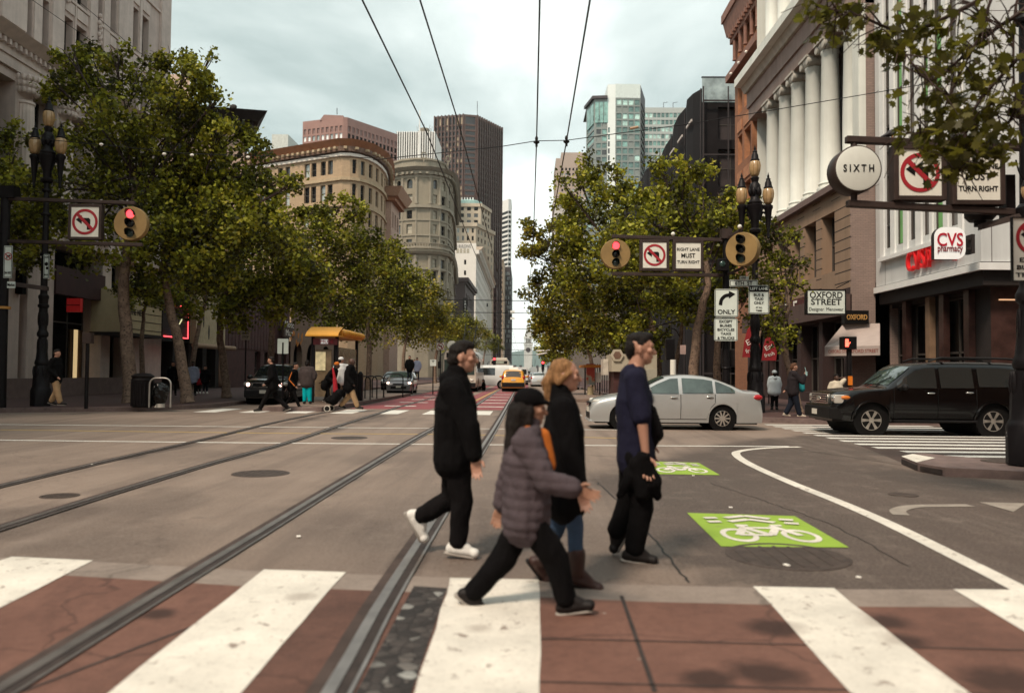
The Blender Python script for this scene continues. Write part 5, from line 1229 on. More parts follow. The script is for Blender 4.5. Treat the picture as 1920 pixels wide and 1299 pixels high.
# dark brown savings building
SB = mat('brown_dark_stone', (.105, .075, .07), .7); D = 280
q = [PD(846, 650, D), PD(871, 650, D), V((-20.6, 322, 0))]; zt = zat(870, 521, D)
b = Bld('brown_savings_building', 'dark brown building with flat cornice and a vertical white letter sign', (q[1].x, D, .15))
b.wall(q[0], q[1], .15, zt, SB); b.face(q[1], q[2], .15, zt, spread(2, 40, 6, .5), [(zt-9, zt-5), (zt-16, zt-12), (zt-23, zt-19)], SB, .3, (G_DARK,), 1)
b.band(q, zt-1.4, zt, 1.3, SB); b.band(q, zt-2.2, zt-1.4, .6, SB); b.roof(q+[V((-50, 320, 0))], zt-.1, ROOFM); b.finish(far=True)
p = PD(872.5, 562, D-1.5); pb = PD(872.5, 601, D-1.5); t = thing('vertical_sign', 'tall dark vertical sign with white letters on the brown building', 'sign', (p.x, D-1.5, pb.z))
B = MB(); B.mm(p.x-.75, p.x+.75, D-1.9, D-1.3, pb.z-.6, p.z+.6, DKB); B.build('board', t)
for i, ch in enumerate('SAVINGS'): text(t, ch, (p.x, D-1.93, p.z-.2-(p.z-pb.z)*(i+.3)/7), 1.0, LIT, name='letter', bold=.03)
# thin red and tan buildings further on
def slim(name, label, px0, px1, py, D, mt, rows, n, gr=(G_DARK,), side=None):
    q = [PD(px0, 650, D), PD(px1, 650, D), V((PD(px1, 650, D).x+(1 if px1 < 984 else -1)*.01, D+60, 0))]; zt = zat((px0+px1)/2, py, D)
    b = Bld(name, label, (q[1].x, D, .15)); L = (q[1]-q[0]).length
    b.face(q[0], q[1], .15, zt, spread(L*.04, L*.96, n, .5), rows, mt, .35, gr, 0)
    if px1 < 984: b.face(q[1], q[2], .15, zt, spread(2, 58, 12, .5), rows, side or mt, .35, gr, 0)
    else:
        q3 = V((q[0].x, D+60, 0)); b.face(q3, q[0], .15, zt, spread(2, 58, 12, .5), rows, side or mt, .35, gr, 0)
    b.band([q[0], q[1]], zt-1.2, zt+.3, .7, mt); b.roof([q[0], q[1], q[2], V((q[0].x, D+60, 0))], zt-.1, ROOFM); b.finish(far=True)
RD = mat('dark_red_brick', (.16, .045, .04), .8); TN = mat('tan_far', (.42, .31, .22), .8)
slim('red_brick_building', 'dark red brick building squeezed behind the white lettered building', 896, 918, 503, 500, RD, rowz(512, 12, 7, 8, 500, 910), 3)
slim('tan_slim_building', 'slim tan stone tower in front of the banded white tower', 925, 943, 487, 640, TN, rowz(500, 9, 5, 16, 640, 935), 3, (G_DARK, G_MID))
slim('maroon_slim_building', 'narrow maroon building between the red brick and slim tan tower', 915, 930, 540, 560, mat('maroon_far', (.11, .05, .045), .8), rowz(550, 12, 7, 8, 560, 922), 3)
# sign boxes hanging over the street far away
t = thing('street_banner_sign', 'pair of small white signs on a far pole at the street end', 'sign', PD(960, 690, 300)); B = MB()
B.tube([PD(958, 690, 300), PD(958, 580, 300)], .12, DKB, 6); B.build('pole', t)
for py in (585, 597): B = MB(); p = PD(961, py, 299.7); B.box(p, (1.6, .1, 1.2 if py == 585 else .8), LIT); B.build('sign_panel', t)

# ---------------- right side
# brown brick with ornate cornice
BRN = brick('brown_brick', (.33, .135, .060), (.27, .105, .05), (.20, .10, .06), .3, .1, 'SZ ', .85, .012, .35); BRNT = mat('brown_terracotta', (.38, .17, .085), .75, 0, .25, 3, .4); BRC = mat('brown_cornice', (.22, .11, .08), .75, 0, .2, 2)
b = Bld('brown_brick_building', 'orange brown brick building with carved colonnettes under a deep cornice', (FR, 53, .15))
A, E = (FR, 49.9), (FR, 56.9)
zc = FX(1362, 52, FR-.7).z
cpx = [(1384, 1392), (1396, 1408), (1411, 1424)]
cc = cols_px(E, A, cpx)
zf = lambda px, py: FX(px, py, FR).z
r1 = (zf(1404, 192), zf(1404, 136)); r2 = (zf(1404, 292), zf(1404, 236)); r3 = (zf(1404, 380), zf(1404, 335)); r0 = (zf(1392, 95), zf(1392, 40))
dzr = r1[0]-r2[0]; rr = sorted([r1, r2, (r2[0]-dzr, r2[1]-dzr), (r2[0]-2*dzr, r2[1]-2*dzr), r0]); rr = [r for r in rr if r[0] > 1]
b.face(E, A, .15, zc, cc, rr, BRN, .45, (G_MID, G_SKY, G_DARK), 1, side=BRNT, hbar=1)
b.face((45, 56.9), E, .15, zc, [], [], BRN); b.roof([E, A, (45, 49.9), (45, 56.9)], zc, ROOFM)
pth = [(45, 56.9), E, A]
b.band(pth, zc-1.0, zc-.4, .3, BRC); b.band(pth, zc-.4, zc+.7, .7, BRC, slope=.3); b.band(pth, zc+.7, zc+1.3, .8, BRC)
zl = zf(1400, 112); b.band(pth, zl-.35, zl+.15, .55, BRC, 'ledge'); b.dentils(E, A, zc-.75, zc-.42, .55, .55, .25, BRC)
for a0, a1 in cc:
    for r in rr[:-1]: b.P('spandrel').mm(FR-.07, FR, 56.9-a1, 56.9-a0, r[1]+.25, r[1]+1.0, BRNT)
B = b.P('colonnette')
for px in (1383, 1394, 1404, 1416, 1427):
    y = yat(px, FR); B.lathe([(.16, 0), (.13, .15), (.13, 2.2), (.3, 2.9), (.34, 3.1)], BRC, (FR-.2, y, r0[0]-.2), 10)
    for k in range(6): B.ell((FR-.3, y+.14*math.sin(k*2), r0[0]+2.0+k*.15), (.14, .13, .1), BRC, None, 6, 5)
B = b.P('lamp_studs')
for px in (1387, 1402, 1417): p = FX(px, 105, FR-.6); B.ell((FR-.6, yat(px, FR), zl-.3), (.1, .1, .1), LIT, None, 8, 6)
b.finish()
# shrouded building
SH = mat('black_netting', (.022, .016, .018), .85, 0, .35, .8, .5, 3); SHS = mat('netting_seam', (.05, .04, .042), .8); GLB = gl('parapet_glass', (.30, .36, .36))
Y0 = yat(1316, FR); zt = zat(1316, 166, Y0)
b = Bld('shrouded_building', 'tall building wrapped in black scaffold netting beside the brown brick one', (FR, Y0, .15))
NS = 26; pr = [V((FR-.25*abs(math.sin(i*1.1))-.1*((i*7) % 3), Y0+i*2.2, 0)) for i in range(NS)]
for i in range(NS-1): b.w.quad(*[(p.x, p.y, z) for p, z in ((pr[i+1], .15), (pr[i], .15), (pr[i], zt+.6*math.sin(i*.55)*(i > 0)), (pr[i+1], zt+.6*math.sin(i*.55+.55)))], SH)
b.face((FR, Y0), (40, Y0), .15, zt-1.2, spread(.6, 20, 5, .62), [(zt-5.2-4.6*i-3.2, zt-5.2-4.6*i) for i in range(5)]+[(zt-4.4, zt-1.6)], SH, .5, (G_BLACK, mat('shroud_bay', (.06, .045, .045), .8)), 2)
B = b.P('scaffold')
for i in range(7): z = zt-1.2-4.6*i; B.mm(FR-.05, 40, Y0-.5, Y0-.4, z-.06, z+.06, SHS)
for i in range(12): B.mm(FR+i*2.1-.05, FR+i*2.1+.05, Y0-.52, Y0-.42, .15, zt, SHS)
for i in range(0, NS, 3): B.tube([(pr[i].x-.12, pr[i].y, .2), (pr[i].x-.12, pr[i].y, zt)], .05, SHS, 5)
B = b.P('ties'); TIE = mat('tie_white', (.55, .50, .46), .7)
for px, py in ((1293, 233), (1276, 261), (1261, 285), (1293, 317)): p = FX(px, py, FR-.5); B.mm(FR-.6, FR-.5, p.y-1.1, p.y+1.1, p.z-.1, p.z+.1, TIE)
B = b.P('glass_parapet'); B.mm(FR, 40, Y0-.05, Y0+.05, zt-1.2, zt+.9, GLB); B.mm(FR-.05, 40, Y0-.08, Y0+.08, zt+.9, zt+1.0, SHS)
b.roof([(FR, Y0), (40, Y0), (40, Y0+55), (FR, Y0+55)], zt-1.3, ROOFM); b.finish(smooth=None)
# ionic column building
WC = mat('white_terracotta', (.70, .71, .65), .7, 0, .07, .6, .12, streak=.28); WCT = mat('white_terracotta_trim', (.50, .47, .41), .75, 0, .12, 1.2, .3, streak=.4)
TS = mat('tan_sandstone', (.275, .185, .125), .85, 0, .12, .8, .25, streak=.3); TSD = mat('sandstone_joint', (.05, .035, .03), .9); ENT = mat('entablature', (.30, .22, .19), .8, 0, .12, 1, streak=.4)
BKW = brick('side_brick', (.30, .215, .18), (.245, .175, .15), (.20, .15, .13), .22, .075, 'XZ ', .85, .01, .3)
XB = 13.85; XC = 14.55; Ya, Yb = 34.2, 49.9
b = Bld('ionic_column_building', 'tan stone building carrying two tiers of tall white ionic columns', (XB, 42, .15))
zl0 = FX(1560, 362, XB).z; zl1 = FX(1560, 350, XB).z
zcap = FX(1602, 28, XC).z; zb = zl1+.1
# rusticated base
bays = cols_px((XB, Yb), (XB, Ya), [(1481, 1500), (1508, 1530), (1540, 1565)], 450)
pitchb = (bays[2][0]-bays[0][0])/2
bays = [(bays[0][0]-pitchb*k, bays[0][1]-pitchb*k) for k in (2, 1) if bays[0][0]-pitchb*k > .3]+bays
zo1, zo0 = FX(1553, 402, XB).z, FX(1553, 512, XB).z
b.face((XB, Yb), (XB, Ya), 5.2, zl0, bays, [(zo0 if zo0 > 5.3 else 5.4, zo1)], TS, .55, (G_DARK,), 1)
B = b.P('rustication')
for i in range(12):
    z = 5.45+i*.47
    if z > zo1: break
    prev = 0
    for a0, a1 in bays+[(Yb-Ya, 0)]:
        B.mm(XB-.004, XB+.05, Yb-a0, Yb-prev, z, z+.045, TSD); prev = a1
for a0, a1 in bays: 
    c = Yb-(a0+a1)/2
    for k in range(3): B.mm(XB-.004, XB+.03, c-.5-.9, c+.5-.9, zo1+.5+k*.28, zo1+.53+k*.28, TSD)
b.face((XB, Yb), (XB, Ya), .15, 5.2, spread(.4, 15.2, 5, .84), [(.6, 3.9)], mat('shop_maroon', (.055, .03, .028), .7), .6, (G_DARK, G_MID, G_BLACK), 3)
b.band([(XB, Yb), (XB, Ya)], 4.0, 4.9, .35, mat('shop_fascia', (.12, .075, .065), .7), 'fascia'); b.band([(XB, Yb), (XB, Ya), (XB+.6, Ya)], zl0, zl1, .28, mat('ledge_dark', (.16, .11, .10), .8), 'ledge')
b.wall((XB, Ya), (FR+8, Ya), .15, zl0, BKW); b.wall((XC, Ya), (FR+8, Ya), zl0, 34, BKW); b.w.poly([(XB, Ya, zl0), (XB, Yb, zl0), (FR+2, Yb, zl0), (FR+2, Ya, zl0)], TS)
# recessed dark wall behind the columns
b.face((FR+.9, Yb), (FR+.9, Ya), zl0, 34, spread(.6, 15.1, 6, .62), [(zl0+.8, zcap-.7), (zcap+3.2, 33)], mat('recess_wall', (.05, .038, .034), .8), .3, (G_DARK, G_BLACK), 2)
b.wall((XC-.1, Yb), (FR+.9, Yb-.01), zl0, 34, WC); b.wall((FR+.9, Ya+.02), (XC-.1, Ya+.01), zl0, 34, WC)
for k, px in enumerate((1452, 1476, 1500, 1528, 1559, 1603)):
    y = yat(px, XC); r = .47
    B = MB(); column(B, XC, y, zb, zcap-.05, r, WC, 0, 28); B.build('column', b.t, 50)
    B = MB(); ionic_cap(B, XC, y, zcap, r, WCT); B.build('capital', b.t, 50)
    B = MB(); column(B, XC, y, zcap+2.75, zcap+12, r, WC, 0, 28); B.build('column', b.t, 50)
for y in (Ya+.35,): b.P('corner_pier').mm(XC-.3, FR+.9, y-.33, y+.33, zb, 34, WC)
b.band([(XC-.45, Yb+.5), (XC-.45, Ya)], zcap, zcap+.75, .05, ENT, 'entablature', inn=1.2); b.band([(XC-.45, Yb+.5), (XC-.45, Ya)], zcap+.75, zcap+1.7, .16, ENT, 'entablature', inn=1.2)
b.band([(XC-.45, Yb+.5), (XC-.45, Ya)], zcap+1.7, zcap+2.1, .55, WCT, 'entablature', inn=1.2, slope=.4); b.band([(XC-.45, Yb+.5), (XC-.45, Ya)], zcap+2.1, zcap+2.6, .95, WC, 'entablature', inn=1.2)
b.finish(smooth=None)
# pharmacy block
CP = mat('white_panel', (.60, .61, .60), .55, 0, .06, .8, .05, streak=.3); CF = mat('white_fin', (.74, .74, .72), .6, 0, .05); GRN = mat('green_panel', (.16, .38, .13), .5, 0, .15, 1); CJ = mat('panel_joint', (.16, .14, .14), .8); GREYW = mat('window_grey', (.17, .165, .16), .35)
Yc, Yd = 26.3, 34.15; zl = FX(1832, 492, FR).z
b = Bld('pharmacy_building', 'grey white panelled corner pharmacy with white window fins and green panels', (FR, 28, .15))
fpx = [(1656, 1672), (1676, 1694), (1699, 1716), (1722, 1743), (1748, 1770), (1776, 1800)]
cc = cols_px((FR, Yd), (FR, Yc), [(1660, 1671), (1681, 1695), (1705, 1718), (1731, 1744), (1752, 1770), (1781, 1797)], 400)
zr1 = FX(1760, 433, FR).z
tall = [(zr1, 30)]
# each tall strip alternates glass and green spandrels
b.face((FR, Yd), (FR, Yc), zl, 32, cc, tall, CP, .18, (G_DARK,), 0)
b.win = []
rnd = random.Random(4)
for i, (a0, a1) in enumerate(cc):
    z = zr1; k = 0
    while z < 29:
        h = rnd.choice((1.0, 1.6, 2.1)); mt_ = GRN if (i in (1, 4) and k % 3 != 2) or (i == 3 and k % 3 == 1) else (G_MID if rnd.random() < .5 else GREYW)
        b.win.append((V((FR+.12, Yd-(a0+a1)/2, z+h/2-.02)), V((0, -1, 0)), V((-1, 0, 0)), a1-a0, h-.04, mt_, 1, 0, 'window' if mt_ is not GRN else 'green_panel')); z += h; k += 1
B = b.P('fin')
fx = sorted(cc); zfin = zr1-.35
for i in range(len(fx)+1):
    a = fx[0][0]-.38 if i == 0 else (fx[-1][1]+.08 if i == len(fx) else fx[i-1][1]+.05); c = fx[0][0]-.03 if i == 0 else (fx[-1][1]+.36 if i == len(fx) else fx[i][0]-.05)
    B.mm(FR-.07, FR, Yd-c, Yd-a, zfin, 32, CF)
B.mm(FR-.2, FR, Yd-fx[-1][1]-.3, Yd-fx[0][0]+.3, zfin-.16, zfin, CF)
b.face((FR, Yc), (60, Yc), zl, 32, [], [], CP); b.wall((FR+3, Yd), (FR, Yd), zl, 32, CP)
B = b.P('panel_joint')
for y in (Yd-.9, Yd-.02): B.mm(FR-.003, FR+.01, y-.015, y+.015, zl, 32, CJ)
for z in (9.5, 13.5, 17.5, 21.5): 
    B.mm(FR-.003, FR+.01, Yd-.9, Yd, z, z+.02, CJ); B.mm(FR, 60, Yc-.003, Yc+.01, z, z+.02, CJ)
for x in (FR+.35, FR+3.2, FR+6.2, FR+9): B.mm(x-.015, x+.015, Yc-.003, Yc+.01, zl, 32, CJ)
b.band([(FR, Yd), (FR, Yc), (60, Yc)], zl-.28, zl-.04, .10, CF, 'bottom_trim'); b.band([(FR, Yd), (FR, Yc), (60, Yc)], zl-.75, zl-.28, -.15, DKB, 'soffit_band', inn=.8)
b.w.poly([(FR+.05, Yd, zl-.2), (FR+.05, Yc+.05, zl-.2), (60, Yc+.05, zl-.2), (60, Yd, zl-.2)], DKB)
PM = mat('shopfront_marble', (.065, .032, .027), .35, 0, .45, 2.5); TANB = mat('shop_blind', (.20, .125, .075), .7)
XS = FR+.7; YS = Yc+.7
b.face((XS, Yd+2), (XS, YS), .15, zl-.3, [(1.0, 3.0), (3.5, 5.4), (5.9, 7.6)], [(.3, 4.3)], DKB, .3, (G_BLACK, G_DARK), 2); b.face((XS, YS), (60, YS), .15, zl-.3, [(1.9, 3.3), (4.4, 7), (8, 12)], [(1.2, 3.4)], PM, .2, (G_BLACK, TANB), 1)
B = b.P('shop_pillar')
for px, mt_ in ((1650, PM), (1698, PM), (1768, PM), (1742, TANB), (1815, PM)): y = yat(px, XS-.2); B.mm(XS-.25, XS-.02, y-.16, y+.16, .15, zl-.3, mt_)
B = b.P('light_strip'); p = PD(1893, 562, YS-.1); B.mm(p.x-.35, p.x+.45, YS-.14, YS-.08, p.z-.02, p.z+.02, mat('tube_light', (.8, .5, .3), .5, emis=(1, .55, .3), estr=.5))
B = b.P('canopy_shop'); B.mm(FR, FR+.6, Yd+.05, Yd+.2, .15, 5.4, DK)
b.roof([(FR, Yd), (FR, Yc), (60, Yc), (60, Yd)], 32, ROOFM); b.finish()
RL = mat('red_letters', (.50, .012, .015), .45, emis=(1, .02, .02), estr=.10); RLS = mat('red_letter_sides', (.16, .01, .01), .6)
p0, p1 = FX(1697, 500, FR-.2), FX(1792, 480, FR-.2); zc = FX(1745, 478, FR-.2).z
t = thing('channel_letter_sign', 'big red channel letters along the white fascia of the pharmacy', 'sign', (FR-.15, (p0.y+p1.y)/2, zc-.3))
o = text(t, 'CVS', (FR-.12, p0.y-.72, zc+.0), 1.1, RL, (0, -1, 0), width=1.4, extrude=.07, bold=.0); o = text(t, '/pharmacy', (FR-.12, p0.y-2.55, zc+.03), .95, RL, (0, -1, 0), width=2.1, extrude=.07, bold=.0)
# blade sign
c = PD(1778, 457, 26.0); t = thing('blade_sign', 'white rounded pharmacy blade sign with red lettering on a bracket', 'sign', (c.x, 26.0, c.z))
hw = 29/1500*26; hh = 30/1500*26; B = MB(); pts = [(c.x-hw, 0, c.z-hh)]
r = hw*.62
for cx_, cz_, a0 in ((c.x+hw-r, c.z-hh+r, -90), (c.x+hw-r, c.z+hh-r, 0), (c.x-hw+r, c.z+hh-r, 90)): pts += [(cx_+r*math.cos(R(a0+90*i/7)), 0, cz_+r*math.sin(R(a0+90*i/7))) for i in range(8)]
SGW = mat('sign_white', (.80, .80, .78), .4, emis=(1, 1, .98), estr=.12, var=.03)
B.prism([(x, 25.9, z) for x, _, z in pts], (0, .2, 0), SGW, DKB); B.build('panel', t)
RT = mat('red_text', (.45, .012, .03), .5)
text(t, 'CVS', (c.x, 25.88, c.z+hh*.22), .6, RT, width=hw*1.65, bold=.03); text(t, 'pharmacy', (c.x, 25.88, c.z-hh*.38), .3, mat('dark_red_text', (.20, .02, .02), .5), width=hw*1.6, bold=.012)
B = MB(); B.mm(c.x+hw, c.x+hw+.28, 25.95, 26.05, c.z+.12, c.z+.2, DKB); B.mm(c.x+hw, c.x+hw+.28, 25.95, 26.05, c.z-.2, c.z-.12, DKB); B.mm(c.x+hw+.2, c.x+hw+.3, 25.9, 26.3, c.z-.32, c.z+.3, DKB); B.build('bracket', t)

# blocks behind the viewpoint that the cars and windows reflect
b = Bld('rear_office_block', 'plain stone block behind the viewpoint on the left side', (FL, -40, .15)); b.face((FL, -70), (FL, 6), .15, 26, spread(1, 75, 18, .5), [(6, 9), (11, 14), (16, 19), (21, 24)], ST, .3, (G_DARK,), 1); b.face((FL, 6), (-60, 6), .15, 26, spread(1, 38, 9, .5), [(6, 9), (11, 14), (16, 19)], ST, .3, (G_DARK,), 1); b.roof([(FL, 6), (FL, -70), (-60, -70), (-60, 6)], 26, ROOFM); b.finish(far=True)
b = Bld('rear_shop_block', 'plain brown block behind the viewpoint on the right side', (FR, -40, .15)); b.face((FR, 6), (FR, -70), .15, 24, spread(1, 75, 18, .5), [(6, 9), (11, 14), (16, 19)], BRN, .3, (G_DARK,), 1); b.face((60, 6), (FR, 6), .15, 24, spread(1, 40, 9, .5), [(6, 9), (11, 14), (16, 19)], BRN, .3, (G_DARK,), 1); b.roof([(FR, -70), (FR, 6), (60, 6), (60, -70)], 24, ROOFM); b.finish(far=True)
b = Bld('rear_end_block', 'plain block across the street behind the viewpoint', (0, -75, .15)); b.face((FR, -74), (FL, -74), .15, 20, spread(1, 35, 9, .5), [(3, 6), (8, 11), (13, 16)], TAN, .3, (G_DARK,), 1); b.roof([(FR, -74), (FL, -74), (FL, -84), (FR, -84)], 20, ROOFM); b.finish(far=True)
# towers behind on the right
BEI = mat('beige_tower', (.36, .28, .235), .8, 0, .06, .1)
D = 500; b = Bld('beige_tower', 'beige stepped tower with rows of tiny square windows left of green tower', (PD(1070, 650, D).x, D, .15))
q = [PD(1040, 650, D), PD(1130, 650, D)]; q2 = [PD(1050, 650, D+5), PD(1130, 650, D+5)]
rw = rowz(315, 9.8, 5, 24, D, 1070); z1_, z2_ = zat(1045, 297, D), zat(1060, 282, D)
b.face(q[0], q[1], .15, z1_, spread(3, 28, 11, .52), rw, BEI, .4, (G_DARK, G_DARK, G_SKY), 0); b.wall((q[0].x, D+40), q[0], .15, z1_, BEI); b.wall(q2[0], q2[1], z1_-.5, z2_, BEI); b.wall((q2[0].x, D+40), q2[0], z1_-.5, z2_, BEI)
b.roof([q[0], q[1], V((q[1].x, D+40, 0)), V((q[0].x, D+40, 0))], z1_, ROOFM); b.roof([q2[0], q2[1], V((q2[1].x, D+40, 0)), V((q2[0].x, D+40, 0))], z2_, ROOFM); b.finish(far=True)
D = 440; b = Bld('striped_band_tower', 'grey office tower with black horizontal window bands above the right trees', (PD(1060, 650, D).x, D, .15))
q = [PD(1033, 650, D+20), PD(1036, 650, D), PD(1110, 650, D)]; zt = zat(1060, 372, D); rw = rowz(404, 10.6, 6.3, 22, D, 1060)
BND = mat('band_pale', (.50, .46, .43), .7)
for i in range(2): L = (q[i+1]-q[i]).length; b.face(q[i], q[i+1], .15, zt, [(L*.12, L*.98)], rw, BND if i else BEI, .4, (G_BLACK,), 0)
b.roof(q+[V((q[2].x, D+20, 0))], zt, ROOFM); b.finish(far=True)
# green glass tower
GT = mat('tower_grey_panel', (.20, .22, .205), .45, 0, .08, .2); GTW = mat('tower_white', (.66, .69, .66), .5, 0, .05, .2); G_T2 = gl('glass_teal_pale', (.42, .60, .54), rough=.2); G_T3 = gl('glass_teal_dark', (.10, .17, .155), rough=.15)
D = 300; b = Bld('green_glass_tower', 'tall pale green glass residential tower with a white vertical spine', (PD(1150, 650, D).x, D, .15))
q = [PD(1097, 650, 312), PD(1112, 650, 300.5), PD(1137, 650, 300), PD(1152, 650, 299.6), PD(1199, 650, 300), PD(1208, 650, 316)]
ztl, ztm = zat(1120, 183, D), zat(1170, 159, D); fh = 10.6/1500*D*1.0
rwl = [(ztl-1.5-fh*i*1.25-fh*.85, ztl-1.5-fh*i*1.25) for i in range(2, 30)]; rwl = sorted(r for r in rwl if r[0] > 5)
rwm = [(ztm-5.8-fh*i*1.25-fh*.95, ztm-5.8-fh*i*1.25) for i in range(0, 30)]; rwm = sorted(r for r in rwm if r[0] > 5)
for i in range(5):
    L = (q[i+1]-q[i]).length; zt = ztl if i < 2 else ztm
    if i == 0: c, gr, rw = [(L*.1, L*.95)], (G_TEAL, G_T3, GT), rwl
    elif i == 1: c, gr, rw = spread(L*.12, L*.98, 2, .8), (G_TEAL, G_T3, G_MID, GT), rwl
    elif i == 2: c, gr, rw = [(L*.08, L*.3)], (G_T3, G_MID), rwm[:-4]
    elif i == 3: c, gr, rw = spread(0.2, L, 4, .82), (G_TEAL, G_T3, G_T2, G_T3, GT, G_T2), rwm
    else: c, gr, rw = [(L*.15, L*.95)], (G_DARK,), rwm
    b.face(q[i], q[i+1], .15, zt, c, rw, (GT, GT, GTW, GT, DKF)[i], .25, gr, 0)
    if i < 2: b.face(q[i], q[i+1], ztl-.01, ztl, [], [], GT)
cor = [q[0], q[1], q[2]]; b.band(cor, ztl-.6, ztl+.5, 1.0, DKF, 'roof_rim')
big = [(ztl-9.6, ztl-1.6)]
for i in range(2):
    q[i].z = q[i+1].z = 0; u = q[i+1]-q[i]; L = u.length; u.normalize(); nn = V((u.y, -u.x, 0))
    for k in range(3 if i else 2): a = L*(.06+.34*k) if i else L*(.15+.42*k); b.P('penthouse_glass').obox(q[i]+u*a+nn*.02+V((0, 0, ztl-9.6)), u*L*(.28 if i else .34), nn*.15, V((0, 0, 8)), G_TEAL)
b.band([q[3], q[4]], ztm-5.2, ztm+.1, .12, mat('crown_panel', (.55, .60, .57), .4), 'crown')
b.roof(q[:3]+[V((q[2].x, 330, 0)), V((q[0].x, 330, 0))], ztl, ROOFM); b.roof(q[2:]+[V((q[5].x, 340, 0)), V((q[2].x, 340, 0))], ztm-.2, ROOFM); b.wall((q[2].x, 330), q[2], ztl, ztm, GTW); b.finish(far=False)
D = 345; b = Bld('rear_glass_tower', 'lower grey green glass tower directly behind the green tower', (PD(1240, 650, D).x, D, .15))
q = [PD(1206, 650, D), PD(1300, 650, D)]; zt = zat(1240, 202, D); L = (q[1]-q[0]).length
rw = rowz(212, 13.2, 8.5, 26, D, 1240)
b.face(q[0], q[1], .15, zt, spread(.3, L, 12, .8), rw, mat('grey_spandrel', (.36, .38, .36), .5), .3, (G_TEAL, G_T2, G_T3, G_T3), 0); b.roof(q+[V((q[1].x, D+30, 0)), V((q[0].x, D+30, 0))], zt-.2, ROOFM)
for px in (1244, 1262): p = PD(px, 205, D+5); b.P('roof_crane').tube([p, PD(px, 193, D+5), PD(px+8, 192, D+5)], .15, DKF, 4)
b.finish(far=True)
# right-hand blocks that close the street behind the trees
b = Bld('grey_row_building', 'plain grey row of street buildings hidden behind the right trees', (FR, 150, .15))
zr_ = 17
b.face((FR, 128), (FR, 102), .15, zr_, spread(1, 25, 7, .5), [(5, 8), (9.5, 12.5)], mat('grey_row', (.16, .14, .13), .8), .3, (G_DARK,), 1); b.face((FR, 102), (45, 102), .15, zr_, [], [], ST)
b.face((FR+1, 330), (FR+1, 128.2), .15, zr_+3, spread(2, 200, 40, .5), [(5, 8), (9.5, 12.5), (14, 17)], mat('grey_row2', (.2, .17, .15), .8), .3, (G_DARK,), 1)
b.roof([(FR, 128), (FR, 102), (45, 102), (45, 128)], zr_, ROOFM); b.roof([(FR+1, 330), (FR+1, 128.2), (45, 128.2), (45, 330)], zr_+3, ROOFM); b.finish(far=True)
# ferry clock tower
FT = mat('ferry_stone', (.50, .50, .47), .8); D = 1300; c = PD(990, 700, D); S = D/1500
t = thing('clock_tower', 'pale clock tower with stepped spire at the far end of the street', 'tower', (c.x, D, .15)); B = MB()
zz = lambda py: zat(990, py, D)
w_ = 7.6*S; B.mm(c.x-w_, c.x+w_, D-w_, D+w_, .15, zz(647), FT); B.build('shaft', t)
B = MB(); B.mm(c.x-w_*1.12, c.x+w_*1.12, D-w_*1.12, D+w_*1.12, zz(647), zz(643.5), FT); B.mm(c.x-w_*.7, c.x+w_*.7, D-w_*.7, D+w_*.7, zz(643.5), zz(634), DKF)
for i in range(6):
    for sy in (-1, 1): x = c.x-w_*.92+i*w_*.368; B.mm(x-w_*.07, x+w_*.07, D+sy*w_*.92-w_*.07, D+sy*w_*.92+w_*.07, zz(643.5), zz(635), FT)
B.mm(c.x-w_*1.1, c.x+w_*1.1, D-w_*1.1, D+w_*1.1, zz(635.5), zz(631), FT); B.build('belfry', t)
B = MB()
for r_, a0, a1 in ((.85, 631, 624), (.62, 624, 618), (.45, 618, 612.5)): B.mm(c.x-w_*r_, c.x+w_*r_, D-w_*r_, D+w_*r_, zz(a0), zz(a1), FT)
B.lathe([(w_*.36, 0), (w_*.3, zz(609)-zz(612.5)), (w_*.06, zz(606)-zz(612.5)), (w_*.03, zz(600.5)-zz(612.5))], FT, (c.x, D, zz(612.5)), 10); B.build('spire', t)
B = MB(); B.lathe([(1e-3, -.36), (w_*.5, -.35), (w_*.6, -.3), (w_*.6, 0)], DKF, (c.x, D-w_-.1, zz(656)), 20, 'Y', None); B.build('clock_face', t)
B = MB(); B.mm(c.x-90, c.x+90, D-5, D+20, .15, zz(688), FT)
for i in range(20): B.mm(c.x-86+i*9, c.x-82+i*9, D-5.3, D-5, 4, 14, DKF)
B.build('terminal_wing', t)
# ================================================================ TREES
def leafmat(name, stops, trans=.32):
    m, nt, b = newmat(name)
    at = nd(nt, 'ShaderNodeAttribute', attribute_name='tint')
    c = ramp(nt, at.outputs['Fac'], stops)
    nt.links.new(c, b.inputs['Base Color']); b.inputs['Roughness'].default_value = .55; b.inputs['Specular IOR Level'].default_value = .3
    tr = nd(nt, 'ShaderNodeBsdfTranslucent'); nt.links.new(mixc(nt, .5, c, (.30, .30, .03)), tr.inputs[0])
    mx = nd(nt, 'ShaderNodeMixShader'); mx.inputs[0].default_value = trans
    out = nt.nodes['Material Output']; nt.links.new(b.outputs[0], mx.inputs[1]); nt.links.new(tr.outputs[0], mx.inputs[2]); nt.links.new(mx.outputs[0], out.inputs[0])
    return m
LEAF = leafmat('plane_leaf', [(0, (.014, .012, .004)), (.30, (.055, .058, .008)), (.52, (.175, .185, .016)), (.78, (.39, .40, .034)), (1, (.42, .36, .04))])
LEAF2 = leafmat('plane_leaf_near', [(0, (.030, .026, .008)), (.4, (.070, .062, .012)), (.75, (.125, .115, .016)), (.93, (.19, .165, .02)), (1, (.15, .075, .02))])
LEAF3 = leafmat('plane_leaf_warm', [(0, (.02, .014, .004)), (.30, (.07, .062, .008)), (.55, (.20, .185, .016)), (.80, (.40, .36, .03)), (1, (.42, .30, .03))])
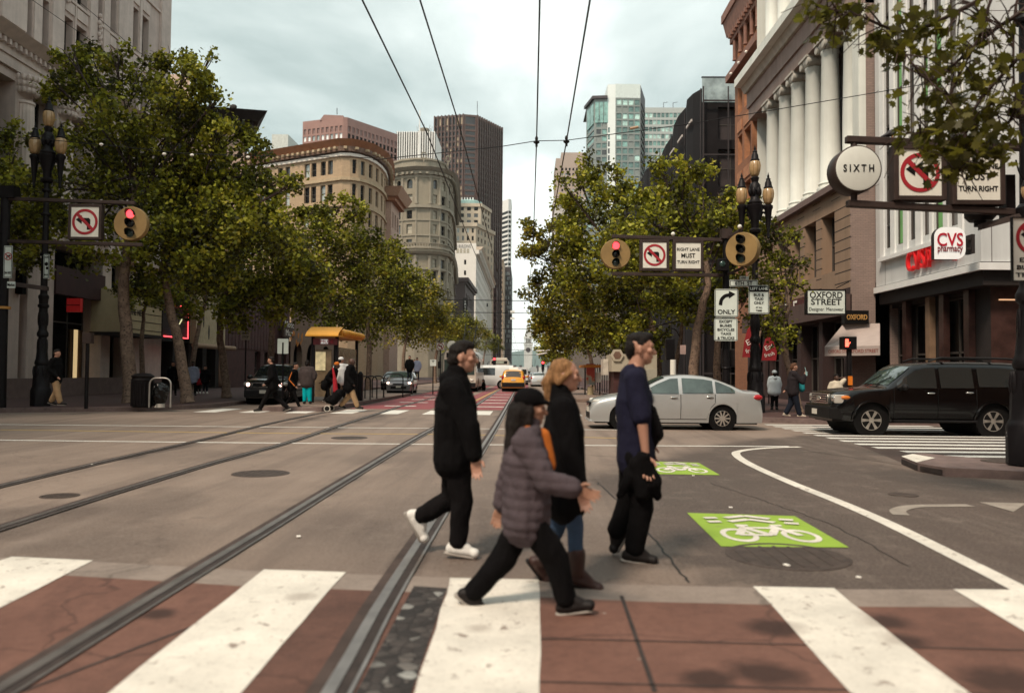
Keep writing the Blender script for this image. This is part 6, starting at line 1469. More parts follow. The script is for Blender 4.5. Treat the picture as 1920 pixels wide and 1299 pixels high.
def bark():
    m, nt, b = newmat('plane_bark'); v = coords(nt)
    c = mixc(nt, ramp(nt, noi(nt, v, 5, 5, .7), [(.35, 0), (.65, 1)]), (.13, .085, .06), (.27, .185, .13))
    vo = noi(nt, v, 13, 2, .5); c = mixc(nt, ramp(nt, vo, [(.56, 0), (.62, .8)]), c, (.055, .034, .026))
    nt.links.new(c, b.inputs['Base Color']); b.inputs['Roughness'].default_value = .85; bump(nt, b, vo, .4, .02); return m
BARK = bark(); TWIG = mat('twig', (.055, .032, .026), .85, 0, .3, 4)
_T = [(0, 0), (.30, .10), (.52, -.02), (.46, .22), (.72, .44), (.40, .50), (.40, .78), (.16, .68), (0, 1.05)]
LOBE = np.array([(x, y) for x, y in _T] + [(-x, y) for x, y in reversed(_T[1:-1])])
SIMPLE = np.array([(0, 0), (.42, .12), (.5, .5), (.22, .62), (0, 1.0), (-.26, .66), (-.5, .45), (-.40, .1)])
def leaves(name, pts, size, mt, seed, shape, parent, tintbias=None):
    rng = np.random.default_rng(seed); n = len(pts); k = len(shape)
    nrm = rng.normal(size=(n, 3)); nrm[:, 2] = np.abs(nrm[:, 2])*.9+.25; nrm /= np.linalg.norm(nrm, axis=1)[:, None]
    t = rng.normal(size=(n, 3)); t[:, 2] -= .5; t -= nrm*(t*nrm).sum(1)[:, None]; t /= np.linalg.norm(t, axis=1)[:, None]
    bt = np.cross(nrm, t); s = size*rng.uniform(.6, 1.25, n)
    fold = rng.uniform(-.35, .15, n); droop = rng.uniform(-.25, .1, n)
    sx_, sy_ = shape[:, 0], shape[:, 1]
    P = pts[:, None, :] + s[:, None, None]*(bt[:, None, :]*sx_[None, :, None] + t[:, None, :]*(sy_-.5)[None, :, None] + nrm[:, None, :]*((np.abs(sx_)[None, :]*fold[:, None]+(sy_**2)[None, :]*droop[:, None]))[:, :, None])
    me = bpy.data.meshes.new(name); me.vertices.add(n*k); me.vertices.foreach_set('co', P.ravel().astype(np.float32))
    me.loops.add(n*k); me.loops.foreach_set('vertex_index', np.arange(n*k, dtype=np.int32))
    me.polygons.add(n); me.polygons.foreach_set('loop_start', np.arange(0, n*k, k, dtype=np.int32)); me.polygons.foreach_set('loop_total', np.full(n, k, dtype=np.int32))
    tint = rng.beta(1.5, 1.9, n)
    if tintbias is not None: tint = np.clip(tint+tintbias, 0, 1)
    a = me.attributes.new('tint', 'FLOAT', 'POINT'); a.data.foreach_set('value', np.repeat(tint, k).astype(np.float32))
    me.materials.append(mt); me.update(); me.validate()
    o = bpy.data.objects.new(name, me); COL.objects.link(o); o.parent = parent; return o
def tree(label, D, trunk, blobs, seed, leaf=.24, dens=1.0, tr=.17, mt=LEAF, group=None, dj=1.3, shape=SIMPLE, name='street_tree', base_z=.15, limbs=True, twigs=True):
    """trunk: pixel polyline from the base upward at depth D; blobs: (px, py, r_px[, depth offset])"""
    rng = np.random.default_rng(seed); rnd = random.Random(seed)
    tp = [PD(x, y, D) for x, y in trunk]; tp[0].z = base_z
    base = tp[0].copy(); t = thing(name, label, 'tree', base, 0, group)
    B = MB(); pts = catmull(tp, 4); k = len(pts)
    rad = [tr*(1.25-.75*i/(k-1)) for i in range(k)]; rad[0] *= 1.25
    pts = [p+V((rnd.uniform(-.03, .03), rnd.uniform(-.03, .03), 0)) if i else p for i, p in enumerate(pts)]
    B.tube(pts, rad, BARK, 10); B.build('trunk', t, 60)
    allp = []; bias = []; L = MB(); top = pts[-1]; r0 = rad[-1]
    for b in blobs:
        px, py, r = b[:3]; dd = b[3] if len(b) > 3 else rnd.uniform(-dj, dj)
        c = PD(px, py, D+dd); rm = r/1500*(D+dd); 
        if limbs:
            i0 = int(k*rnd.uniform(.72, .98)); s0 = pts[min(i0, k-1)]; mid = s0.lerp(c, .5)+V((rnd.uniform(-.5, .5), rnd.uniform(-.5, .5), rnd.uniform(-.1, .6)))
            L.tube(catmull([s0, mid, c], 4), [r0*.42*(1-.085*q) for q in range(9)], TWIG, 6)
            if twigs:
                for q in range(5):
                    d = V(rng.normal(size=3)).normalized(); d.z = abs(d.z)*.7; L.tube([mid.lerp(c, .4+.12*q), c+d*rm*.45+V((0, 0, .05)), c+d*rm*.9], [.024, .014, .006], TWIG, 4)
        n = int(max(14, dens*900*(rm*rm)*(.24/leaf)**2)); leaf_ = leaf
        nc = max(4, int(rm*rm*9))
        cc = rng.normal(size=(nc, 3)); cc /= np.linalg.norm(cc, axis=1)[:, None]; cc *= (rng.uniform(.15, 1, nc)**.55)[:, None]*rm*np.array([1, 1, .9]); cb = rng.normal(.02, .22, nc)
        w = rng.integers(0, nc, n); p = cc[w]+rng.normal(size=(n, 3))*max(.16, rm*.19)
        allp.append(p+np.array(c)); bias.append(cb[w])
    if limbs: L.build('limb', t, 60)
    P = np.concatenate(allp)-np.array(base); leaves('crown', P, leaf*.60, mt, seed+1, shape, t, np.concatenate(bias)); return t
TG = 'street trees along the left pavement'; TGR = 'street trees along the right pavement'
tree('tall near left street tree with mottled trunk beside the litter bin', 30.5, [(245, 770), (238, 640), (232, 520), (245, 430), (255, 330)],
     [(130, 105, 34), (175, 115, 42), (215, 108, 36), (110, 165, 38), (160, 180, 60), (255, 150, 48), (320, 115, 46), (355, 140, 48), (330, 185, 60), (388, 165, 34), (250, 230, 75), (170, 270, 70), (105, 260, 45), (330, 270, 80), (230, 340, 90), (130, 360, 75), (330, 370, 85), (75, 400, 60), (170, 450, 65), (290, 450, 70), (385, 225, 40), (398, 105, 14), (410, 185, 16)], 11, .25, .9, .23, group=TG)
tree('leafy left street tree in bright yellow green above the leaning trunk', 31, [(352, 751), (338, 660), (318, 570), (308, 490), (330, 400)],
     [(360, 255, 36), (410, 250, 42), (455, 245, 36), (475, 270, 28), (400, 310, 75), (460, 330, 65), (340, 340, 60), (520, 345, 42), (548, 350, 26), (430, 400, 85), (500, 420, 70), (360, 430, 75), (540, 410, 36), (400, 500, 70), (300, 500, 55), (250, 540, 40)], 12, .25, .9, .19, group=TG)
tree('left street tree with a forked trunk behind the parked black car', 37, [(425, 742), (420, 680), (412, 620), (425, 540), (450, 470)],
     [(510, 480, 70), (450, 520, 70), (560, 470, 52), (520, 550, 65), (440, 580, 50), (570, 540, 55), (350, 560, 45), (590, 400, 26), (480, 430, 60)], 13, .26, .9, .17, group=TG)
tree('left street tree with light airy top left of the tan building', 44, [(505, 735), (508, 660), (515, 600), (550, 520), (590, 470)],
     [(640, 388, 28), (615, 410, 36), (665, 405, 30), (600, 450, 52), (650, 460, 58), (690, 450, 36), (570, 500, 55), (640, 520, 62), (590, 560, 55), (700, 500, 45), (660, 575, 45)], 14, .26, .85, .17, group=TG)
tree('left street tree behind the yellow shelter roof', 56, [(690, 728), (692, 660), (690, 610), (700, 560)],
     [(720, 480, 38), (745, 500, 34), (700, 530, 48), (760, 530, 42), (730, 570, 52), (690, 600, 48), (770, 580, 40), (785, 520, 22), (640, 600, 40)], 15, .28, .85, .17, group=TG)
tree('left street tree in front of the round grey building base', 72, [(757, 722), (757, 670), (765, 620)],
     [(795, 545, 30), (775, 575, 38), (810, 575, 34), (790, 610, 42), (750, 620, 38), (825, 605, 28)], 16, .30, .85, .17, mt=LEAF3, group=TG)
for i, (D, px, bl) in enumerate(((92, 815, [(840, 588, 24), (825, 612, 28), (850, 615, 24), (805, 630, 28)]), (115, 850, [(866, 600, 20), (880, 608, 18), (862, 625, 24), (845, 640, 22)]), (145, 880, [(893, 612, 16), (905, 622, 14), (890, 634, 20), (875, 650, 18)]), (190, 905, [(915, 628, 12), (926, 637, 11), (912, 646, 15)]), (260, 925, [(934, 642, 8), (940, 651, 8), (929, 654, 10)]))):
    tree(('orange tinged left street tree below the savings sign', 'left street tree below the white lettered building', 'left street tree under the red brick building', 'small distant left street tree under the slim tan tower', 'tiny farthest left street tree at the foot of the banded tower')[i], D, [(px, 700+1600/D), (px+2, 670), (px+8, 640)], bl, 30+i, .34, .8, .2, LEAF3 if i % 2 == 0 else LEAF, TG)
tree('dark tree crown cut by the left picture edge behind the lamp', 31.5, [(-60, 770), (-55, 640), (-40, 520), (0, 430)],
     [(12, 250, 30), (20, 300, 38), (45, 340, 30), (25, 370, 50), (60, 420, 45), (30, 460, 55), (80, 490, 40), (-30, 330, 60), (95, 330, 26)], 17, .25, .8, .2, group=TG)
tree('slim young tree with dark trunk in front of the theatre marquee', 40, [(270, 728), (266, 660), (268, 600), (275, 560)],
     [(265, 555, 28), (290, 560, 24), (245, 560, 22), (275, 530, 30)], 18, .22, .8, .12, group=TG)
tree('back row left tree with curved trunk beside the cream signboard', 46, [(357, 735), (362, 680), (372, 620), (385, 560), (380, 500)],
     [(380, 520, 45), (350, 490, 45), (410, 540, 40), (430, 480, 50)], 19, .25, .8, .14, group=TG)
# right side
tree('near right street tree with a tall pale trunk behind the silver car', 30, [(1299, 740), (1303, 660), (1315, 580), (1328, 520), (1310, 450)],
     [(1235, 310, 24), (1285, 318, 32), (1310, 340, 34), (1255, 350, 44), (1200, 370, 42), (1220, 420, 62), (1290, 410, 66), (1350, 370, 30), (1370, 400, 46), (1410, 400, 22), (1340, 450, 55), (1170, 430, 45), (1400, 450, 36), (1260, 490, 65), (1190, 500, 60), (1420, 425, 18)], 21, .24, .95, .17, group=TGR)
tree('right street tree with an uneven crown left of the hanging signals', 36, [(1236, 745), (1232, 660), (1215, 590), (1180, 500)],
     [(1105, 305, 18), (1112, 330, 28), (1090, 350, 24), (1150, 330, 22), (1165, 355, 26), (1140, 380, 48), (1070, 365, 26), (1062, 400, 32), (1105, 420, 55), (1050, 340, 14), (1060, 450, 46), (1120, 480, 66), (1180, 540, 60), (1090, 530, 55), (1240, 570, 52), (1150, 590, 60), (1210, 620, 46)], 22, .25, .95, .17, group=TGR)
tree('right street tree whose low limbs reach over the roadway', 46, [(1160, 735), (1156, 670), (1140, 600), (1100, 530)],
     [(1000, 430, 26), (1020, 450, 28), (1040, 425, 20), (978, 478, 16), (1005, 478, 24), (1030, 480, 26), (990, 468, 14), (1060, 500, 40), (1050, 550, 46), (1010, 530, 24), (985, 545, 16), (1090, 580, 55), (1030, 600, 38), (1120, 620, 45), (1060, 630, 40)], 23, .26, .95, .16, mt=LEAF3, group=TGR)
tree('right street tree behind the orange canopy stop', 62, [(1112, 725), (1108, 670), (1090, 630)],
     [(1015, 580, 24), (1040, 610, 32), (1020, 630, 24), (1080, 640, 34), (1050, 655, 26), (1110, 640, 34), (1140, 640, 30), (1000, 612, 12)], 24, .28, .9, .17, group=TGR)
tree('farther right street tree touching the clock tower outline', 88, [(1062, 715), (1060, 680), (1050, 650)],
     [(1018, 640, 16), (1035, 645, 20), (1025, 662, 18), (1050, 660, 20), (1012, 655, 12)], 25, .32, .9, .17, group=TGR)
tree('farthest right street tree near the street end', 140, [(1035, 710), (1034, 685), (1030, 665)], [(1018, 662, 10), (1028, 668, 11), (1022, 675, 9), (1038, 672, 10)], 26, .36, .9, .2, group=TGR)
tree('right street tree behind the right lane sign arm', 34, [(1262, 740), (1268, 680), (1282, 600)], [(1330, 530, 45), (1290, 560, 45), (1250, 540, 40), (1350, 580, 35), (1220, 650, 30), (1180, 650, 30)], 27, .24, .8, .13, group=TGR)
tree('right street tree with dark trunk beside the lane arrow sign', 32, [(1345, 745), (1345, 660), (1350, 580)], [(1380, 500, 40), (1340, 560, 35), (1400, 560, 28), (1310, 600, 30)], 28, .24, .7, .15, group=TGR)
tree('thin young tree with bare lower trunk beside the walking woman', 27.5, [(1500, 782), (1482, 700), (1470, 640), (1478, 570), (1470, 520)],
     [(1440, 418, 22), (1460, 445, 24), (1490, 440, 18), (1450, 480, 30), (1485, 500, 30), (1440, 520, 26), (1470, 550, 30), (1500, 540, 18), (1450, 590, 24), (1480, 620, 20), (1455, 640, 18)], 29, .21, .75, .10, group=TGR)
tree('small street tree right of the lamp in front of the red banners', 31, [(1425, 760), (1420, 680), (1425, 620)], [(1435, 570, 26), (1410, 600, 22), (1440, 620, 20), (1425, 540, 22)], 51, .2, .7, .08, group=TGR)
# overhanging branches from a tree out of frame at the near right
D = 8.2
t = thing('overhanging_tree', 'bare twigs and lobed leaves hanging over the signs at upper right', 'tree', (8.6, 7.6, .15), 0)
B = MB(); trunk = [V((8.6, 7.6, .15)), V((8.5, 7.6, 2.2)), V((8.2, 7.8, 4.2)), V((7.6, 8, 5.6))]; B.tube(catmull(trunk, 5), [.24-.009*i for i in range(16)], BARK, 12); B.build('trunk', t, 60)
W = MB(); rnd = random.Random(9); rng = np.random.default_rng(9); LP = []; org = trunk[-1]
def br(pp, r0, dd=0):
    g = [PD(x, y, D+dd+rnd.uniform(-.15, .15)) for x, y in pp]; g = catmull(g, 4); W.tube(g, [max(.004, r0*(1-.8*i/(len(g)-1))) for i in range(len(g))], TWIG, 5); return g
mains = [([(2060, -160), (1900, -40), (1800, 20), (1700, 60), (1610, 30), (1540, 14)], .035), ([(2060, -120), (1930, 10), (1860, 60), (1790, 120), (1740, 150), (1690, 90)], .03), ([(2080, -60), (1960, 60), (1890, 130), (1830, 200), (1800, 290), (1795, 325)], .03),
         ([(2080, -40), (1980, 100), (1930, 180), (1890, 230), (1850, 270)], .025), ([(2060, -160), (1880, -30), (1840, 60), (1780, 180), (1755, 240), (1700, 250)], .02), ([(2000, -120), (1915, -20), (1900, 90), (1905, 190), (1915, 240)], .02)]
brs = []
for pp, r0 in mains:
    W.tube([org, PD(pp[0][0], pp[0][1], D)], [.08, r0], BARK, 6); brs.append(br(pp, r0))
for q in range(230):
    g = rnd.choice(brs[:6]); i = rnd.randrange(len(g)//3, len(g)); p = g[i]; L_ = rnd.uniform(.15, .55); d = V((rnd.uniform(-1, .6), rnd.uniform(-.5, .5), rnd.uniform(-1.0, .5))).normalized()
    m1 = p+d*L_*.5+V((0, 0, .04)); e = p+d*L_; W.tube([p, m1, e+V((0, 0, -.04))], [.009, .006, .003], TWIG, 4)
for (px, py, r, n) in ((1518, 14, 26, 16), (1560, 30, 34, 34), (1590, 55, 26, 16), (1605, 20, 25, 14), (1650, 75, 22, 12), (1700, 60, 34, 30), (1690, 100, 26, 22), (1745, 45, 36, 30), (1650, 90, 16, 8), (1785, 90, 45, 34), (1760, 140, 34, 20), (1840, 60, 45, 24), (1860, 130, 40, 22), (1820, 170, 40, 30), (1780, 215, 34, 34), (1745, 190, 24, 14), (1820, 240, 44, 52), (1785, 270, 38, 44), (1830, 290, 36, 44), (1750, 255, 28, 20), (1790, 320, 26, 24), (1860, 200, 34, 22), (1890, 250, 20, 8), (1700, 250, 20, 10), (1870, 290, 20, 12), (1675, 180, 12, 4), (1905, 200, 18, 6), (1740, 300, 20, 12), (1825, 325, 20, 12)):
    c = PD(px, py, D); rm = r/1500*D
    LP.append(np.array(c)+rng.normal(size=(int(n*1.5), 3))*rm*np.array([.55, 1.0, .5]))
W.build('branch', t, 60); leaves('crown', np.concatenate(LP)-np.array(t.location),   .105, LEAF2, 77, LOBE, t)
# ================================================================ VEHICLES
def carpaint(name, col, rough=.28, metal=.0, coat=.8, var=.04): return mat(name, col, rough, metal, var, 2, 0, spec=.5, coat=coat)
SILV = carpaint('paint_silver', (.42, .43, .425), .34, .35); BLKP = carpaint('paint_black', (.0035, .003, .0035), .22, 0, .35); BLKP2 = carpaint('paint_black_blue', (.012, .014, .016), .22); GREYP = carpaint('paint_grey', (.16, .15, .155), .3, .3); TAXI = carpaint('paint_taxi', (.72, .32, .012), .35); WHTP = carpaint('paint_white_car', (.62, .63, .61), .35)
CG = mat('car_glass', (.022, .026, .026), .05, 0, .2, 1, 0, spec=.9); CGS = mat('car_glass_pale', (.065, .095, .085), .05, 0, .5, 1.6, 0, spec=1.0); RUB = mat('tyre_rubber', (.014, .012, .012), .85, 0, .2, 8); PLA = mat('black_trim', (.016, .014, .014), .6, 0, .1)
ALLOY = mat('alloy', (.55, .52, .47), .32, .75, .1, 6, 0); CHR = mat('chrome', (.72, .70, .66), .15, .95, .05, 3, 0); HLG = mat('headlamp_glass', (.62, .60, .54), .12, .3, .2, 9, 0, spec=.9); LAMPON = mat('headlamp_on', (1, .95, .9), .3, emis=(1, .62, .50), estr=2.6); TLR = mat('tail_red', (.36, .012, .016), .2, 0, .15, 8, 0); AMB = mat('amber_lens', (.62, .17, .02), .3); PLATE = mat('number_plate', (.55, .52, .45), .6)
DARKIN = mat('wheel_well', (.006, .005, .005), .9)
def interp(c, x):
    if x <= c[0][0]: return c[0][1]
    for (x0, y0), (x1, y1) in zip(c, c[1:]):
        if x <= x1: return y0+(y1-y0)*(x-x0)/max(1e-6, x1-x0)
    return c[-1][1]
def smoothc(c, n=5):
    c = sorted(c); return [(p.x, p.y) for p in catmull([(x, y, 0) for x, y in c], n)]
class Car:
    def __init__(s, L, W, top, belt, sill, wheels, wr, k=.42, taper=.13, res=70, hoodw=.86, archr=1.16, plan=2.2):
        s.L, s.W, s.top, s.belt, s.sill, s.wheels, s.wr, s.k = L, W, smoothc(top, 6), smoothc(belt, 3), sill, wheels, wr, k
        s.taper, s.res, s.hoodw, s.ar, s.plan = taper, res, hoodw, wr*archr, plan
    def hw(s, x):
        e = abs(x)/(s.L/2); return s.W/2*(1-s.taper*max(0, e-.55)**s.plan/.45**s.plan)
    def arch(s, x):
        z = s.sill
        for xw in s.wheels:
            d = s.ar**2-(x-xw)**2
            if d > 0: z = max(z, s.wr+math.sqrt(d))
        return z
    def ctl(s, x):
        w = s.hw(x); zt = interp(s.top, x); zb = min(interp(s.belt, x), zt-.05); za = s.arch(x); zs = max(za, s.sill)
        z3 = zb; y3 = w*.975; z4 = zt-.035; y4 = min(w*s.hoodw, w*.97-s.k*max(0, z4-z3))
        zm = s.sill+(z3-s.sill)*.55
        return [(w*.93 if za <= s.sill+.01 else w*.99, zs), (w, max(zm, za+.02)), (y3, max(z3, za+.04)), (y4, max(z4, z3+.015)), (y4*.55, zt-.005), (0, zt)]
    def sec(s, x):
        p = s.ctl(x)
        for _ in range(2):
            q = [p[0]]
            for a, b in zip(p, p[1:]): q += [(a[0]*.75+b[0]*.25, a[1]*.75+b[1]*.25), (a[0]*.25+b[0]*.75, a[1]*.25+b[1]*.75)]
            q.append(p[-1]); p = q
        return p
    def side(s, x, z):
        p = s.ctl(x)
        for a, b in zip(p, p[1:]):
            if a[1] <= z <= b[1] and b[1] > a[1]: return a[0]+(b[0]-a[0])*(z-a[1])/(b[1]-a[1])
        return p[0][0] if z < p[0][1] else p[3][0]
    def shell(s, paint):
        xs = [-s.L/2+s.L*i/s.res for i in range(s.res+1)]
        for xw in s.wheels:
            for q in np.linspace(-1, 1, 15): xs.append(xw+s.ar*math.sin(q*math.pi/2)*1.0001)
        xs = sorted(set(round(x, 4) for x in xs if -s.L/2 <= x <= s.L/2)); B = MB(); rows = [s.sec(x) for x in xs]; m_ = len(rows[0])
        vs = []; fs = []
        for x, r in zip(xs, rows):
            vs += [(x, y, z) for y, z in r] + [(x, -y, z) for y, z in reversed(r[:-1])]
        w = 2*m_-1
        for i in range(len(xs)-1):
            for j in range(w-1): fs.append((i*w+j, i*w+j+1, (i+1)*w+j+1, (i+1)*w+j))
        fs.append(tuple(range(w))); fs.append(tuple(range((len(xs)-1)*w+w-1, (len(xs)-1)*w-1, -1)))
        B.add(vs, fs, paint); return B
    def patch(s, x0, x1, zl, zu, off, mt, B, side=1, nx=14, nz=6, cut=None):
        """panel on the flank between two height curves"""
        g = []
        for i in range(nx+1):
            x = x0+(x1-x0)*i/nx; a, b = zl(x), zu(x)
            for j in range(nz+1):
                z = a+(b-a)*j/nz; g.append((x, side*(s.side(x, z)+off), z))
        f = [(i*(nz+1)+j, (i+1)*(nz+1)+j, (i+1)*(nz+1)+j+1, i*(nz+1)+j+1) for i in range(nx) for j in range(nz)]
        B.add(g, f if side > 0 else [tuple(reversed(q)) for q in f], mt)
    def screen(s, x0, x1, inset, off, mt, B, n=10):
        g = []
        for i in range(n+1):
            x = x0+(x1-x0)*i/n; p = s.ctl(x); y4 = p[3][0]-inset; z4, zt = p[3][1], p[5][1]
            for j in range(9):
                t = -1+j/4; g.append((x, y4*t, z4+(zt-z4)*(1-abs(t)**1.6)+off))
        f = [(i*9+j, (i+1)*9+j, (i+1)*9+j+1, i*9+j+1) for i in range(n) for j in range(8)]
        B.add(g, f, mt)
def wheel(t, x, y, r, w, spokes=10, rim=ALLOY, split=False):
    s = 1 if y > 0 else -1; B = MB()
    B.lathe([(r*.66, -w/2), (r*.93, -w/2), (r, -w*.3), (r, w*.3), (r*.93, w/2), (r*.66, w/2)], RUB, (x, y-s*w*.35, r), 28, 'Y')
    o = B.build('wheel', t, 40, True)
    C = MB(); yo = y+s*w*.08
    C.lathe([(r*.70, -.02), (r*.70, .02), (r*.62, .025), (r*.60, -.02)], rim, (x, yo, r), 28, 'Y'); C.lathe([(1e-3, -.01), (r*.66, -.01), (r*.66, -.03)], DARKIN, (x, yo-s*.05, r), 24, 'Y')
    for i in range(spokes):
        a = 2*math.pi*i/spokes
        for da in ((-.09, .09) if split else (0,)):
            ca, sa = math.cos(a+da), math.sin(a+da); ww = r*(.045 if split else .06)
            p0 = V((x+ca*r*.10, yo, r+sa*r*.10)); u = V((ca, 0, sa))*r*.53; v = V((-sa, 0, ca))
            C.obox(p0-v*ww, u, v*ww*2, V((0, s*.025, 0)), rim)
    C.lathe([(r*.17, -.02), (r*.17, .03), (r*.05, .035), (1e-3, .035)], rim, (x, yo, r), 14, 'Y')
    c = C.build('rim', o, 40, True); c.parent = o
def car(name, label, spec, loc, rz, paint, cat='car', scale=1, group=None, detail=2, lit=False, spokes=10, split=False):
    s = spec['car']; t = thing(name, label, cat, loc, rz, group); t.scale = (scale,)*3; L2 = s.L/2
    s.shell(paint).build('body', t, 38, True)
    B = MB(); B.mm(-L2+.12, L2-.15, -s.W/2+.22, s.W/2-.22, s.sill-.04, s.sill+.45, DARKIN)
    for xw in s.wheels: B.lathe([(s.ar*.99, -s.W/2+.06), (s.ar*.99, s.W/2-.06)], DARKIN, (xw, 0, s.wr), 20, 'Y')
    B.build('underbody', t, None, True)
    for xw in s.wheels:
        for y in (-1, 1): wheel(t, xw, y*(s.W/2-.10), s.wr, .21, spokes, split=split)
    g = spec['glass']
    for sd_ in (1, -1):
        for (x0, x1, zl, zu) in spec['side']:
            B = MB(); s.patch(x0, x1, lambda x: interp(zl, x), lambda x: interp(zu, x), .008, spec.get('sglass', g), B, sd_); B.build('side_window', t, 60, True)
        if detail > 1:
            for (x0, x1, hx, hz) in spec['doors']:
                d = MB()
                zl = lambda x: max(s.arch(x), s.sill)+.10; zu = lambda x: interp(s.belt, x)-.01
                s.patch(x0, x1, zl, zu, .004, paint, d, sd_, 10, 5)
                for xe in (x0, x1): s.patch(xe-.007, xe+.007, zl, zu, .0075, PLA, d, sd_, 1, 6)
                s.patch(x0, x1, lambda x: zl(x)-.012, zl, .0075, PLA, d, sd_, 8, 1)
                do = d.build('door', t, 40, True)
                H = MB(); yy = sd_*(s.side(hx, hz)+.025); H.ell((hx, yy, hz), (.10, .022, .02), CHR if spec.get('chrome') else paint, None, 12, 8); H.ell((hx, yy-sd_*.015, hz-.005), (.07, .02, .032), PLA, None, 10, 6); H.build('handle', do, 60, True)
            M_ = MB(); mx, mz = spec['mirror']; y0 = sd_*s.side(mx, mz); M_.ell((mx-.02, y0+sd_*.13, mz+.05), (.085, .125, .085), spec.get('mirm') or paint, None, 14, 10); M_.mm(mx-.04, mx+.05, min(y0-sd_*.02, y0+sd_*.12), max(y0-sd_*.02, y0+sd_*.12), mz-.02, mz+.02, PLA); M_.build('mirror', t, 60, True)
    for nm, x0, x1, ins in spec['screens']:
        B = MB(); s.screen(x0, x1, ins, .012, g, B); B.build(nm, t, 60, True)
    spec['front'](t, s, lit, paint)
    return t
def lampbox(t, name, c, r, mt, M=None):
    B = MB(); B.ell(c, r, mt, M, 14, 10); return B.build(name, t, 60, True)
# ----- sedan
sed = Car(4.54, 1.76, [(2.27, .52), (2.25, .64), (2.16, .76), (1.9, .86), (1.35, .965), (1.06, 1.02), (.75, 1.20), (.32, 1.40), (-.05, 1.455), (-.5, 1.46), (-1.0, 1.385), (-1.45, 1.22), (-1.78, 1.075), (-2.0, 1.06), (-2.2, 1.03), (-2.26, .93), (-2.27, .60)],
          [(2.27, .5), (2.0, .74), (1.2, .90), (.6, .93), (-.4, .955), (-1.3, .98), (-2.0, .99), (-2.27, .85)], .20, (1.40, -1.20), .318, k=.46, taper=.16)
wl = [(-1.75, .985), (1.1, .945)]
wu = [(-1.62, 1.0), (-1.4, 1.14), (-1.1, 1.27), (-.7, 1.345), (-.2, 1.37), (.15, 1.35), (.5, 1.21), (.95, .97)]
def sfront(t, s, lit, paint):
    for y in (-1, 1):
        lampbox(t, 'headlight', (1.98, y*.66, .70), (.24, .11, .085), LAMPON if lit else HLG, Matrix.Rotation(R(-12), 3, 'Y') @ Matrix.Rotation(R(-y*28), 3, 'Z')); lampbox(t, 'tail_light', (-2.12, y*.70, .87), (.17, .11, .085), TLR)
        lampbox(t, 'fog_light', (2.17, y*.60, .38), (.05, .08, .06), CHR)
    B = MB(); B.mm(2.13, 2.27, -.46, .46, .60, .70, PLA); 
    for z in (.615, .65, .685): B.mm(2.2, 2.29-.3*(z-.6), -.46, .46, z-.007, z+.007, CHR)
    B.build('grille', t, None, True)
    B = MB(); B.mm(2.1, 2.275, -.62, .62, .27, .44, PLA); B.mm(2.2, 2.30, -.75, .75, .20, .235, paint); B.build('bumper', t, None, True, bevel=.01)
    B = MB(); B.mm(2.26, 2.29, -.16, .16, .44, .56, PLATE); B.build('number_plate', t, None, True); B = MB(); B.mm(-2.28, -2.25, -.16, .16, .62, .74, PLATE); B.build('number_plate', t, None, True)
    B = MB(); s.patch(-1.62, -1.45, lambda x: .72, lambda x: .86, .004, paint, B, 1, 3, 3); s.patch(-1.62, -1.45, lambda x: .72, lambda x: .86, .004, paint, B, -1, 3, 3); B.build('fuel_flap', t, None, True)
SEDAN = dict(car=sed, glass=CGS, sglass=CGS, side=[(-.05, .93, [(-1, .97), (1, .955)], wu), (-.95, -.15, [(-1, .98), (1, .965)], wu), (-1.52, -1.02, [(-1.6, .99), (-1, .985)], wu)], doors=[(-.1, 1.0, .08, .86), (-1.0, -.1, -.86, .88)], mirror=(.78, .98), screens=[('windscreen', 1.0, .30, .05), ('rear_window', -1.0, -1.68, .08)], front=sfront, chrome=1)
p = G(1268, 806); t = car('silver_sedan', 'silver four door sedan crossing the intersection toward the left', SEDAN, (p.x, 20.55+.75, 0), R(180), SILV, scale=.97)
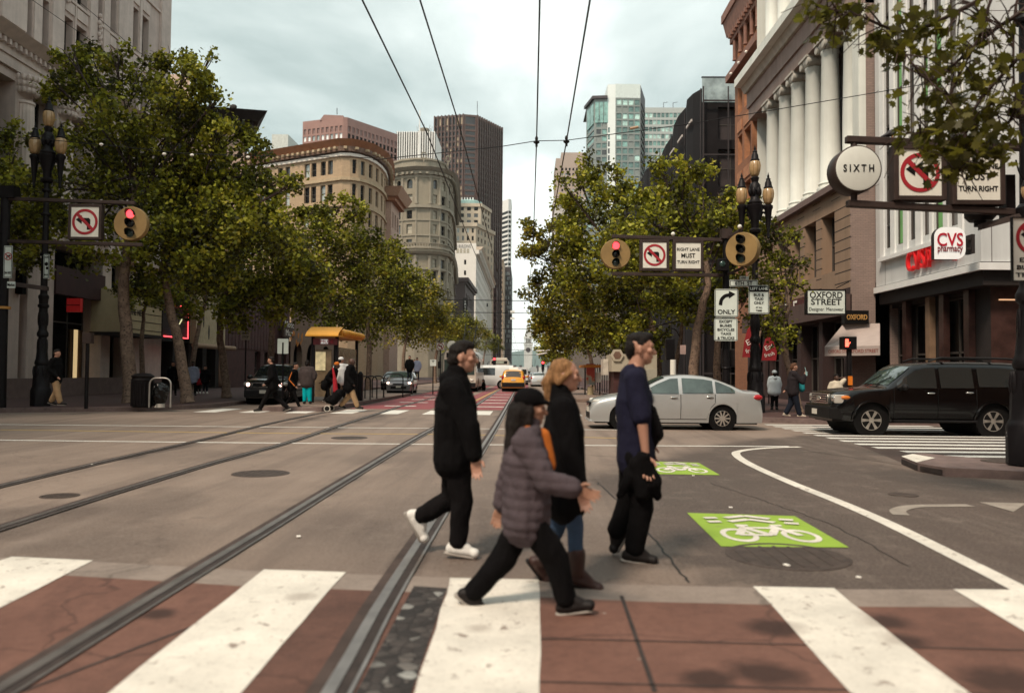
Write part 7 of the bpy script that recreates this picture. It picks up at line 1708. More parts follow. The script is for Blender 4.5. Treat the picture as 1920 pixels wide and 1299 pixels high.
# window rubber line and interior dark lower band
# ----- big black sport utility
suv = Car(5.3, 2.0, [(2.65, .55), (2.64, .95), (2.56, 1.10), (2.2, 1.18), (1.6, 1.235), (1.28, 1.27), (1.0, 1.48), (.62, 1.79), (.4, 1.87), (-.3, 1.92), (-1.5, 1.92), (-2.2, 1.89), (-2.42, 1.82), (-2.58, 1.3), (-2.63, 1.0), (-2.65, .6)],
          [(2.65, .75), (2.2, 1.08), (1.5, 1.17), (.8, 1.20), (-1, 1.22), (-2.3, 1.23), (-2.65, 1.0)], .36, (1.68, -1.42), .395, k=.26, taper=.10, archr=1.17, plan=2.6)
su = [(-2.4, 1.71), (-1.5, 1.755), (0, 1.765), (.3, 1.74), (.62, 1.62), (1.0, 1.36), (1.12, 1.24)]
def ufront(t, s, lit, paint):
    for y in (-1, 1):
        H = MB(); H.mm(2.36, 2.60, min(y*.62, y*.93), max(y*.62, y*.93), .82, 1.04, HLG); H.ell((2.58, y*.76, .93), (.06, .1, .09), CHR); H.build('headlight', t, 50, True, bevel=.03); lampbox(t, 'indicator', (2.33, y*.935, .97), (.12, .05, .05), AMB); lampbox(t, 'tail_light', (-2.55, y*.92, 1.15), (.09, .07, .26), TLR); lampbox(t, 'fog_light', (2.58, y*.72, .56), (.06, .08, .06), HLG)
    B = MB(); B.mm(2.5, 2.665, -.58, .58, .80, 1.06, CHR); B.mm(2.6, 2.675, -.52, .52, .83, 1.03, PLA)
    for z in (.87, .93, .99): B.mm(2.62, 2.69, -.52, .52, z-.014, z+.014, CHR)
    B.ell((2.69, 0, .93), (.02, .16, .06), CHR, None, 14, 8); B.build('grille', t, None, True)
    B = MB(); B.mm(2.4, 2.74, -.92, .92, .42, .72, PLA); B.mm(2.45, 2.72, -.90, .90, .72, .77, paint); B.build('bumper', t, None, True, bevel=.03)
    B = MB(); B.mm(2.74, 2.76, -.3, .02, .50, .64, PLATE); B.build('number_plate', t, None, True)
    B = MB()
    for y in (-1, 1):
        B.tube(catmull([(.1, y*.70, 1.92), (-.15, y*.72, 2.0), (-.4, y*.72, 2.01), (-1.9, y*.72, 2.0), (-2.1, y*.71, 1.93)], 4), .028, PLA, 6)
    B.mm(-.35, -.28, -.72, .72, 1.985, 2.01, PLA); B.mm(-1.6, -1.53, -.72, .72, 1.985, 2.01, PLA); B.build('roof_rack', t, 60, True)
    B = MB()
    for y in (-1, 1): B.mm(-.95, 1.15, min(y*.92, y*1.08), max(y*.92, y*1.08), .36, .41, PLA)
    B.build('running_board', t, None, True, bevel=.01)
    B = MB(); B.tube([(1.25, -.5, 1.30), (.95, -.1, 1.56)], .012, PLA, 5); B.tube([(1.25, .2, 1.30), (.98, .55, 1.52)], .012, PLA, 5); B.build('wiper', t, None, True)
    for xw in s.wheels:
        for y in (-1, 1):
            B = MB(); n = 16; pts = [(xw+math.cos(a)*s.ar*1.05, y*(s.side(xw+math.cos(a)*s.ar*1.05, s.wr+math.sin(a)*s.ar)+.012), s.wr+math.sin(a)*s.ar*1.05) for a in (math.pi*i/n for i in range(n+1))]; B.tube(pts, .035, paint, 6); B.build('wheel_arch', t, 60, True)
SUV = dict(car=suv, glass=CGS, sglass=CG, side=[(.02, 1.02, [(-3, 1.235), (3, 1.225)], su), (-.92, -.08, [(-3, 1.24), (3, 1.235)], su), (-2.25, -1.05, [(-3, 1.27), (3, 1.27)], su)], doors=[(.0, 1.12, .18, 1.10), (-.98, .0, -.80, 1.12)], mirror=(.92, 1.20), mirm=PLA, screens=[('windscreen', 1.2, .62, .08), ('rear_window', -2.44, -2.57, .12)], front=ufront, chrome=1)
t = car('black_suv', 'large black sport utility vehicle standing on the right hand crosswalk', SUV, (9.85, 20.15, 0), R(180), BLKP, scale=.93, spokes=6, split=True)
# driver seen through the side window
# ----- smaller crossover (left, lights on), taxi
cro = Car(4.65, 1.86, [(2.32, .55), (2.30, .86), (2.2, .98), (1.8, 1.07), (1.3, 1.13), (1.05, 1.17), (.75, 1.36), (.3, 1.62), (.0, 1.68), (-.6, 1.70), (-1.5, 1.66), (-1.95, 1.58), (-2.22, 1.15), (-2.28, .95), (-2.32, .55)],
          [(2.32, .7), (2.0, .93), (1.2, 1.04), (0, 1.07), (-1.5, 1.10), (-2.32, .95)], .28, (1.42, -1.32), .36, k=.33, taper=.14)
cu_ = [(-1.9, 1.35), (-1.5, 1.5), (-.6, 1.56), (0, 1.54), (.3, 1.45), (.7, 1.25), (.95, 1.10)]
def cfront(t, s, lit, paint):
    for y in (-1, 1):
        lampbox(t, 'headlight', (2.10, y*.74, .84), (.2, .16, .10), HLG, Matrix.Rotation(R(-y*25), 3, 'Z')); lampbox(t, 'tail_light', (-2.17, y*.78, 1.05), (.12, .10, .17), TLR)
        if lit: lampbox(t, 'lit_lamp', (2.24, y*.66, .82), (.09, .085, .085), LAMPON)
    B = MB(); B.mm(2.2, 2.33, -.5, .5, .72, .90, CHR); B.mm(2.28, 2.345, -.46, .46, .74, .88, PLA); B.ell((2.35, 0, .82), (.015, .09, .06), CHR, None, 12, 6); B.build('grille', t, None, True)
    B = MB(); B.mm(2.15, 2.37, -.8, .8, .32, .60, PLA); B.build('bumper', t, None, True, bevel=.03); B = MB(); B.mm(-2.42, -2.15, -.85, .85, .36, .70, PLA); B.build('bumper', t, None, True, bevel=.03)
    B = MB(); B.mm(2.37, 2.385, -.17, .17, .47, .60, PLATE); B.build('number_plate', t, None, True); B = MB(); B.mm(-2.32, -2.285, -.17, .17, .84, .96, PLATE); B.build('number_plate', t, None, True)
    if paint is TAXI:
        B = MB(); B.mm(-.4, -.1, -.35, .35, 1.69, 1.86, SGW); B.build('roof_sign', t, None, True, bevel=.03)
CROSS = dict(car=cro, glass=CG, side=[(.0, .85, [(-3, 1.09), (3, 1.075)], cu_), (-.95, -.08, [(-3, 1.10), (3, 1.09)], cu_), (-1.8, -1.03, [(-3, 1.13), (3, 1.12)], cu_)], doors=[(.0, 1.0, .15, 1.0), (-1.0, .0, -.82, 1.0)], mirror=(.8, 1.08), screens=[('windscreen', 1.0, .32, .07), ('rear_window', -1.97, -2.24, .13)], front=cfront, chrome=1)
car('black_crossover', 'black crossover with one headlight glowing parked at the left kerb', CROSS, (-10.95, 33.2+2.3, 0), R(-90+3), BLKP2, scale=1.02, lit=True)
p = PD(966, 727, 60); car('yellow_taxi', 'yellow taxi seen from behind on the red transit lane', dict(CROSS, glass=mat('taxi_glass', (.10, .09, .085), .15)), (p.x-.15, 60+2.3, 0), R(90), TAXI, cat='taxi')
hat_ = Car(4.2, 1.74, [(2.1, .5), (2.08, .68), (1.9, .84), (1.3, 1.0), (1.05, 1.05), (.35, 1.42), (0, 1.48), (-.6, 1.5), (-1.3, 1.44), (-1.75, 1.28), (-2.0, .95), (-2.1, .55)], [(2.1, .55), (1.8, .78), (1.0, .93), (-1, .98), (-2.1, .85)], .22, (1.3, -1.25), .31, k=.42, taper=.15, res=50)
hu = [(-1.7, 1.15), (-1.3, 1.32), (-.6, 1.39), (0, 1.37), (.35, 1.28), (.9, 1.0)]
def hfront(t, s, lit, paint):
    for y in (-1, 1):
        lampbox(t, 'headlight', (1.88, y*.66, .70), (.18, .13, .09), LAMPON if lit else HLG); lampbox(t, 'tail_light', (-1.96, y*.72, .88), (.1, .1, .14), TLR)
    B = MB(); B.mm(2.0, 2.12, -.5, .5, .34, .5, PLA); B.mm(2.0, 2.115, -.35, .35, .60, .68, PLA); B.build('grille', t, None, True)
    B = MB(); B.mm(2.11, 2.13, -.16, .16, .42, .53, PLATE); B.build('number_plate', t, None, True)
    B = MB(); B.mm(-2.13, -2.09, -.16, .16, .58, .7, PLATE); B.build('number_plate', t, None, True)
HATCH = dict(car=hat_, glass=CGS, side=[(0, .85, [(-3, .97), (3, .95)], hu), (-.95, -.07, [(-3, .98), (3, .97)], hu)], doors=[], mirror=(.8, .95), screens=[('windscreen', 1.0, .36, .06), ('rear_window', -1.35, -1.85, .1)], front=hfront)
car('grey_hatchback', 'grey car with two glowing headlights behind the bicycle racks', HATCH, (-8.1, 51+2, 0), R(-90+2), GREYP, lit=True)
# ----- white bus behind the walking man, white van, more traffic
bus = Car(11.5, 2.55, [(5.75, .6), (5.74, 1.5), (5.7, 2.7), (5.6, 2.98), (5.2, 3.05), (-5.5, 3.05), (-5.7, 2.9), (-5.75, .6)], [(5.75, 1.0), (5.0, 1.15), (-5.75, 1.15)], .32, (3.4, -3.0), .48, k=.04, taper=.04, res=40, hoodw=.94, plan=3)
BUSW = carpaint('paint_bus', (.55, .50, .42), .45, 0, .3)
def bfront(t, s, lit, paint):
    B = MB(); B.mm(5.72, 5.775, -1.1, 1.1, 1.25, 2.35, CGS); B.build('windscreen', t, None, True)
    B = MB(); B.mm(5.70, 5.78, -.95, .95, 2.5, 2.85, PLA); B.mm(5.78, 5.79, -.4, .55, 2.56, 2.8, mat('bus_display', (.35, .40, .32), .5)); B.build('destination_sign', t, None, True)
    for y in (-1, 1): lampbox(t, 'headlight', (5.72, y*.95, .85), (.08, .16, .1), HLG); B = MB(); B.tube([(5.6, y*1.2, 2.75), (6.0, y*1.38, 2.6), (6.02, y*1.42, 2.0)], .03, PLA, 6); B.mm(5.95, 6.05, y*1.42-.12, y*1.42+.12, 1.7, 2.2, PLA); B.build('mirror', t, None, True)
    B = MB(); B.mm(5.70, 5.85, -1.2, 1.2, .35, .68, PLA); B.build('bumper', t, None, True, bevel=.03); B = MB(); B.mm(-5.85, -5.70, -1.2, 1.2, .35, .68, PLA); B.build('bumper', t, None, True, bevel=.03)
    B = MB(); B.mm(5.76, 5.775, -.9, -.2, .85, 1.05, TLR); B.build('route_mark', t, None, True)
    for y in (-1, 1): B = MB(); B.tube([(-1.5, y*.4, 3.1), (-7.0, y*.5, 5.7)], .04, PLA, 5); B.build('trolley_pole', t, None, True)
    B = MB(); B.mm(-3.5, -.5, -.8, .8, 3.03, 3.35, paint); B.build('roof_unit', t, None, True, bevel=.05)
BUS = dict(car=bus, glass=CGS, sglass=CG, side=[(-5.2+1.5*i, -3.85+1.5*i, [(-9, 1.45), (9, 1.45)], [(-9, 2.5), (9, 2.5)]) for i in range(7)], doors=[], mirror=(0, 0), screens=[], front=bfront)
p = G(860, 765); car('white_bus', 'cream trolley bus facing us behind the man in the black jacket', BUS, (-4.75, 58+5.9, 0), R(-90), BUSW, cat='bus', detail=1)
van = Car(5.4, 1.98, [(2.7, .5), (2.68, .95), (2.5, 1.15), (2.1, 1.28), (1.55, 1.95), (1.3, 2.08), (-2.4, 2.1), (-2.65, 2.0), (-2.7, .5)], [(2.7, .8), (2.0, 1.12), (-2.7, 1.15)], .3, (1.7, -1.6), .36, k=.12, taper=.07, res=50, hoodw=.9)
def vfront(t, s, lit, paint):
    for y in (-1, 1): lampbox(t, 'headlight', (2.56, y*.8, .85), (.14, .15, .1), LAMPON if lit else HLG); lampbox(t, 'tail_light', (-2.67, y*.9, 1.0), (.05, .06, .2), TLR)
    B = MB(); B.mm(2.6, 2.76, -.85, .85, .35, .6, PLA); B.build('bumper', t, None, True, bevel=.02); B = MB(); B.mm(-2.76, -2.6, -.9, .9, .35, .55, PLA); B.build('bumper', t, None, True, bevel=.02)
    B = MB(); B.mm(2.66, 2.72, -.5, .5, .7, .92, PLA); B.build('grille', t, None, True)
    B = MB(); B.mm(-2.72, -2.695, -.7, -.08, 1.3, 1.85, CG); B.mm(-2.72, -2.695, .08, .7, 1.3, 1.85, CG); B.build('rear_window', t, None, True)
VAN = dict(car=van, glass=CGS, sglass=CG, side=[(.75, 1.75, [(-9, 1.2), (9, 1.2)], [(-9, 1.8), (1.3, 1.85), (2, 1.4)]), (-1.0, .6, [(-9, 1.2), (9, 1.2)], [(-9, 1.85), (9, 1.85)])], doors=[], mirror=(0, 0), screens=[('windscreen', 2.08, 1.55, .08)], front=vfront)
p = PD(921, 728, 72); car('white_van', 'white van standing side on across the street beyond the bus', VAN, (p.x-.6, 72, 0), R(178), WHTP, cat='van', detail=1)
far = [('white_van', VAN, 968+8, 96, 90, WHTP, 'white van ahead of the taxi in the right transit lane', 'van', False), ('small_car', HATCH, 1010, 84, 90, SILV, 'pale small car in the right lane just right of the taxi', 'car', False), ('small_car', HATCH, 1038, 66, 90, WHTP, 'white small car beside the orange canopy stop', 'car', False),
       ('small_car', HATCH, 932, 118, -90, WHTP, 'distant pale small car coming toward us left of the white van', 'car', True), ('small_car', HATCH, 1001, 124, 90, GREYP, 'distant dark grey small car under the clock tower', 'car', False), ('small_car', HATCH, 941, 150, -90, SILV, 'distant silver small car with its headlights shining', 'car', True),
       ('white_bus', BUS, 938, 100, -90, BUSW, 'distant cream bus with raised trolley poles', 'bus', False), ('small_car', HATCH, 1016, 165, 90, WHTP, 'very distant white small car in the right lane', 'car', False), ('white_van', VAN, 988, 180, 90, SILV, 'very distant silver van in the middle of the street', 'van', False), ('small_car', HATCH, 962, 215, -90, WHTP, 'tiny far white small car in the oncoming queue', 'car', True), ('white_bus', BUS, 1000, 250, 90, WHTP, 'tiny far white bus under the overhead wires', 'bus', False), ('small_car', HATCH, 978, 140, 90, TAXI, 'distant yellow cab in the queue beyond the van', 'taxi', False)]
for nm, sp, px, D, rz, pt, lb, ct, lit in far:
    p = PD(px, 690, D); car(nm, lb, sp, (p.x, D+2, 0), R(rz), pt, cat=ct, detail=1, lit=lit)
car('small_car', 'dark small car parked at the left kerb far behind the bicycle racks', HATCH, (-10.4, 64, 0), R(-90), BLKP2, detail=1)
car('small_car', 'grey small car parked at the right kerb behind the walkers', HATCH, (4.0, 72, 0), R(90), GREYP, detail=1)
# ================================================================ STREET FURNITURE
POLE = mat('pole_black', (.016, .012, .014), .5, .2, .25, 5, .1); POLEB = mat('mast_brown', (.055, .034, .028), .6, .2, .3, 5, .15); GOLD = mat('signal_backplate', (.26, .165, .06), .6, 0, .18, 2, .1)
SGN = mat('sign_enamel', (.74, .72, .64), .45, 0, .07, 3, .03, streak=.2); SGK = mat('sign_black', (.012, .010, .010), .5); SGR = mat('sign_ring_red', (.34, .015, .025), .5, 0, .1); SGN2 = mat('sign_enamel_cool', (.66, .72, .66), .45, 0, .06, 3, .03, streak=.12)
GLOBE = mat('lamp_globe', (.40, .26, .13), .25, 0, .2, 9, .05, spec=.6); LREDON = mat('signal_red_on', (.9, .05, .05), .3, emis=(1, .05, .06), estr=2.2); LHOT = mat('signal_core', (1, .7, .6), .3, emis=(1, .24, .17), estr=3.2); LOFF = mat('lens_off', (.02, .022, .02), .15, spec=.8); LGRN = mat('lens_green_off', (.025, .06, .05), .15, spec=.8)
# ---- ornate three-globe lamp posts
def lamp_post(label, base, H, lower=True, arms=True, rz=0, grp='three globe street lamps'):
    t = thing('street_lamp', label, 'street lamp', base, rz, grp); k = H/10.5
    SX = .64; B = MB(); B.lathe([(.62, 0), (.62, .55), (.56, .62), (.52, .66), (.50, 1.0), (.40, 1.35), (.37, 1.42)], POLE, n=8)
    B.lathe([(.40, 1.40), (.43, 1.46), (.40, 1.55), (.36, 1.60), (.30, 1.95), (.26, 2.2), (.24, 2.35), (.33, 2.40), (.34, 2.50), (.30, 2.54), (.24, 2.62), (.27, 2.9), (.29, 3.0), (.27, 3.1), (.25, 3.35), (.33, 3.40), (.33, 3.47), (.26, 3.5), (.27, 3.66), (.31, 3.70), (.31, 3.78), (.2, 3.85)], POLE, n=20)
    for i in range(8):
        a = i*math.pi/4; B.ell((math.cos(a)*.44, math.sin(a)*.44, 1.18), (.09, .09, .2), POLE, None, 8, 6); B.ell((math.cos(a)*.27, math.sin(a)*.27, 2.0), (.06, .06, .3), POLE, None, 8, 6); B.ell((math.cos(a)*.26, math.sin(a)*.26, 2.98), (.06, .06, .24), POLE, None, 8, 6)
    B.v = [(x*SX, y*SX, z) for x, y, z in B.v]; B.build('base', t, 40, True)
    B = MB(); zt = H-2.35; B.tube([(0, 0, 3.7), (0, 0, zt)], [.135, .10], POLE, 16)
    for z in (5.2, 6.6, zt-.5): B.lathe([(.17, -.05), (.19, 0), (.17, .05)], POLE, (0, 0, z), 16)
    B.lathe([(.125, -.25), (.22, -.2), (.24, -.12), (.15, -.05), (.17, .2), (.34, .62), (.36, .72), (.22, .78)], POLE, (0, 0, zt), 12); B.build('shaft', t, 40, True)
    B = MB(); za = zt+.68; B.tube([(-.54, 0, za), (.54, 0, za)], .075, POLE, 8); B.lathe([(.26, .0), (.30, .15), (.2, .25), (.16, .45), (.24, .55), (.22, .75), (.13, .85), (.17, 1.0), (.12, 1.05)], POLE, (0, 0, za), 12)
    for i in range(6): a = i*math.pi/3; B.ell((math.cos(a)*.19, math.sin(a)*.19, za+.52), (.09, .09, .16), POLE, None, 8, 6)
    for sgn in (-1, 1):
        B.lathe([(.02, -1.1), (.06, -1.05), (.05, -.95), (.10, -.55), (.15, -.1), (.19, -.04), (.19, .04), (.13, .08)], POLE, (sgn*.54, 0, za), 12)
        B.tube(catmull([(sgn*.50, 0, za-.3), (sgn*.32, 0, za-.18), (sgn*.2, 0, za-.45)], 4), .035, POLE, 6)
    B.build('arm', t, 40, True)
    for x, z in ((-.54, za+.1), (.54, za+.1), (0, za+1.05)):
        B = MB(); B.lathe([(.10, 0), (.165, .06), (.215, .22), (.228, .36), (.20, .50), (.15, .55)], GLOBE, (x, 0, z), 20)
        g = B.build('globe', t, 60, True)
        B = MB()
        for i in range(8): a = i*math.pi/4+.2; B.tube([(x+math.cos(a)*r, math.sin(a)*r, z+h) for r, h in ((.103, 0), (.168, .06), (.220, .22), (.233, .36), (.204, .50))], .010, GOLD, 4)
        B.lathe([(.18, .53), (.19, .57), (.15, .62), (.13, .74), (.08, .84), (.10, .86), (.04, .92), (.05, .96), (.015, 1.05), (1e-3, 1.12)], POLE, (x, 0, z), 14); B.build('finial', g, 40, True)
    t.scale = (.84, .84, 1); return t
b0 = V((PD(78, 700, 27.2).x, 27.2, .146)); ztop = PD(85, 183, 27.2).z
L1 = lamp_post('tall black three globe street lamp on the left corner pavement', b0, ztop-.15-.4)
b0 = V((PD(1416, 700, 27.4).x, 27.4, .146)); ztop = PD(1421, 276, 27.4).z
H2 = ztop-.15-.4
lamp_post('tall black three globe street lamp behind the silver car on the right', b0, H2)
b0 = V((PD(1926, 880, 12.0).x, 11.9, .146)); lamp_post('massive ornate black lamp post base cut by the right picture edge', b0, 10.4)
for D, px, lb in ((58, 446, 'slim black street lamp behind the black crossover'),): 
    pass
# ---- boxes on arms
def signal_disc(t, c, r, on='red', face=(0, -1, 0), depth=.10, lens=.105):
    """round back plate with three hooded lenses"""
    f = V(face).normalized(); rt = V((-f.y, f.x, 0)); M = Matrix((rt, f*-1, V((0, 0, 1)))).transposed(); c = V(c)
    M5 = Matrix.Translation(c) @ M.to_4x4(); M4 = M5 @ Matrix.Rotation(math.pi, 4, 'Z'); X = lambda x, y, z: M5 @ V((x, y, z))
    B = MB(); B.lathe([(r*.97, -depth), (r, -depth*.8), (r, depth*.6), (r*.96, depth)], GOLD, (0, 0, 0), 40, 'Y', M4); sg = B.build('signal_head', t, 50)
    for i, (z, nm) in enumerate(((r*.56, 'red'), (0, 'amber'), (-r*.56, 'green'))):
        B = MB(); k = r*.245; lit = on == nm
        B.lathe([(1e-3, depth+.03), (k*.55, depth+.025), (k, depth+.005)], (LHOT if lit else (LGRN if nm == 'green' else LOFF)), (0, 0, 0), 20, 'Y', M4 @ Matrix.Translation((0, 0, z)))
        if lit: B.lathe([(k*.5, depth+.033), (k*1.02, depth+.012)], LREDON, (0, 0, 0), 20, 'Y', M4 @ Matrix.Translation((0, 0, z)))
        B.build('lens', sg, 60)
        B = MB(); n = 14; vs = []; 
        for q in range(n+1):
            a = math.pi*(-.12+1.24*q/n); 
            for rr, dd in ((1.08, depth), (1.0, depth+r*.42*(math.sin(max(0, min(math.pi, a)))*.6+.4)), (.94, depth+r*.40*(math.sin(max(0, min(math.pi, a)))*.6+.4)), (1.0, depth)): vs.append(X(k*rr*math.cos(a), -dd, z+k*rr*math.sin(a)))
        fs = [(q*4+e, (q+1)*4+e, (q+1)*4+(e+1) % 4, q*4+(e+1) % 4) for q in range(n) for e in range(4)]; B.add(vs, fs, POLE); B.build('visor', sg, 60)
    return sg
def ring_turn(t, c, r, thick=.004, mirror=1):
    """red ring and slash with a black left-turn arrow"""
    c = V(c); B = MB(); n = 40
    P = lambda x, z, y=0: (c.x+x*r, c.y+y, c.z+z*r)
    # arrow
    B.prism([P(x*mirror, z, -.003) for x, z in ((.42, -.62), (.42, .18), (.30, .30), (-.25, .30), (-.25, .52), (-.72, .17), (-.25, -.18), (-.25, .04), (.10, .04), (.16, -.02), (.16, -.62))], (0, -.003, 0), SGK); B.build('arrow', t)
    B = MB()
    for i in range(n):
        a, d = 2*math.pi*i/n, 2*math.pi*(i+1)/n
        B.prism([P(math.cos(a), math.sin(a), -.005), P(math.cos(d), math.sin(d), -.005), P(.80*math.cos(d), .80*math.sin(d), -.005), P(.80*math.cos(a), .80*math.sin(a), -.005)], (0, -.004, 0), SGR)
    e = .085
    B.prism([P(-.62-e, .62-e, -.0045), P(-.62+e, .62+e, -.0045), P(.62+e, -.62+e, -.0045), P(.62-e, -.62-e, -.0045)], (0, -.003, 0), SGR); B.build('prohibition_ring', t)
def framed(name, label, D, x0, x1, y0, y1, fr=.06, mt=SGN, cat='sign', depth=.18, group=None, frm=None):
    """cabinet sign facing the camera side of the street: pixel box of its outer frame at depth D"""
    p, q = PD(x0, y1, D), PD(x1, y0, D); cx, cz = (p.x+q.x)/2, (p.z+q.z)/2; w, h = q.x-p.x, q.z-p.z
    t = thing(name, label, cat, (cx, D, cz-h/2), 0, group); B = MB(); frm = frm or POLEB
    B.mm(cx-w/2, cx+w/2, D-depth/2+.02, D+depth/2, cz-h/2, cz+h/2, frm)
    for a in ((cx-w/2, cx-w/2+fr, cz-h/2, cz+h/2), (cx+w/2-fr, cx+w/2, cz-h/2, cz+h/2), (cx-w/2+fr, cx+w/2-fr, cz-h/2, cz-h/2+fr), (cx-w/2+fr, cx+w/2-fr, cz+h/2-fr, cz+h/2)): B.mm(a[0], a[1], D-depth/2-.02, D-depth/2+.022, a[2], a[3], frm)
    B.build('cabinet', t, bevel=.008)
    B = MB(); B.mm(cx-w/2+fr*.9, cx+w/2-fr*.9, D-depth/2+.004, D-depth/2+.018, cz-h/2+fr*.9, cz+h/2-fr*.9, mt); B.build('panel', t)
    return t, V((cx, D-depth/2+.004, cz)), w-2*fr, h-2*fr
def lines(t, c, rows, mt=SGK, bold=.006):
    """rows: (text, width, height offset, size)"""
    for s, w_, dz, size in rows: text(t, s, (c.x, c.y-.004, c.z+dz), size, mt, width=w_, bold=bold)
# near right mast with SIXTH sign
D = 12.0
t = thing('signal_mast', 'dark near right mast with two long arms reaching in from the right edge', 'signal mast', (PD(2010, 700, D).x, D, .15))
B = MB(); mx = PD(2010, 700, D).x; B.tube([(mx, D, .1), (mx, D, 7.2)], [.14, .11], POLEB, 12); B.lathe([(.25, 0), (.22, .3), (.15, .4)], POLEB, (mx, D, .12), 12); B.build('post', t, 40)
for (xa, ya, xb, yb) in ((1586, 262, 2010, 281), (1588, 382, 2010, 404)):
    B = MB(); a, b_ = PD(xa, ya, D), PD(xb, yb, D); B.obox(a+V((0, -.06, -.05)), b_-a, V((0, .12, 0)), V((0, 0, .10)), POLEB); B.build('arm', t, bevel=.012)
c = PD(1601, 321, D); r = 42.5/1500*D
t = thing('street_name_drum', 'big round white drum sign reading SIXTH hanging from the mast arms', 'sign', (c.x, D, c.z-r)); B = MB()
tl = Matrix.Translation(c) @ Matrix.Rotation(math.pi, 4, 'Z')
B.lathe([(r*1.0, -.16), (r*1.03, -.15), (r*1.03, .15), (r*1.0, .16)], POLEB, (0, 0, 0), 48, 'Y', tl); B.build('drum', t, 50)
B = MB(); B.lathe([(r*.97, .163), (r*.9, .172), (1e-3, .175)], mat('drum_face', (.66, .67, .61), .4, 0, .05, 3, .02, streak=.12), (0, 0, 0), 48, 'Y', tl); B.build('face', t, 60)
rt = V((1, 0, 0)); nn_ = V((rt.y, -rt.x, 0))
text(t, 'S I X T H', c+nn_*.178, .15, SGK, rt, width=.45, bold=.003)
B = MB(); B.tube([c+V((0, 0, r)), c+V((0, 0, r+.12))], .05, POLEB, 8); B.tube([c-V((0, 0, r)), c-V((0, 0, r+.12))], .05, POLEB, 8); B.build('hanger', t)
t, c, w_, h_ = framed('no_left_turn_sign', 'no left turn cabinet sign between the round drum and the leafy lane sign', D, 1671, 1768, 275, 378, .07); ring_turn(t, c, w_*.46)
t, c, w_, h_ = framed('lane_sign', 'near right lane must turn right cabinet sign partly covered by leaves', D, 1779, 1877, 284, 386, .07)
lines(t, c, (('RIGHT LANE', w_*.9, h_*.24, .11), ('MUST', w_*.58, .01, .15), ('TURN RIGHT', w_*.9, -h_*.25, .11)))
p = PD(1838, 410, D+.3); t = thing('hanging_signal', 'dark traffic signal seen from below under the near mast arm', 'traffic light', p); B = MB(); B.lathe([(.16, -.12), (.22, -.05), (.22, .05), (.16, .12)], POLE, p+V((0, 0, .08)), 20); B.tube([p, p+V((0, 0, -.12))], .09, POLE, 12); B.build('housing', t, 40)
B = MB(); a, b_ = PD(1842, 430, D+.1), PD(1960, 398, D-.3); B.obox(a, b_-a, V((0, .12, 0)), V((0, 0, .09)), POLEB); B.mm(PD(1880, 380, D+.4).x, PD(1897, 380, D+.4).x, D+.3, D+.5, PD(1880, 400, D).z, PD(1880, 318, D).z, POLE); B.build('bracket', t)
p = PD(1928, 357, 11.2); t = thing('mast_camera', 'small hanging lamp housing with a curved cable at the right edge', 'lamp', p); B = MB(); B.ell(p, (.09, .09, .14), GLOBE, None, 14, 10); B.lathe([(.05, .12), (.09, .05), (.03, .2)], POLE, p, 12); B.build('housing', t, 60)
B = MB(); B.tube(catmull([PD(1905, 300, 11.2), PD(1912, 325, 11.2), PD(1922, 338, 11.2), PD(1926, 350, 11.2)], 4), .012, POLE, 5); B.build('cable', t)
# right edge no turn plate
D2 = 9.2
t, c, w_, h_ = framed('no_turn_plate', 'white no turn plate with bus and truck exception at the right edge', D2, 1896, 1976, 408, 528, .012, SGN, depth=.03, frm=SGK)
ring_turn(t, c+V((0, 0, h_*.19)), w_*.42); lines(t, c, (('EXCEPT', w_*.66, -h_*.17, .07), ('BUSES &', w_*.8, -h_*.29, .07), ('TRUCKS', w_*.86, -h_*.41, .07)))
B = MB(); q = PD(1940, 520, D2); B.tube([(q.x, D2+.04, .15), (q.x, D2+.04, q.z+1.0)], .035, POLE, 8); B.build('post', t)
# pigeon on the arm
p = PD(1671, 259, D); t = thing('pigeon', 'small dark pigeon perched on the upper arm right of the round drum sign', 'bird', p)
M = Matrix.Rotation(R(-24), 3, 'Y'); PG = mat('pigeon', (.03, .027, .03), .6, 0, .3, 20)
solid('body', t, [('e', p+V((0, 0, .075)), (.095, .048, .05), M), ('c', p+V((.055, 0, .10)), p+V((.085, 0, .135)), .034, .026), ('e', p+V((.095, 0, .148)), (.027, .023, .023)), ('c', p+V((.115, 0, .146)), p+V((.135, 0, .14)), .009, .004), ('c', p+V((-.06, 0, .05)), p+V((-.15, 0, .01)), .03, .018, (0, 1, 0), 1.6)], PG, .008, p)
B = MB(); B.tube([p+V((.01, -.015, .04)), p+V((.015, -.015, 0))], .006, AMB, 4); B.tube([p+V((.01, .015, .04)), p+V((.015, .015, 0))], .006, AMB, 4); B.build('leg', t)
# far right signal group
D = 26.2
px = PD(1361, 600, D).x
t = thing('signal_mast', 'dark far right mast with two short arms of signs and signals', 'signal mast', (px, D, .15))
B = MB(); B.tube([(px, D, .1), (px, D, PD(1361, 436, D).z)], [.13, .10], POLE, 12); B.lathe([(.26, 0), (.22, .35), (.14, .45)], POLE, (px, D, .12), 12); B.mm(px-.17, px+.17, D-.15, D+.15, PD(1361, 448, D).z, PD(1361, 430, D).z, POLEB)
for py in (545, 580, 640, 690): B.lathe([(.135, -.03), (.15, 0), (.135, .03)], POLE, (px, D, PD(1361, py, D).z), 12)
B.build('post', t, 40)
for ya, yb in ((443, 450), (513, 516)):
    B = MB(); a, b_ = PD(1147, ya, D), PD(1356, yb, D); B.obox(a+V((0, -.06, -.06)), b_-a, V((0, .12, 0)), V((0, 0, .11)), POLEB); B.build('arm', t, bevel=.012)
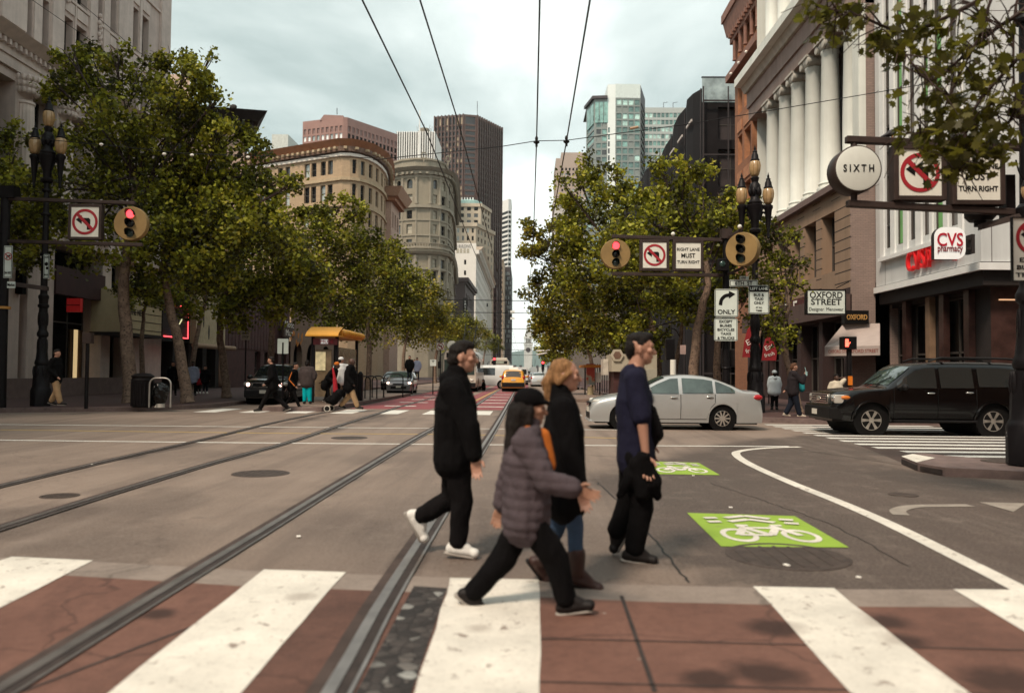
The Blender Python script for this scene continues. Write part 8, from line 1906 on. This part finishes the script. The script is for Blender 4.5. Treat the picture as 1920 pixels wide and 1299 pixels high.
for ya, yb in ((448, 428), (516, 502)):
    B = MB(); a, b_ = PD(1361, ya, D), PD(1393, yb, D-.9); B.obox(a+V((0, -.05, -.05)), b_-a, V((.0, .1, 0)), V((0, 0, .1)), POLEB); B.build('arm', t, bevel=.012)
B = MB(); B.ell(PD(1262, 439, D), (.07, .07, .07), SGN, None, 10, 8); B.ell(PD(1387, 425, D-.8), (.07, .07, .07), SGN, None, 10, 8); B.build('beacon', t, 60)
c = PD(1154, 477, D); t = thing('round_signal', 'round mustard signal with the red lamp lit left of the lane signs', 'traffic light', c); signal_disc(t, c, 28/1500*D)
t, c, w_, h_ = framed('no_left_turn_sign', 'no left turn cabinet sign hanging beside the round mustard signal on the right', D, 1199, 1254, 450, 508, .09); ring_turn(t, c, w_*.46)
t, c, w_, h_ = framed('lane_sign', 'far right lane must turn right cabinet sign in front of the tree', D, 1261, 1318, 451, 509, .09); lines(t, c, (('RIGHT LANE', w_*.9, h_*.24, .14), ('MUST', w_*.56, .0, .2), ('TURN RIGHT', w_*.9, -h_*.25, .14)))
c = PD(1393, 468, D-.9); t = thing('round_signal', 'round mustard signal turned sideways with unlit lamps next to the lamp post', 'traffic light', c); signal_disc(t, c, 31/1500*D, 'none', face=(-.62, -.78, 0), depth=.14)
p = PD(1354, 497, D-.3); t = thing('pedestrian_signal', 'small dark walk signal box low on the far right mast', 'traffic light', p); B = MB(); B.box(p, (.34, .25, .40), POLE); B.build('housing', t, bevel=.02); B = MB(); B.ell(p+V((-.02, -.13, .02)), (.10, .05, .10), LGRN, None, 12, 8); B.build('lens', t, 60)
# street name blade, arrows
def plate(name, label, D, x0, x1, y0, y1, mt=SGN2, cat='sign', th=.02, border=True):
    p, q = PD(x0, y1, D), PD(x1, y0, D); c = (p+q)/2; w_, h_ = q.x-p.x, q.z-p.z; t = thing(name, label, cat, (c.x, D, c.z-h_/2)); B = MB()
    r = min(w_, h_)*.07; pts = []
    for sx_, sz, a0 in ((1, -1, -90), (1, 1, 0), (-1, 1, 90), (-1, -1, 180)): pts += [(c.x+sx_*(w_/2-r)+r*math.cos(R(a0+30*i)), D, c.z+sz*(h_/2-r)+r*math.sin(R(a0+30*i))) for i in range(4)]
    B.prism(pts, (0, th, 0), mt, SGK)
    if border:
        e = .016*max(1, D/26); f = .018
        for a in ((c.x-w_/2+e, c.x-w_/2+e+f, c.z-h_/2+e, c.z+h_/2-e), (c.x+w_/2-e-f, c.x+w_/2-e, c.z-h_/2+e, c.z+h_/2-e), (c.x-w_/2+e+f, c.x+w_/2-e-f, c.z-h_/2+e, c.z-h_/2+e+f), (c.x-w_/2+e+f, c.x+w_/2-e-f, c.z+h_/2-e-f, c.z+h_/2-e)): B.mm(a[0], a[1], D-.003, D, a[2], a[3], SGK)
    B.build('panel', t); return t, V((c.x, D-.002, c.z)), w_, h_
D = 25.9
t, c, w_, h_ = plate('street_name_sign', 'white street name blade reading 6TH ST above the lane plates', D, 1368, 1421, 525, 537); lines(t, c, (('6TH  ST', w_*.62, 0, .17),))
t, c, w_, h_ = plate('block_number_sign', 'tiny white block number plate on top of the street name blade', D, 1387, 1404, 518, 524, border=False); lines(t, c, (('1000 -', w_*.8, 0, .09),), bold=.002)
t, c, w_, h_ = plate('turn_arrow_sign', 'white plate with curved black arrow over the word ONLY', D, 1340, 1384, 542, 594)
B = MB(); pts = catmull([c+V((-.19, 0, -.06)), c+V((-.16, 0, .10)), c+V((-.05, 0, .22)), c+V((.10, 0, .26))], 5); n = len(pts)
for i in range(n-1):
    d = (pts[i+1]-pts[i]).normalized(); e = V((-d.z, 0, d.x))*.055; d *= .012; B.prism([pts[i]-e-d, pts[i]+e-d, pts[i+1]+e+d, pts[i+1]-e+d], (0, -.004-.0001*i, 0), SGK)
B.prism([c+V((.08, 0, .39)), c+V((.29, 0, .29)), c+V((.08, 0, .14))], (0, -.005, 0), SGK); B.build('arrow', t)
lines(t, c, (('ONLY', w_*.74, -h_*.32, .2),))
t, c, w_, h_ = plate('exception_sign', 'white plate listing except buses bicycles taxis and trucks', D, 1339, 1383, 597, 639)
lines(t, c, tuple((s_, w_*k_, h_*dz_, .115) for s_, k_, dz_ in (('EXCEPT', .56, .36), ('BUSES', .5, .18), ('BICYCLES', .72, 0), ('TAXIS', .44, -.18), ('& TRUCKS', .72, -.37))), bold=.003)
t, c, w_, h_ = plate('bus_lane_sign', 'white plate with black LEFT LANE header for bus and taxi only', D-.2, 1404, 1442, 535, 588)
B = MB(); B.mm(c.x-w_/2+.01, c.x+w_/2-.01, c.y-.008, c.y-.003, c.z+h_*.27, c.z+h_*.485, SGK); B.build('header', t)
text(t, 'LEFT LANE', (c.x, c.y-.013, c.z+h_*.38), .12, SGN2, width=w_*.86, bold=.004)
lines(t, c, tuple((s_, w_*k_, h_*dz_, z_) for s_, k_, dz_, z_ in (('BUS &', .5, .16, .12), ('TAXI', .42, .02, .12), ('ONLY', .48, -.12, .12), ('AT ALL', .32, -.28, .07), ('TIMES', .3, -.39, .07))), bold=.003)
# far left signal group
D = 25.75
px = PD(4, 600, D).x
t = thing('signal_mast', 'dark left mast at the picture edge with two sign arms', 'signal mast', (px, D, .15)); B = MB(); B.tube([(px, D, .1), (px, D, PD(4, 355, D).z)], [.19, .14], POLE, 12); B.lathe([(.24, -.04), (.24, .04)], mat('mast_band', (.45, .22, .05), .6), (px, D, PD(4, 577, D).z), 14); B.mm(px-.2, px+.35, D-.15, D+.2, PD(8, 372, D).z, PD(8, 350, D).z, POLE); B.build('post', t, 40)
for ya, yb, xb in ((372, 381, 254), (452, 459, 268)):
    B = MB(); a, b_ = PD(4, ya, D), PD(xb, yb, D); B.obox(a+V((0, -.06, -.06)), b_-a, V((0, .12, 0)), V((0, 0, .11)), POLEB); B.build('arm', t, bevel=.012)
B = MB(); a, b_ = PD(14, 535, D), PD(88, 545, D+.4); B.obox(a, b_-a, V((0, .12, 0)), V((0, 0, .14)), POLEB); B.build('arm', t, bevel=.012)
t, c, w_, h_ = framed('no_left_turn_sign', 'no left turn cabinet sign on the far left mast arms', D, 130, 194, 384, 450, .09); ring_turn(t, c, w_*.46)
c = PD(247, 420, D); t = thing('round_signal', 'round mustard signal with red lamp lit at the end of the left mast arms', 'traffic light', c); signal_disc(t, c, 32.5/1500*D)
t, c, w_, h_ = plate('no_right_turn_sign', 'small white no right turn on red plate on the left mast', D-.25, 6, 24, 461, 521); ring_turn(t, c+V((0, 0, h_*.17)), w_*.44, mirror=-1); lines(t, c, (('ON RED', w_*.8, -h_*.34, .1),), bold=.003)
t, c, w_, h_ = plate('street_name_sign', 'little white street plate reading Market under the no right turn plate', D-.25, 13, 29, 528, 540, border=False); lines(t, c, (('Market', w_*.86, 0, .12),), bold=.003)
t, c, w_, h_ = plate('turn_exception_sign', 'narrow white plate with small dark symbols on the left lamp post', 26.9, 81, 93, 477, 522); lines(t, c, (('EXCEPT', w_*.8, h_*.38, .08), ('BUS', w_*.6, -h_*.35, .08)), bold=.002)
B = MB(); B.ell(c+V((0, -.004, .08)), (.06, .004, .07), SGK, None, 10, 6); B.ell(c+V((.03, -.004, -.06)), (.05, .004, .05), SGK, None, 10, 6); B.build('symbols', t)
# walk signal with the red hand
D = 24.2; p = PD(1590, 643, D); t = thing('pedestrian_signal', 'black pedestrian signal with a glowing red hand in front of the awning', 'traffic light', (p.x, D, .15))
B = MB(); B.mm(p.x-.19, p.x+.22, D-.12, D+.2, p.z-.19, p.z+.19, SGK); B.build('housing', t, bevel=.015)
HON = mat('hand_red_on', (.9, .05, .03), .4, emis=(1, .10, .06), estr=2.6); B = MB(); hx = p.x-.08; y_ = D-.125
B.box((hx, y_, p.z-.05), (.10, .008, .13), HON)
for i in range(4): B.box((hx-.04+.026*i, y_, p.z+.055+(.012 if i in (1, 2) else 0)), (.019, .008, .10), HON)
B.obox((hx+.05, y_-.004, p.z-.06), (.06, 0, .07), (0, .008, 0), (-.016, 0, .016), HON); B.build('hand_symbol', t)
B = MB(); B.tube([(p.x+.05, D+.05, .12), (p.x+.05, D+.05, p.z-.18)], .075, POLE, 12); B.mm(p.x-.02, p.x+.10, D-.08, D-.02, PD(1590, 722, D).z, PD(1590, 705, D).z, AMB); B.build('post', t, 40)
# shop awning and blade sign, right
XF = XB; AW = mat('awning_canvas', (.40, .33, .30), .85, 0, .08, 2, .1, streak=.15); AWT = mat('awning_letter', (.25, .06, .04), .8)
Ya_, Yb_ = 30.6, 34.0
xf = PD(1648, 640, Ya_).x; a_f = V((PD(1540, 660, 33.6).x, 33.7, 0)); zt_ = PD(1635, 605, 33.5).z; zb_ = PD(1595, 662, 32).z; zv = PD(1595, 648, 32).z
t = thing('shop_awning', 'grey sloping shop awning lettered OXFORD STREET over a doorway', 'awning', (12.6, 34, 3)); B = MB()
x0, x1 = PD(1541, 650, 33.9).x, PD(1650, 650, 33.9).x
o1, o2 = V((x0-.0, 34.05, zv)), V((x1, 31.6, zv))
f0, f1 = V((x0, 33.6, zv)), V((PD(1650, 650, 31.6).x, 31.6, zv)); b0_, b1_ = V((PD(1582, 620, 34.1).x, 34.1, zt_)), V((PD(1652, 605, 33).x+.35, 33.9, zt_))
B.quad(f0, f1, b1_, b0_, AW); B.quad(f0-V((0, 0, .38)), f1-V((0, 0, .38)), f1, f0, AW); B.poly([f1, f1-V((0, 0, .38)), V((b1_.x, b1_.y, zv-.38)), b1_], AW); B.poly([f0, b0_, V((b0_.x, b0_.y, zv-.38)), f0-V((0, 0, .38))], AW)
B.build('canvas', t); d = (f1-f0).normalized(); nn_ = V((d.y, -d.x, 0)); text(t, 'OXFORD STREET', f0.lerp(f1, .70)-V((0, 0, .2))+nn_*.01, .2, AWT, d, width=1.35); text(t, 'OXFORD STREET', f0.lerp(f1, .30)-V((0, 0, .2))+nn_*.01, .2, AWT, d, width=1.1)
D = 32.5; t, c, w_, h_ = framed('blade_sign', 'white projecting shop sign reading OXFORD STREET Designer Menswear', D, 1510, 1584, 543, 590, .05, SGN2, frm=SGK, depth=.25)
lines(t, c, (('OXFORD', w_*.88, h_*.30, .36), ('STREET', w_*.82, .0, .34)), bold=.014); text(t, 'Designer  Menswear', (c.x, c.y-.004, c.z-h_*.34), .2, SGK, width=w_*.92)
B = MB(); B.tube([c+V((w_*.3, .1, h_*.62)), c+V((w_*.75, .5, h_*.95))], .02, SGK, 5); B.build('bracket', t)
GOLDL = mat('gold_letters', (.34, .19, .06), .5, .3, .3, 6, emis=(1, .5, .15), estr=.08)
p0 = PD(1606, 595, 33.9); t = thing('channel_letter_sign', 'small amber lettered sign above the grey awning', 'sign', p0); B = MB(); B.mm(p0.x-.55, p0.x+.45, 33.75, 34.1, p0.z-.28, p0.z+.28, SGK); B.build('backing', t); text(t, 'OXFORD', (p0.x-.05, 33.73, p0.z), .3, GOLDL, width=.85, bold=.01, extrude=.02)
p0 = FX(1495, 580, XB-.1); t = thing('channel_letter_sign', 'white and red lettered shop sign half hidden by the thin young tree', 'sign', p0); B = MB(); ya, yb = yat(1471, XB-.2), yat(1532, XB-.2); B.mm(XB-.28, XB-.05, yb, ya, p0.z-.55, p0.z+.5, mat('sign_maroon', (.10, .02, .02), .6)); B.build('backing', t); text(t, 'BLE', (XB-.3, ya-1.3, p0.z+.05), 1.0, LIT, (0, -1, 0), width=1.9, bold=.03); text(t, 'Shoe', (XB-.3, ya-3.5, p0.z-.1), .6, RT, (0, -1, 0), width=1.5)
# red banner umbrellas by the right lamp
for px, py, D, lb in ((1406, 645, 30.5, 'red banner with white script beside the right lamp post'), (1440, 655, 36, 'dark red banner with white lettering right of the lamp post')):
    p = PD(px, py, D); t = thing('banner', lb, 'banner', (p.x, D, .15)); B = MB(); B.prism([p+V((x, 0, z)) for x, z in ((-.28, -.5), (.36, -.5), (.40, -.1), (.25, .35), (.05, .7), (-.08, .55), (-.2, .1))], (0, .06, 0), mat('banner_red', (.26, .015, .02), .8, 0, .15, 3)); B.build('cloth', t)
    text(t, 'Eat', p+V((.05, -.02, .12)), .3, LIT, (1, 0, .5), (-.5, 0, 1), width=.4); text(t, 'fresh', p+V((.05, -.02, -.22)), .24, LIT, (1, 0, .3), (-.3, 0, 1), width=.45); B = MB(); B.tube([(p.x+.05, D+.05, .12), (p.x+.05, D+.05, p.z+.5)], .03, POLE, 6); B.build('pole', t)
# yellow shelter on the boarding island
D = 32.5; YEL = mat('shelter_yellow', (.66, .31, .035), .5, 0, .1, 2, .05)
xa, xb = PD(583, 640, D).x, PD(643, 640, D).x; za, zb = PD(610, 611, D).z, PD(610, 628, D).z
t = thing('bus_shelter', 'glass bus shelter with a bright yellow curved roof on the left island', 'bus shelter', ((xa+xb)/2, D, .16)); B = MB()
n = 10
for i in range(n):
    q0, q1 = i/n, (i+1)/n; f = lambda q: (D-.55+math.sin(q*math.pi/2)*.9-.3, zb-.04+(za-zb)*math.sin(q*math.pi/2)**.7)
    (y0, z0), (y1, z1) = f(q0), f(q1)
    B.quad((xa, y0, z0), (xb, y0, z0), (xb, y1, z1), (xa, y1, z1), YEL)
B.mm(xa, xb, D-.86, D+3.8, zb-.09, zb-.04, YEL); B.mm(xa+.05, xb-.05, D+.0, D+3.6, zb-.04, zb+.22, YEL)
for i in range(9): B.ell((xb-.05, D+.35+i*.42, zb+.10), (.22, .24, .16), YEL, None, 10, 6)
B.build('roof', t, 40)
B = MB(); B.mm(xa+.25, xb-.1, D-.60, D-.5, zb-.42, zb-.16, mat('shelter_display', (.16, .03, .035), .5)); B.mm(xa+.55, xa+.85, D-.61, D-.60, zb-.38, zb-.2, SGW); B.build('display', t); text(t, 'MUNI', ((xa+xb)/2+.15, D-.615, zb-.29), .18, RT, width=.5)
for x, y in ((xa+.2, D-.4), (xb-.15, D-.4), (xa+.2, D+3.4), (xb-.15, D+3.4)): B = MB(); B.mm(x-.06, x+.06, y-.06, y+.06, .15, zb-.05, POLE); B.build('post', t)
SHG = mat('shelter_glass', (.18, .13, .08), .15, 0, .5, 2, 0, spec=.7)
B = MB(); B.mm(xa+.3, xa+.95, D-.42, D-.38, .4, zb-.6, SHG); B.mm(xb-.17, xb-.13, D-.3, D+3.3, .5, zb-.5, SHG); B.build('glass_panel', t); B = MB(); B.mm(xa+.32, xa+.72, D-.45, D-.43, 1.45, 2.2, mat('poster_lit', (.55, .46, .26), .6, 0, .5, 5, emis=(1, .85, .5), estr=.12)); B.build('poster', t)
B = MB(); B.mm(xa+.9, xb-.2, D+3.1, D+3.5, .55, .62, POLE); B.build('bench', t)
# notice boards and small signs left
def post_sign(name, label, D, x0, x1, y0, y1, mt=SGN2, txt=None, post=True):
    t, c, w_, h_ = plate(name, label, D, x0, x1, y0, y1, mt, border=False)
    if txt: lines(t, c, txt and tuple((s_, w_*.7, h_*(.22-.4*i), .16) for i, s_ in enumerate(txt)), bold=.002)
    if post: B = MB(); B.tube([(c.x, D+.06, .12), (c.x, D+.06, c.z)], .035, POLE, 8); B.build('post', t)
    return t, c, w_, h_
t, c, w_, h_ = post_sign('notice_board', 'blank pale metal notice board with a dark slot above the parked cars', 32, 520, 541, 635, 663); B = MB(); B.mm(c.x-.03, c.x+.03, c.y-.008, c.y-.002, c.z-.35, c.z+.15, SGK); B.build('slot', t)
post_sign('bus_stop_sign', 'small white and red bus stop sign on a thin pole by the maroon shop', 38, 452, 469, 620, 637, SGN, ('BUS', 'STOP'))
post_sign('route_sign', 'white square sign on a pole left of the cream bus', 47, 806, 818, 674, 686, SGN2, ('T',))
t, c, w_, h_ = post_sign('no_left_turn_plate', 'small no turn sign high among the left trees beside a pale round drum', 60, 819, 833, 643, 656, SGN); ring_turn(t, c, w_*.45)
c = PD(847, 647, 60); t = thing('street_name_drum', 'small far round street drum sign above the man in black', 'sign', c); B = MB(); B.lathe([(1e-3, -.11), (.33, -.1), (.34, .1), (1e-3, .11)], SGN, c, 24, 'Y'); B.build('drum', t, 50); B = MB(); B.tube([(c.x, 60.1, .1), (c.x, 60.1, c.z)], .06, POLE, 8); B.build('post', t)
post_sign('direction_sign', 'pale rectangular sign above the blonde woman on a far pole', 58, 1044, 1057, 652, 661, SGN2)
# far signals
for px, py, D, lb in ((927, 673, 85, 'far red traffic light left of the clock tower'), (1018, 680, 85, 'far red traffic light right of the clock tower')):
    p = PD(px, py, D); t = thing('traffic_light', lb, 'traffic light', (p.x, D, .1)); B = MB(); B.tube([(p.x, D+.1, .1), (p.x, D+.1, p.z)], .06, POLE, 8); B.mm(p.x-.16, p.x+.16, D-.1, D+.1, p.z-.75, p.z+.25, POLE); B.build('housing', t); B = MB(); B.ell((p.x, D-.11, p.z), (.13, .05, .13), LREDON, None, 12, 8); B.build('lens', t, 60)
t = thing('gantry_arm', 'pale far mast arms over the roadway right of the clock tower', 'signal mast', PD(1062, 700, 80)); B = MB(); a = PD(1048, 655, 80)
for (x0, y0, x1, y1) in ((1006, 658, 1044, 656), (1006, 665, 1028, 661)): B.tube([PD(x0, y0, 80), PD(x1, y1, 80)], .07, LIT, 6)
B.tube([PD(1046, 652, 80), V((PD(1046, 700, 80).x, 80, .1))], .1, POLE, 8); B.build('mast', t)
# bin, bagged bin, racks, bollard, posts
D = 27; p = PD(268, 700, D); t = thing('litter_bin', 'tall round black litter bin beside the mottled tree trunk', 'litter bin', (p.x, D, .146)); B = MB()
B.lathe([(.30, 0), (.33, .03), (.36, .9), (.37, .93), (.34, .96), (.34, 1.02)], POLE, n=20)
for i in range(20): a = i*math.pi/10; B.mm(.345*math.cos(a)-.02, .345*math.cos(a)+.02, .345*math.sin(a)-.02, .345*math.sin(a)+.02, .05, .88, POLE)
B.build('body', t, 40, True); B = MB(); B.lathe([(.36, 1.02), (.37, 1.06), (.25, 1.14), (1e-3, 1.17)], POLE, n=20); B.build('lid', t, 40, True)
p = PD(301, 700, D); t = thing('bagged_bin', 'low bin wrapped in a black plastic bag on a pale foot', 'litter bin', (p.x, D, .146)); b3 = V((p.x, D, .146))
solid('plastic_bag', t, [('e', b3+V((0, 0, .55)), (.30, .26, .30)), ('c', b3+V((0, 0, .4)), b3+V((-.03, 0, .16)), .26, .17)], mat('bag_black', (.008, .008, .009), .25, 0, .2, 8, spec=.7), .02, b3, .04); B = MB(); B.lathe([(.17, 0), (.16, .13)], mat('bin_foot', (.42, .38, .33), .7), n=14); B.build('foot', t, 40, True)
def rack(label, x, y, rz, w_=.75, h_=.95, mt=None, loc_z=.146, grp='bicycle racks along the boarding island'):
    t = thing('bicycle_rack', label, 'bicycle rack', (x, y, loc_z), rz, grp); B = MB(); r = .22
    B.tube([(-w_/2, 0, 0), (-w_/2, 0, h_-r)]+[(-w_/2+r-r*math.cos(a), 0, h_-r+r*math.sin(a)) for a in (math.pi/2*i/5 for i in range(1, 6))]+[(w_/2-r+r*math.sin(a), 0, h_-r+r*math.cos(a)) for a in (math.pi/2*i/5 for i in range(0, 6))]+[(w_/2, 0, 0)], .028, mt or POLE, 8); B.build('hoop', t, 60, True)
    B = MB(); B.mm(-w_/2-.06, -w_/2+.06, -.06, .06, 0, .012, POLE); B.mm(w_/2-.06, w_/2+.06, -.06, .06, 0, .012, POLE); B.build('foot_plate', t, None, True); return t
p = PD(301, 700, 26.6); rack('pale steel hoop arched over the bagged bin', p.x, 26.6, 0, .72, 1.0, mat('rack_steel', (.38, .36, .33), .4, .6), grp=None)
D = 36
for i, (px, dd) in enumerate(((683, 0), (696, 1.6), (709, 3.2))):
    rack('black bicycle rack hoop in the row left of the grey car on the island', PD(px, 700, D+dd).x, D+dd, .15, .55, 1.05, loc_z=.16)
rack('larger black bicycle rack hoop standing right before the grey car', PD(738, 700, 40).x, 40, 0, .95, 1.15, loc_z=.16, grp=None)
for px, D, lb in ((676, 34.5, 'black square bollard next to the man with the cart'),):
    p = PD(px, 700, D); t = thing('bollard', lb, 'bollard', (p.x, D, .16)); B = MB(); B.mm(-.11, .11, -.11, .11, 0, 1.15, POLE); B.lathe([(.12, 1.15), (.06, 1.25), (1e-3, 1.27)], POLE, n=12); B.build('post', t, None, True, bevel=.01)
p = PD(163, 700, 25.6); t = thing('sign_post', 'thin dark post with a small box head on the left corner kerb', 'post', (p.x, 25.6, .146)); B = MB(); B.tube([(0, 0, 0), (0, 0, 2.2)], .06, POLE, 10); B.mm(-.13, .15, -.1, .1, 2.1, 2.45, POLEB); B.build('post', t, 40, True)
# orange canopy stop on the right with a poster
D = 48; t = thing('bus_shelter', 'right hand bus stop with thin orange canopy and a red blue poster', 'bus shelter', (PD(1112, 700, D).x, D, .16)); B = MB()
xa, xb = PD(1094, 690, D).x, PD(1128, 690, D).x; z1 = PD(1110, 684, D).z; B.mm(xa, xb, D-.6, D+4, z1-.16, z1, mat('canopy_orange', (.55, .20, .03), .6)); B.build('canopy', t)
for x in (xa+.1, (xa+xb)/2, xb-.1): B = MB(); B.mm(x-.04, x+.04, D-.04, D+.04, .15, z1, POLE); B.build('post', t)
m, nt_, b_ = newmat('poster'); v = coords(nt_); sx_ = nd(nt_, 'ShaderNodeSeparateXYZ'); nt_.links.new(v, sx_.inputs[0])
ml = nd(nt_, 'ShaderNodeMath', operation='MULTIPLY_ADD'); nt_.links.new(sx_.outputs[2], ml.inputs[0]); ml.inputs[1].default_value = .5; nt_.links.new(noi(nt_, v, 4, 4), ml.inputs[2])
nt_.links.new(ramp(nt_, ml.outputs[0], [(.55, (.05, .14, .22)), (.85, (.30, .30, .26)), (1.1, (.42, .26, .15)), (1.35, (.40, .05, .03))]), b_.inputs['Base Color'])
p = PD(1107, 712, D-.3); B = MB(); B.mm(p.x-.25, p.x+.25, D-.35, D-.28, .75, 2.0, m); B.build('poster', t); B = MB(); B.lathe([(.2, .15), (.17, .6), (.2, .65)], CREAM, (p.x, D-.3, 0), 14); B.build('pedestal', t)
B = MB(); 
for i in range(8): x = PD(1116, 700, D).x+i*.14; B.mm(x-.02, x+.02, D-.02, D+.02, .3, 2.0, POLE)
B.build('railing', t); B = MB(); B.mm(PD(1117, 700, D).x, PD(1121, 700, D).x, D-.05, D-.03, .9, 1.5, LIT); B.mm(PD(1122, 700, D).x, PD(1127, 700, D).x, D-.05, D-.03, .9, 1.5, LIT); B.build('notice', t)
# cream kiosk behind the tall man
D = 31; KC = mat('kiosk_cream', (.42, .37, .28), .7, 0, .1, 2, .1, streak=.2); xa, xb = PD(1147, 690, D).x, PD(1232, 690, D).x
t = thing('news_kiosk', 'cream street kiosk with hexagon crest and dark counter behind the tall man', 'kiosk', ((xa+xb)/2, D, .15)); B = MB(); B.mm(xa, xb, D, D+2.2, PD(1180, 697, D).z, PD(1180, 664, D).z, KC); B.mm(xa+.1, xb-.1, D+.2, D+2, .15, PD(1180, 697, D).z, DK); B.mm(xa+.5, xb, D-.02, D, 1.1, PD(1180, 692, D).z, mat('kiosk_panel', (.35, .33, .26), .6)); B.build('cabin', t, bevel=.02)
p = PD(1157, 666, D); B = MB(); B.lathe([(1e-3, -.055), (.26, -.05), (.26, .05)], KC, (p.x, D-.02, p.z), 6, 'Y'); B.lathe([(1e-3, -.066), (.16, -.065), (.16, -.05)], mat('crest_brown', (.16, .09, .06), .7), (p.x, D-.02, p.z), 6, 'Y'); B.build('crest', t)
B = MB(); B.mm(PD(1136, 690, D).x, xa-.02, D+1, D+2, PD(1140, 703, D).z, PD(1140, 672, D).z, mat('kiosk_poster', (.5, .45, .38), .7, 0, .25, 4)); B.build('side_poster', t)
p = PD(1262, 690, 27.5); t = thing('pole_pale', 'short pale cylindrical post behind the roof of the silver car', 'post', (p.x, 27.5, .146)); t.name = 'pale_post'; B = MB(); B.tube([(0, 0, 0), (0, 0, PD(1262, 674, 27.5).z-.15)], .1, SGN, 12); B.build('post', t, 40, True)
D = 29; p = PD(1256, 655, D); t = thing('rear_signal', 'black traffic signal seen from behind near the pale tree trunk', 'traffic light', (p.x, D, .15)); B = MB(); B.tube([(p.x+.1, D, .1), (p.x+.1, D, p.z+.3)], .07, POLE, 8); B.mm(p.x-.17, p.x+.14, D-.2, D+.1, p.z-.38, p.z+.38, POLE); B.build('housing', t, bevel=.03); t, c, w_, h_ = plate('notice_plate', 'small pinkish notice plate beside the rear facing signal', 29, 1275, 1286, 647, 664, mat('notice_pink', (.40, .28, .25), .6), border=False)
# ---- overhead wires
WIRE = mat('wire', (.02, .017, .018), .5)
def wire(label, pts, r, name='overhead_wire', cat='wire', parts=None, n=8):
    B = MB(); B.tube(pts, r, WIRE, 6); p = pts[0]; o = B.build(name, origin=tuple(p)); tag(o, label, cat); return o
ZW = 6.5
def at(px, py, z=ZW): return G(px, py, z)
A0 = at(680, 2); A1 = at(800, 248); wire('outermost left trolley wire slanting in from the top edge', [A0+(A0-A1)*2, A0, A1, at(868, 420), V((-2.2, 120, ZW)), V((-2.2, 400, ZW))], .014)
A0 = at(788, 2); A1 = at(858, 225); wire('second trolley wire from the left at the top edge', [A0+(A0-A1)*2, A0, A1, at(905, 400), V((-1.5, 120, ZW)), V((-1.5, 400, ZW))], .014)
H1, H2_ = at(1006, 267), at(1062, 266)
A0 = at(1012, 2); wire('trolley wire running straight down the picture centre with a knotted hanger', [A0+(A0-H1)*1.5, A0, H1, at(1001, 420), V((.25, 120, ZW)), V((.25, 400, ZW))], .014)
A0 = at(1106, 2); wire('rightmost trolley wire leaning toward the central hanger', [A0+(A0-H2_)*1.5, A0, H2_, V((.9, 120, ZW)), V((.9, 400, ZW))], .014)
for c, lb in ((H1, 'dark knotted wire hanger on the centre wire'), (H2_, 'dark wire hanger on the right wire')):
    B = MB(); B.tube([c+V((0, 0, .10)), c-V((0, 0, .10))], .028, WIRE, 6); B.tube([c+V((0, -.12, .0)), c+V((0, .12, 0))], .03, WIRE, 6); B.ell(c, (.07, .05, .04), WIRE, None, 10, 6); B.ell(c+V((0, 0, .08)), (.035, .035, .06), WIRE, None, 8, 6); tag(B.build('wire_hanger', origin=tuple(c)), lb, 'wire hanger')
dS = H1.y
sp = [PD(700, 300, dS), PD(940, 275, dS), H1+V((0, 0, .03)), H2_+V((0, 0, .03)), PD(1290, 233, dS), PD(1430, 210, dS), PD(1900, 130, dS+4)]
o = wire('thin span wire crossing under the trolley wires to the right facades', sp, .009)
B = MB(); p = PD(1189, 240, dS); B.tube([p+V((-.09, 0, -.02)), p+V((.09, 0, .02))], .03, mat('insulator', (.40, .26, .16), .6), 8); tag(B.build('insulator', origin=tuple(p)), 'tan insulator on the span wire in front of the green glass tower', 'insulator')
sp = [PD(40, 258, 26), PD(130, 266, 26), PD(250, 278, 26), PD(345, 288, 26), PD(460, 292, 27), PD(700, 296, 30)]
wire('thin wire strung from the left lamp post through the trees', sp, .012)
for px, py, lb in ((190, 271, 'small white insulator on the left wire next to the lamp'), (308, 289, 'white wire insulator under the left tree crown'), (360, 291, 'white insulator farther along the left wire'), (465, 295, 'white insulator at the right end of the left wire')):
    p = PD(px, py, 26); B = MB(); B.ell(p, (.07, .05, .045), LIT, None, 10, 6); tag(B.build('insulator', origin=tuple(p)), lb, 'insulator')
wire('dark diagonal wire crossing the pale stone facade from the top left', [PD(-40, -70, 30), PD(60, 0, 30), PD(190, 90, 32), PD(300, 210, 36), PD(420, 330, 40), PD(560, 470, 50)], .012)
wire('second dark diagonal wire above the first on the left facade', [PD(120, -20, 30), PD(150, 5, 30), PD(250, 90, 32), PD(330, 150, 36), PD(480, 270, 40)], .012)
for i, (py, D) in enumerate(((563, 60), (586, 75), (616, 95), (642, 130), (655, 160), (665, 200))):
    wire(('first', 'second', 'third', 'fourth', 'fifth', 'sixth')[i]+' span wire down the street counted from the highest', [PD(870 if D > 80 else 830, py-1, D), PD(985, py+1, D), PD(1060, py-2, D)], .02+.00015*D)
for px, D in ((963, 150), (972, 200)):
    pass
# ---------------- haze over the distance
m = bpy.data.materials.new('haze_air'); m.use_nodes = True; nt = m.node_tree; nt.nodes.remove(nt.nodes['Principled BSDF'])
vp = nd(nt, 'ShaderNodeVolumePrincipled'); vp.inputs['Color'].default_value = (.80, .95, .93, 1); vp.inputs['Density'].default_value = HAZE = .00006; vp.inputs['Anisotropy'].default_value = .2
nt.links.new(vp.outputs[0], nt.nodes['Material Output'].inputs['Volume'])
B = MB(); B.mm(-3700, 3700, -120, 6800, -2.2, 330, m); o = B.build('haze', origin=(0, 0, -2.2)); o['kind'] = 'stuff'
o['label'] = 'thin pale haze fading the far end of the street'; o['category'] = 'haze'
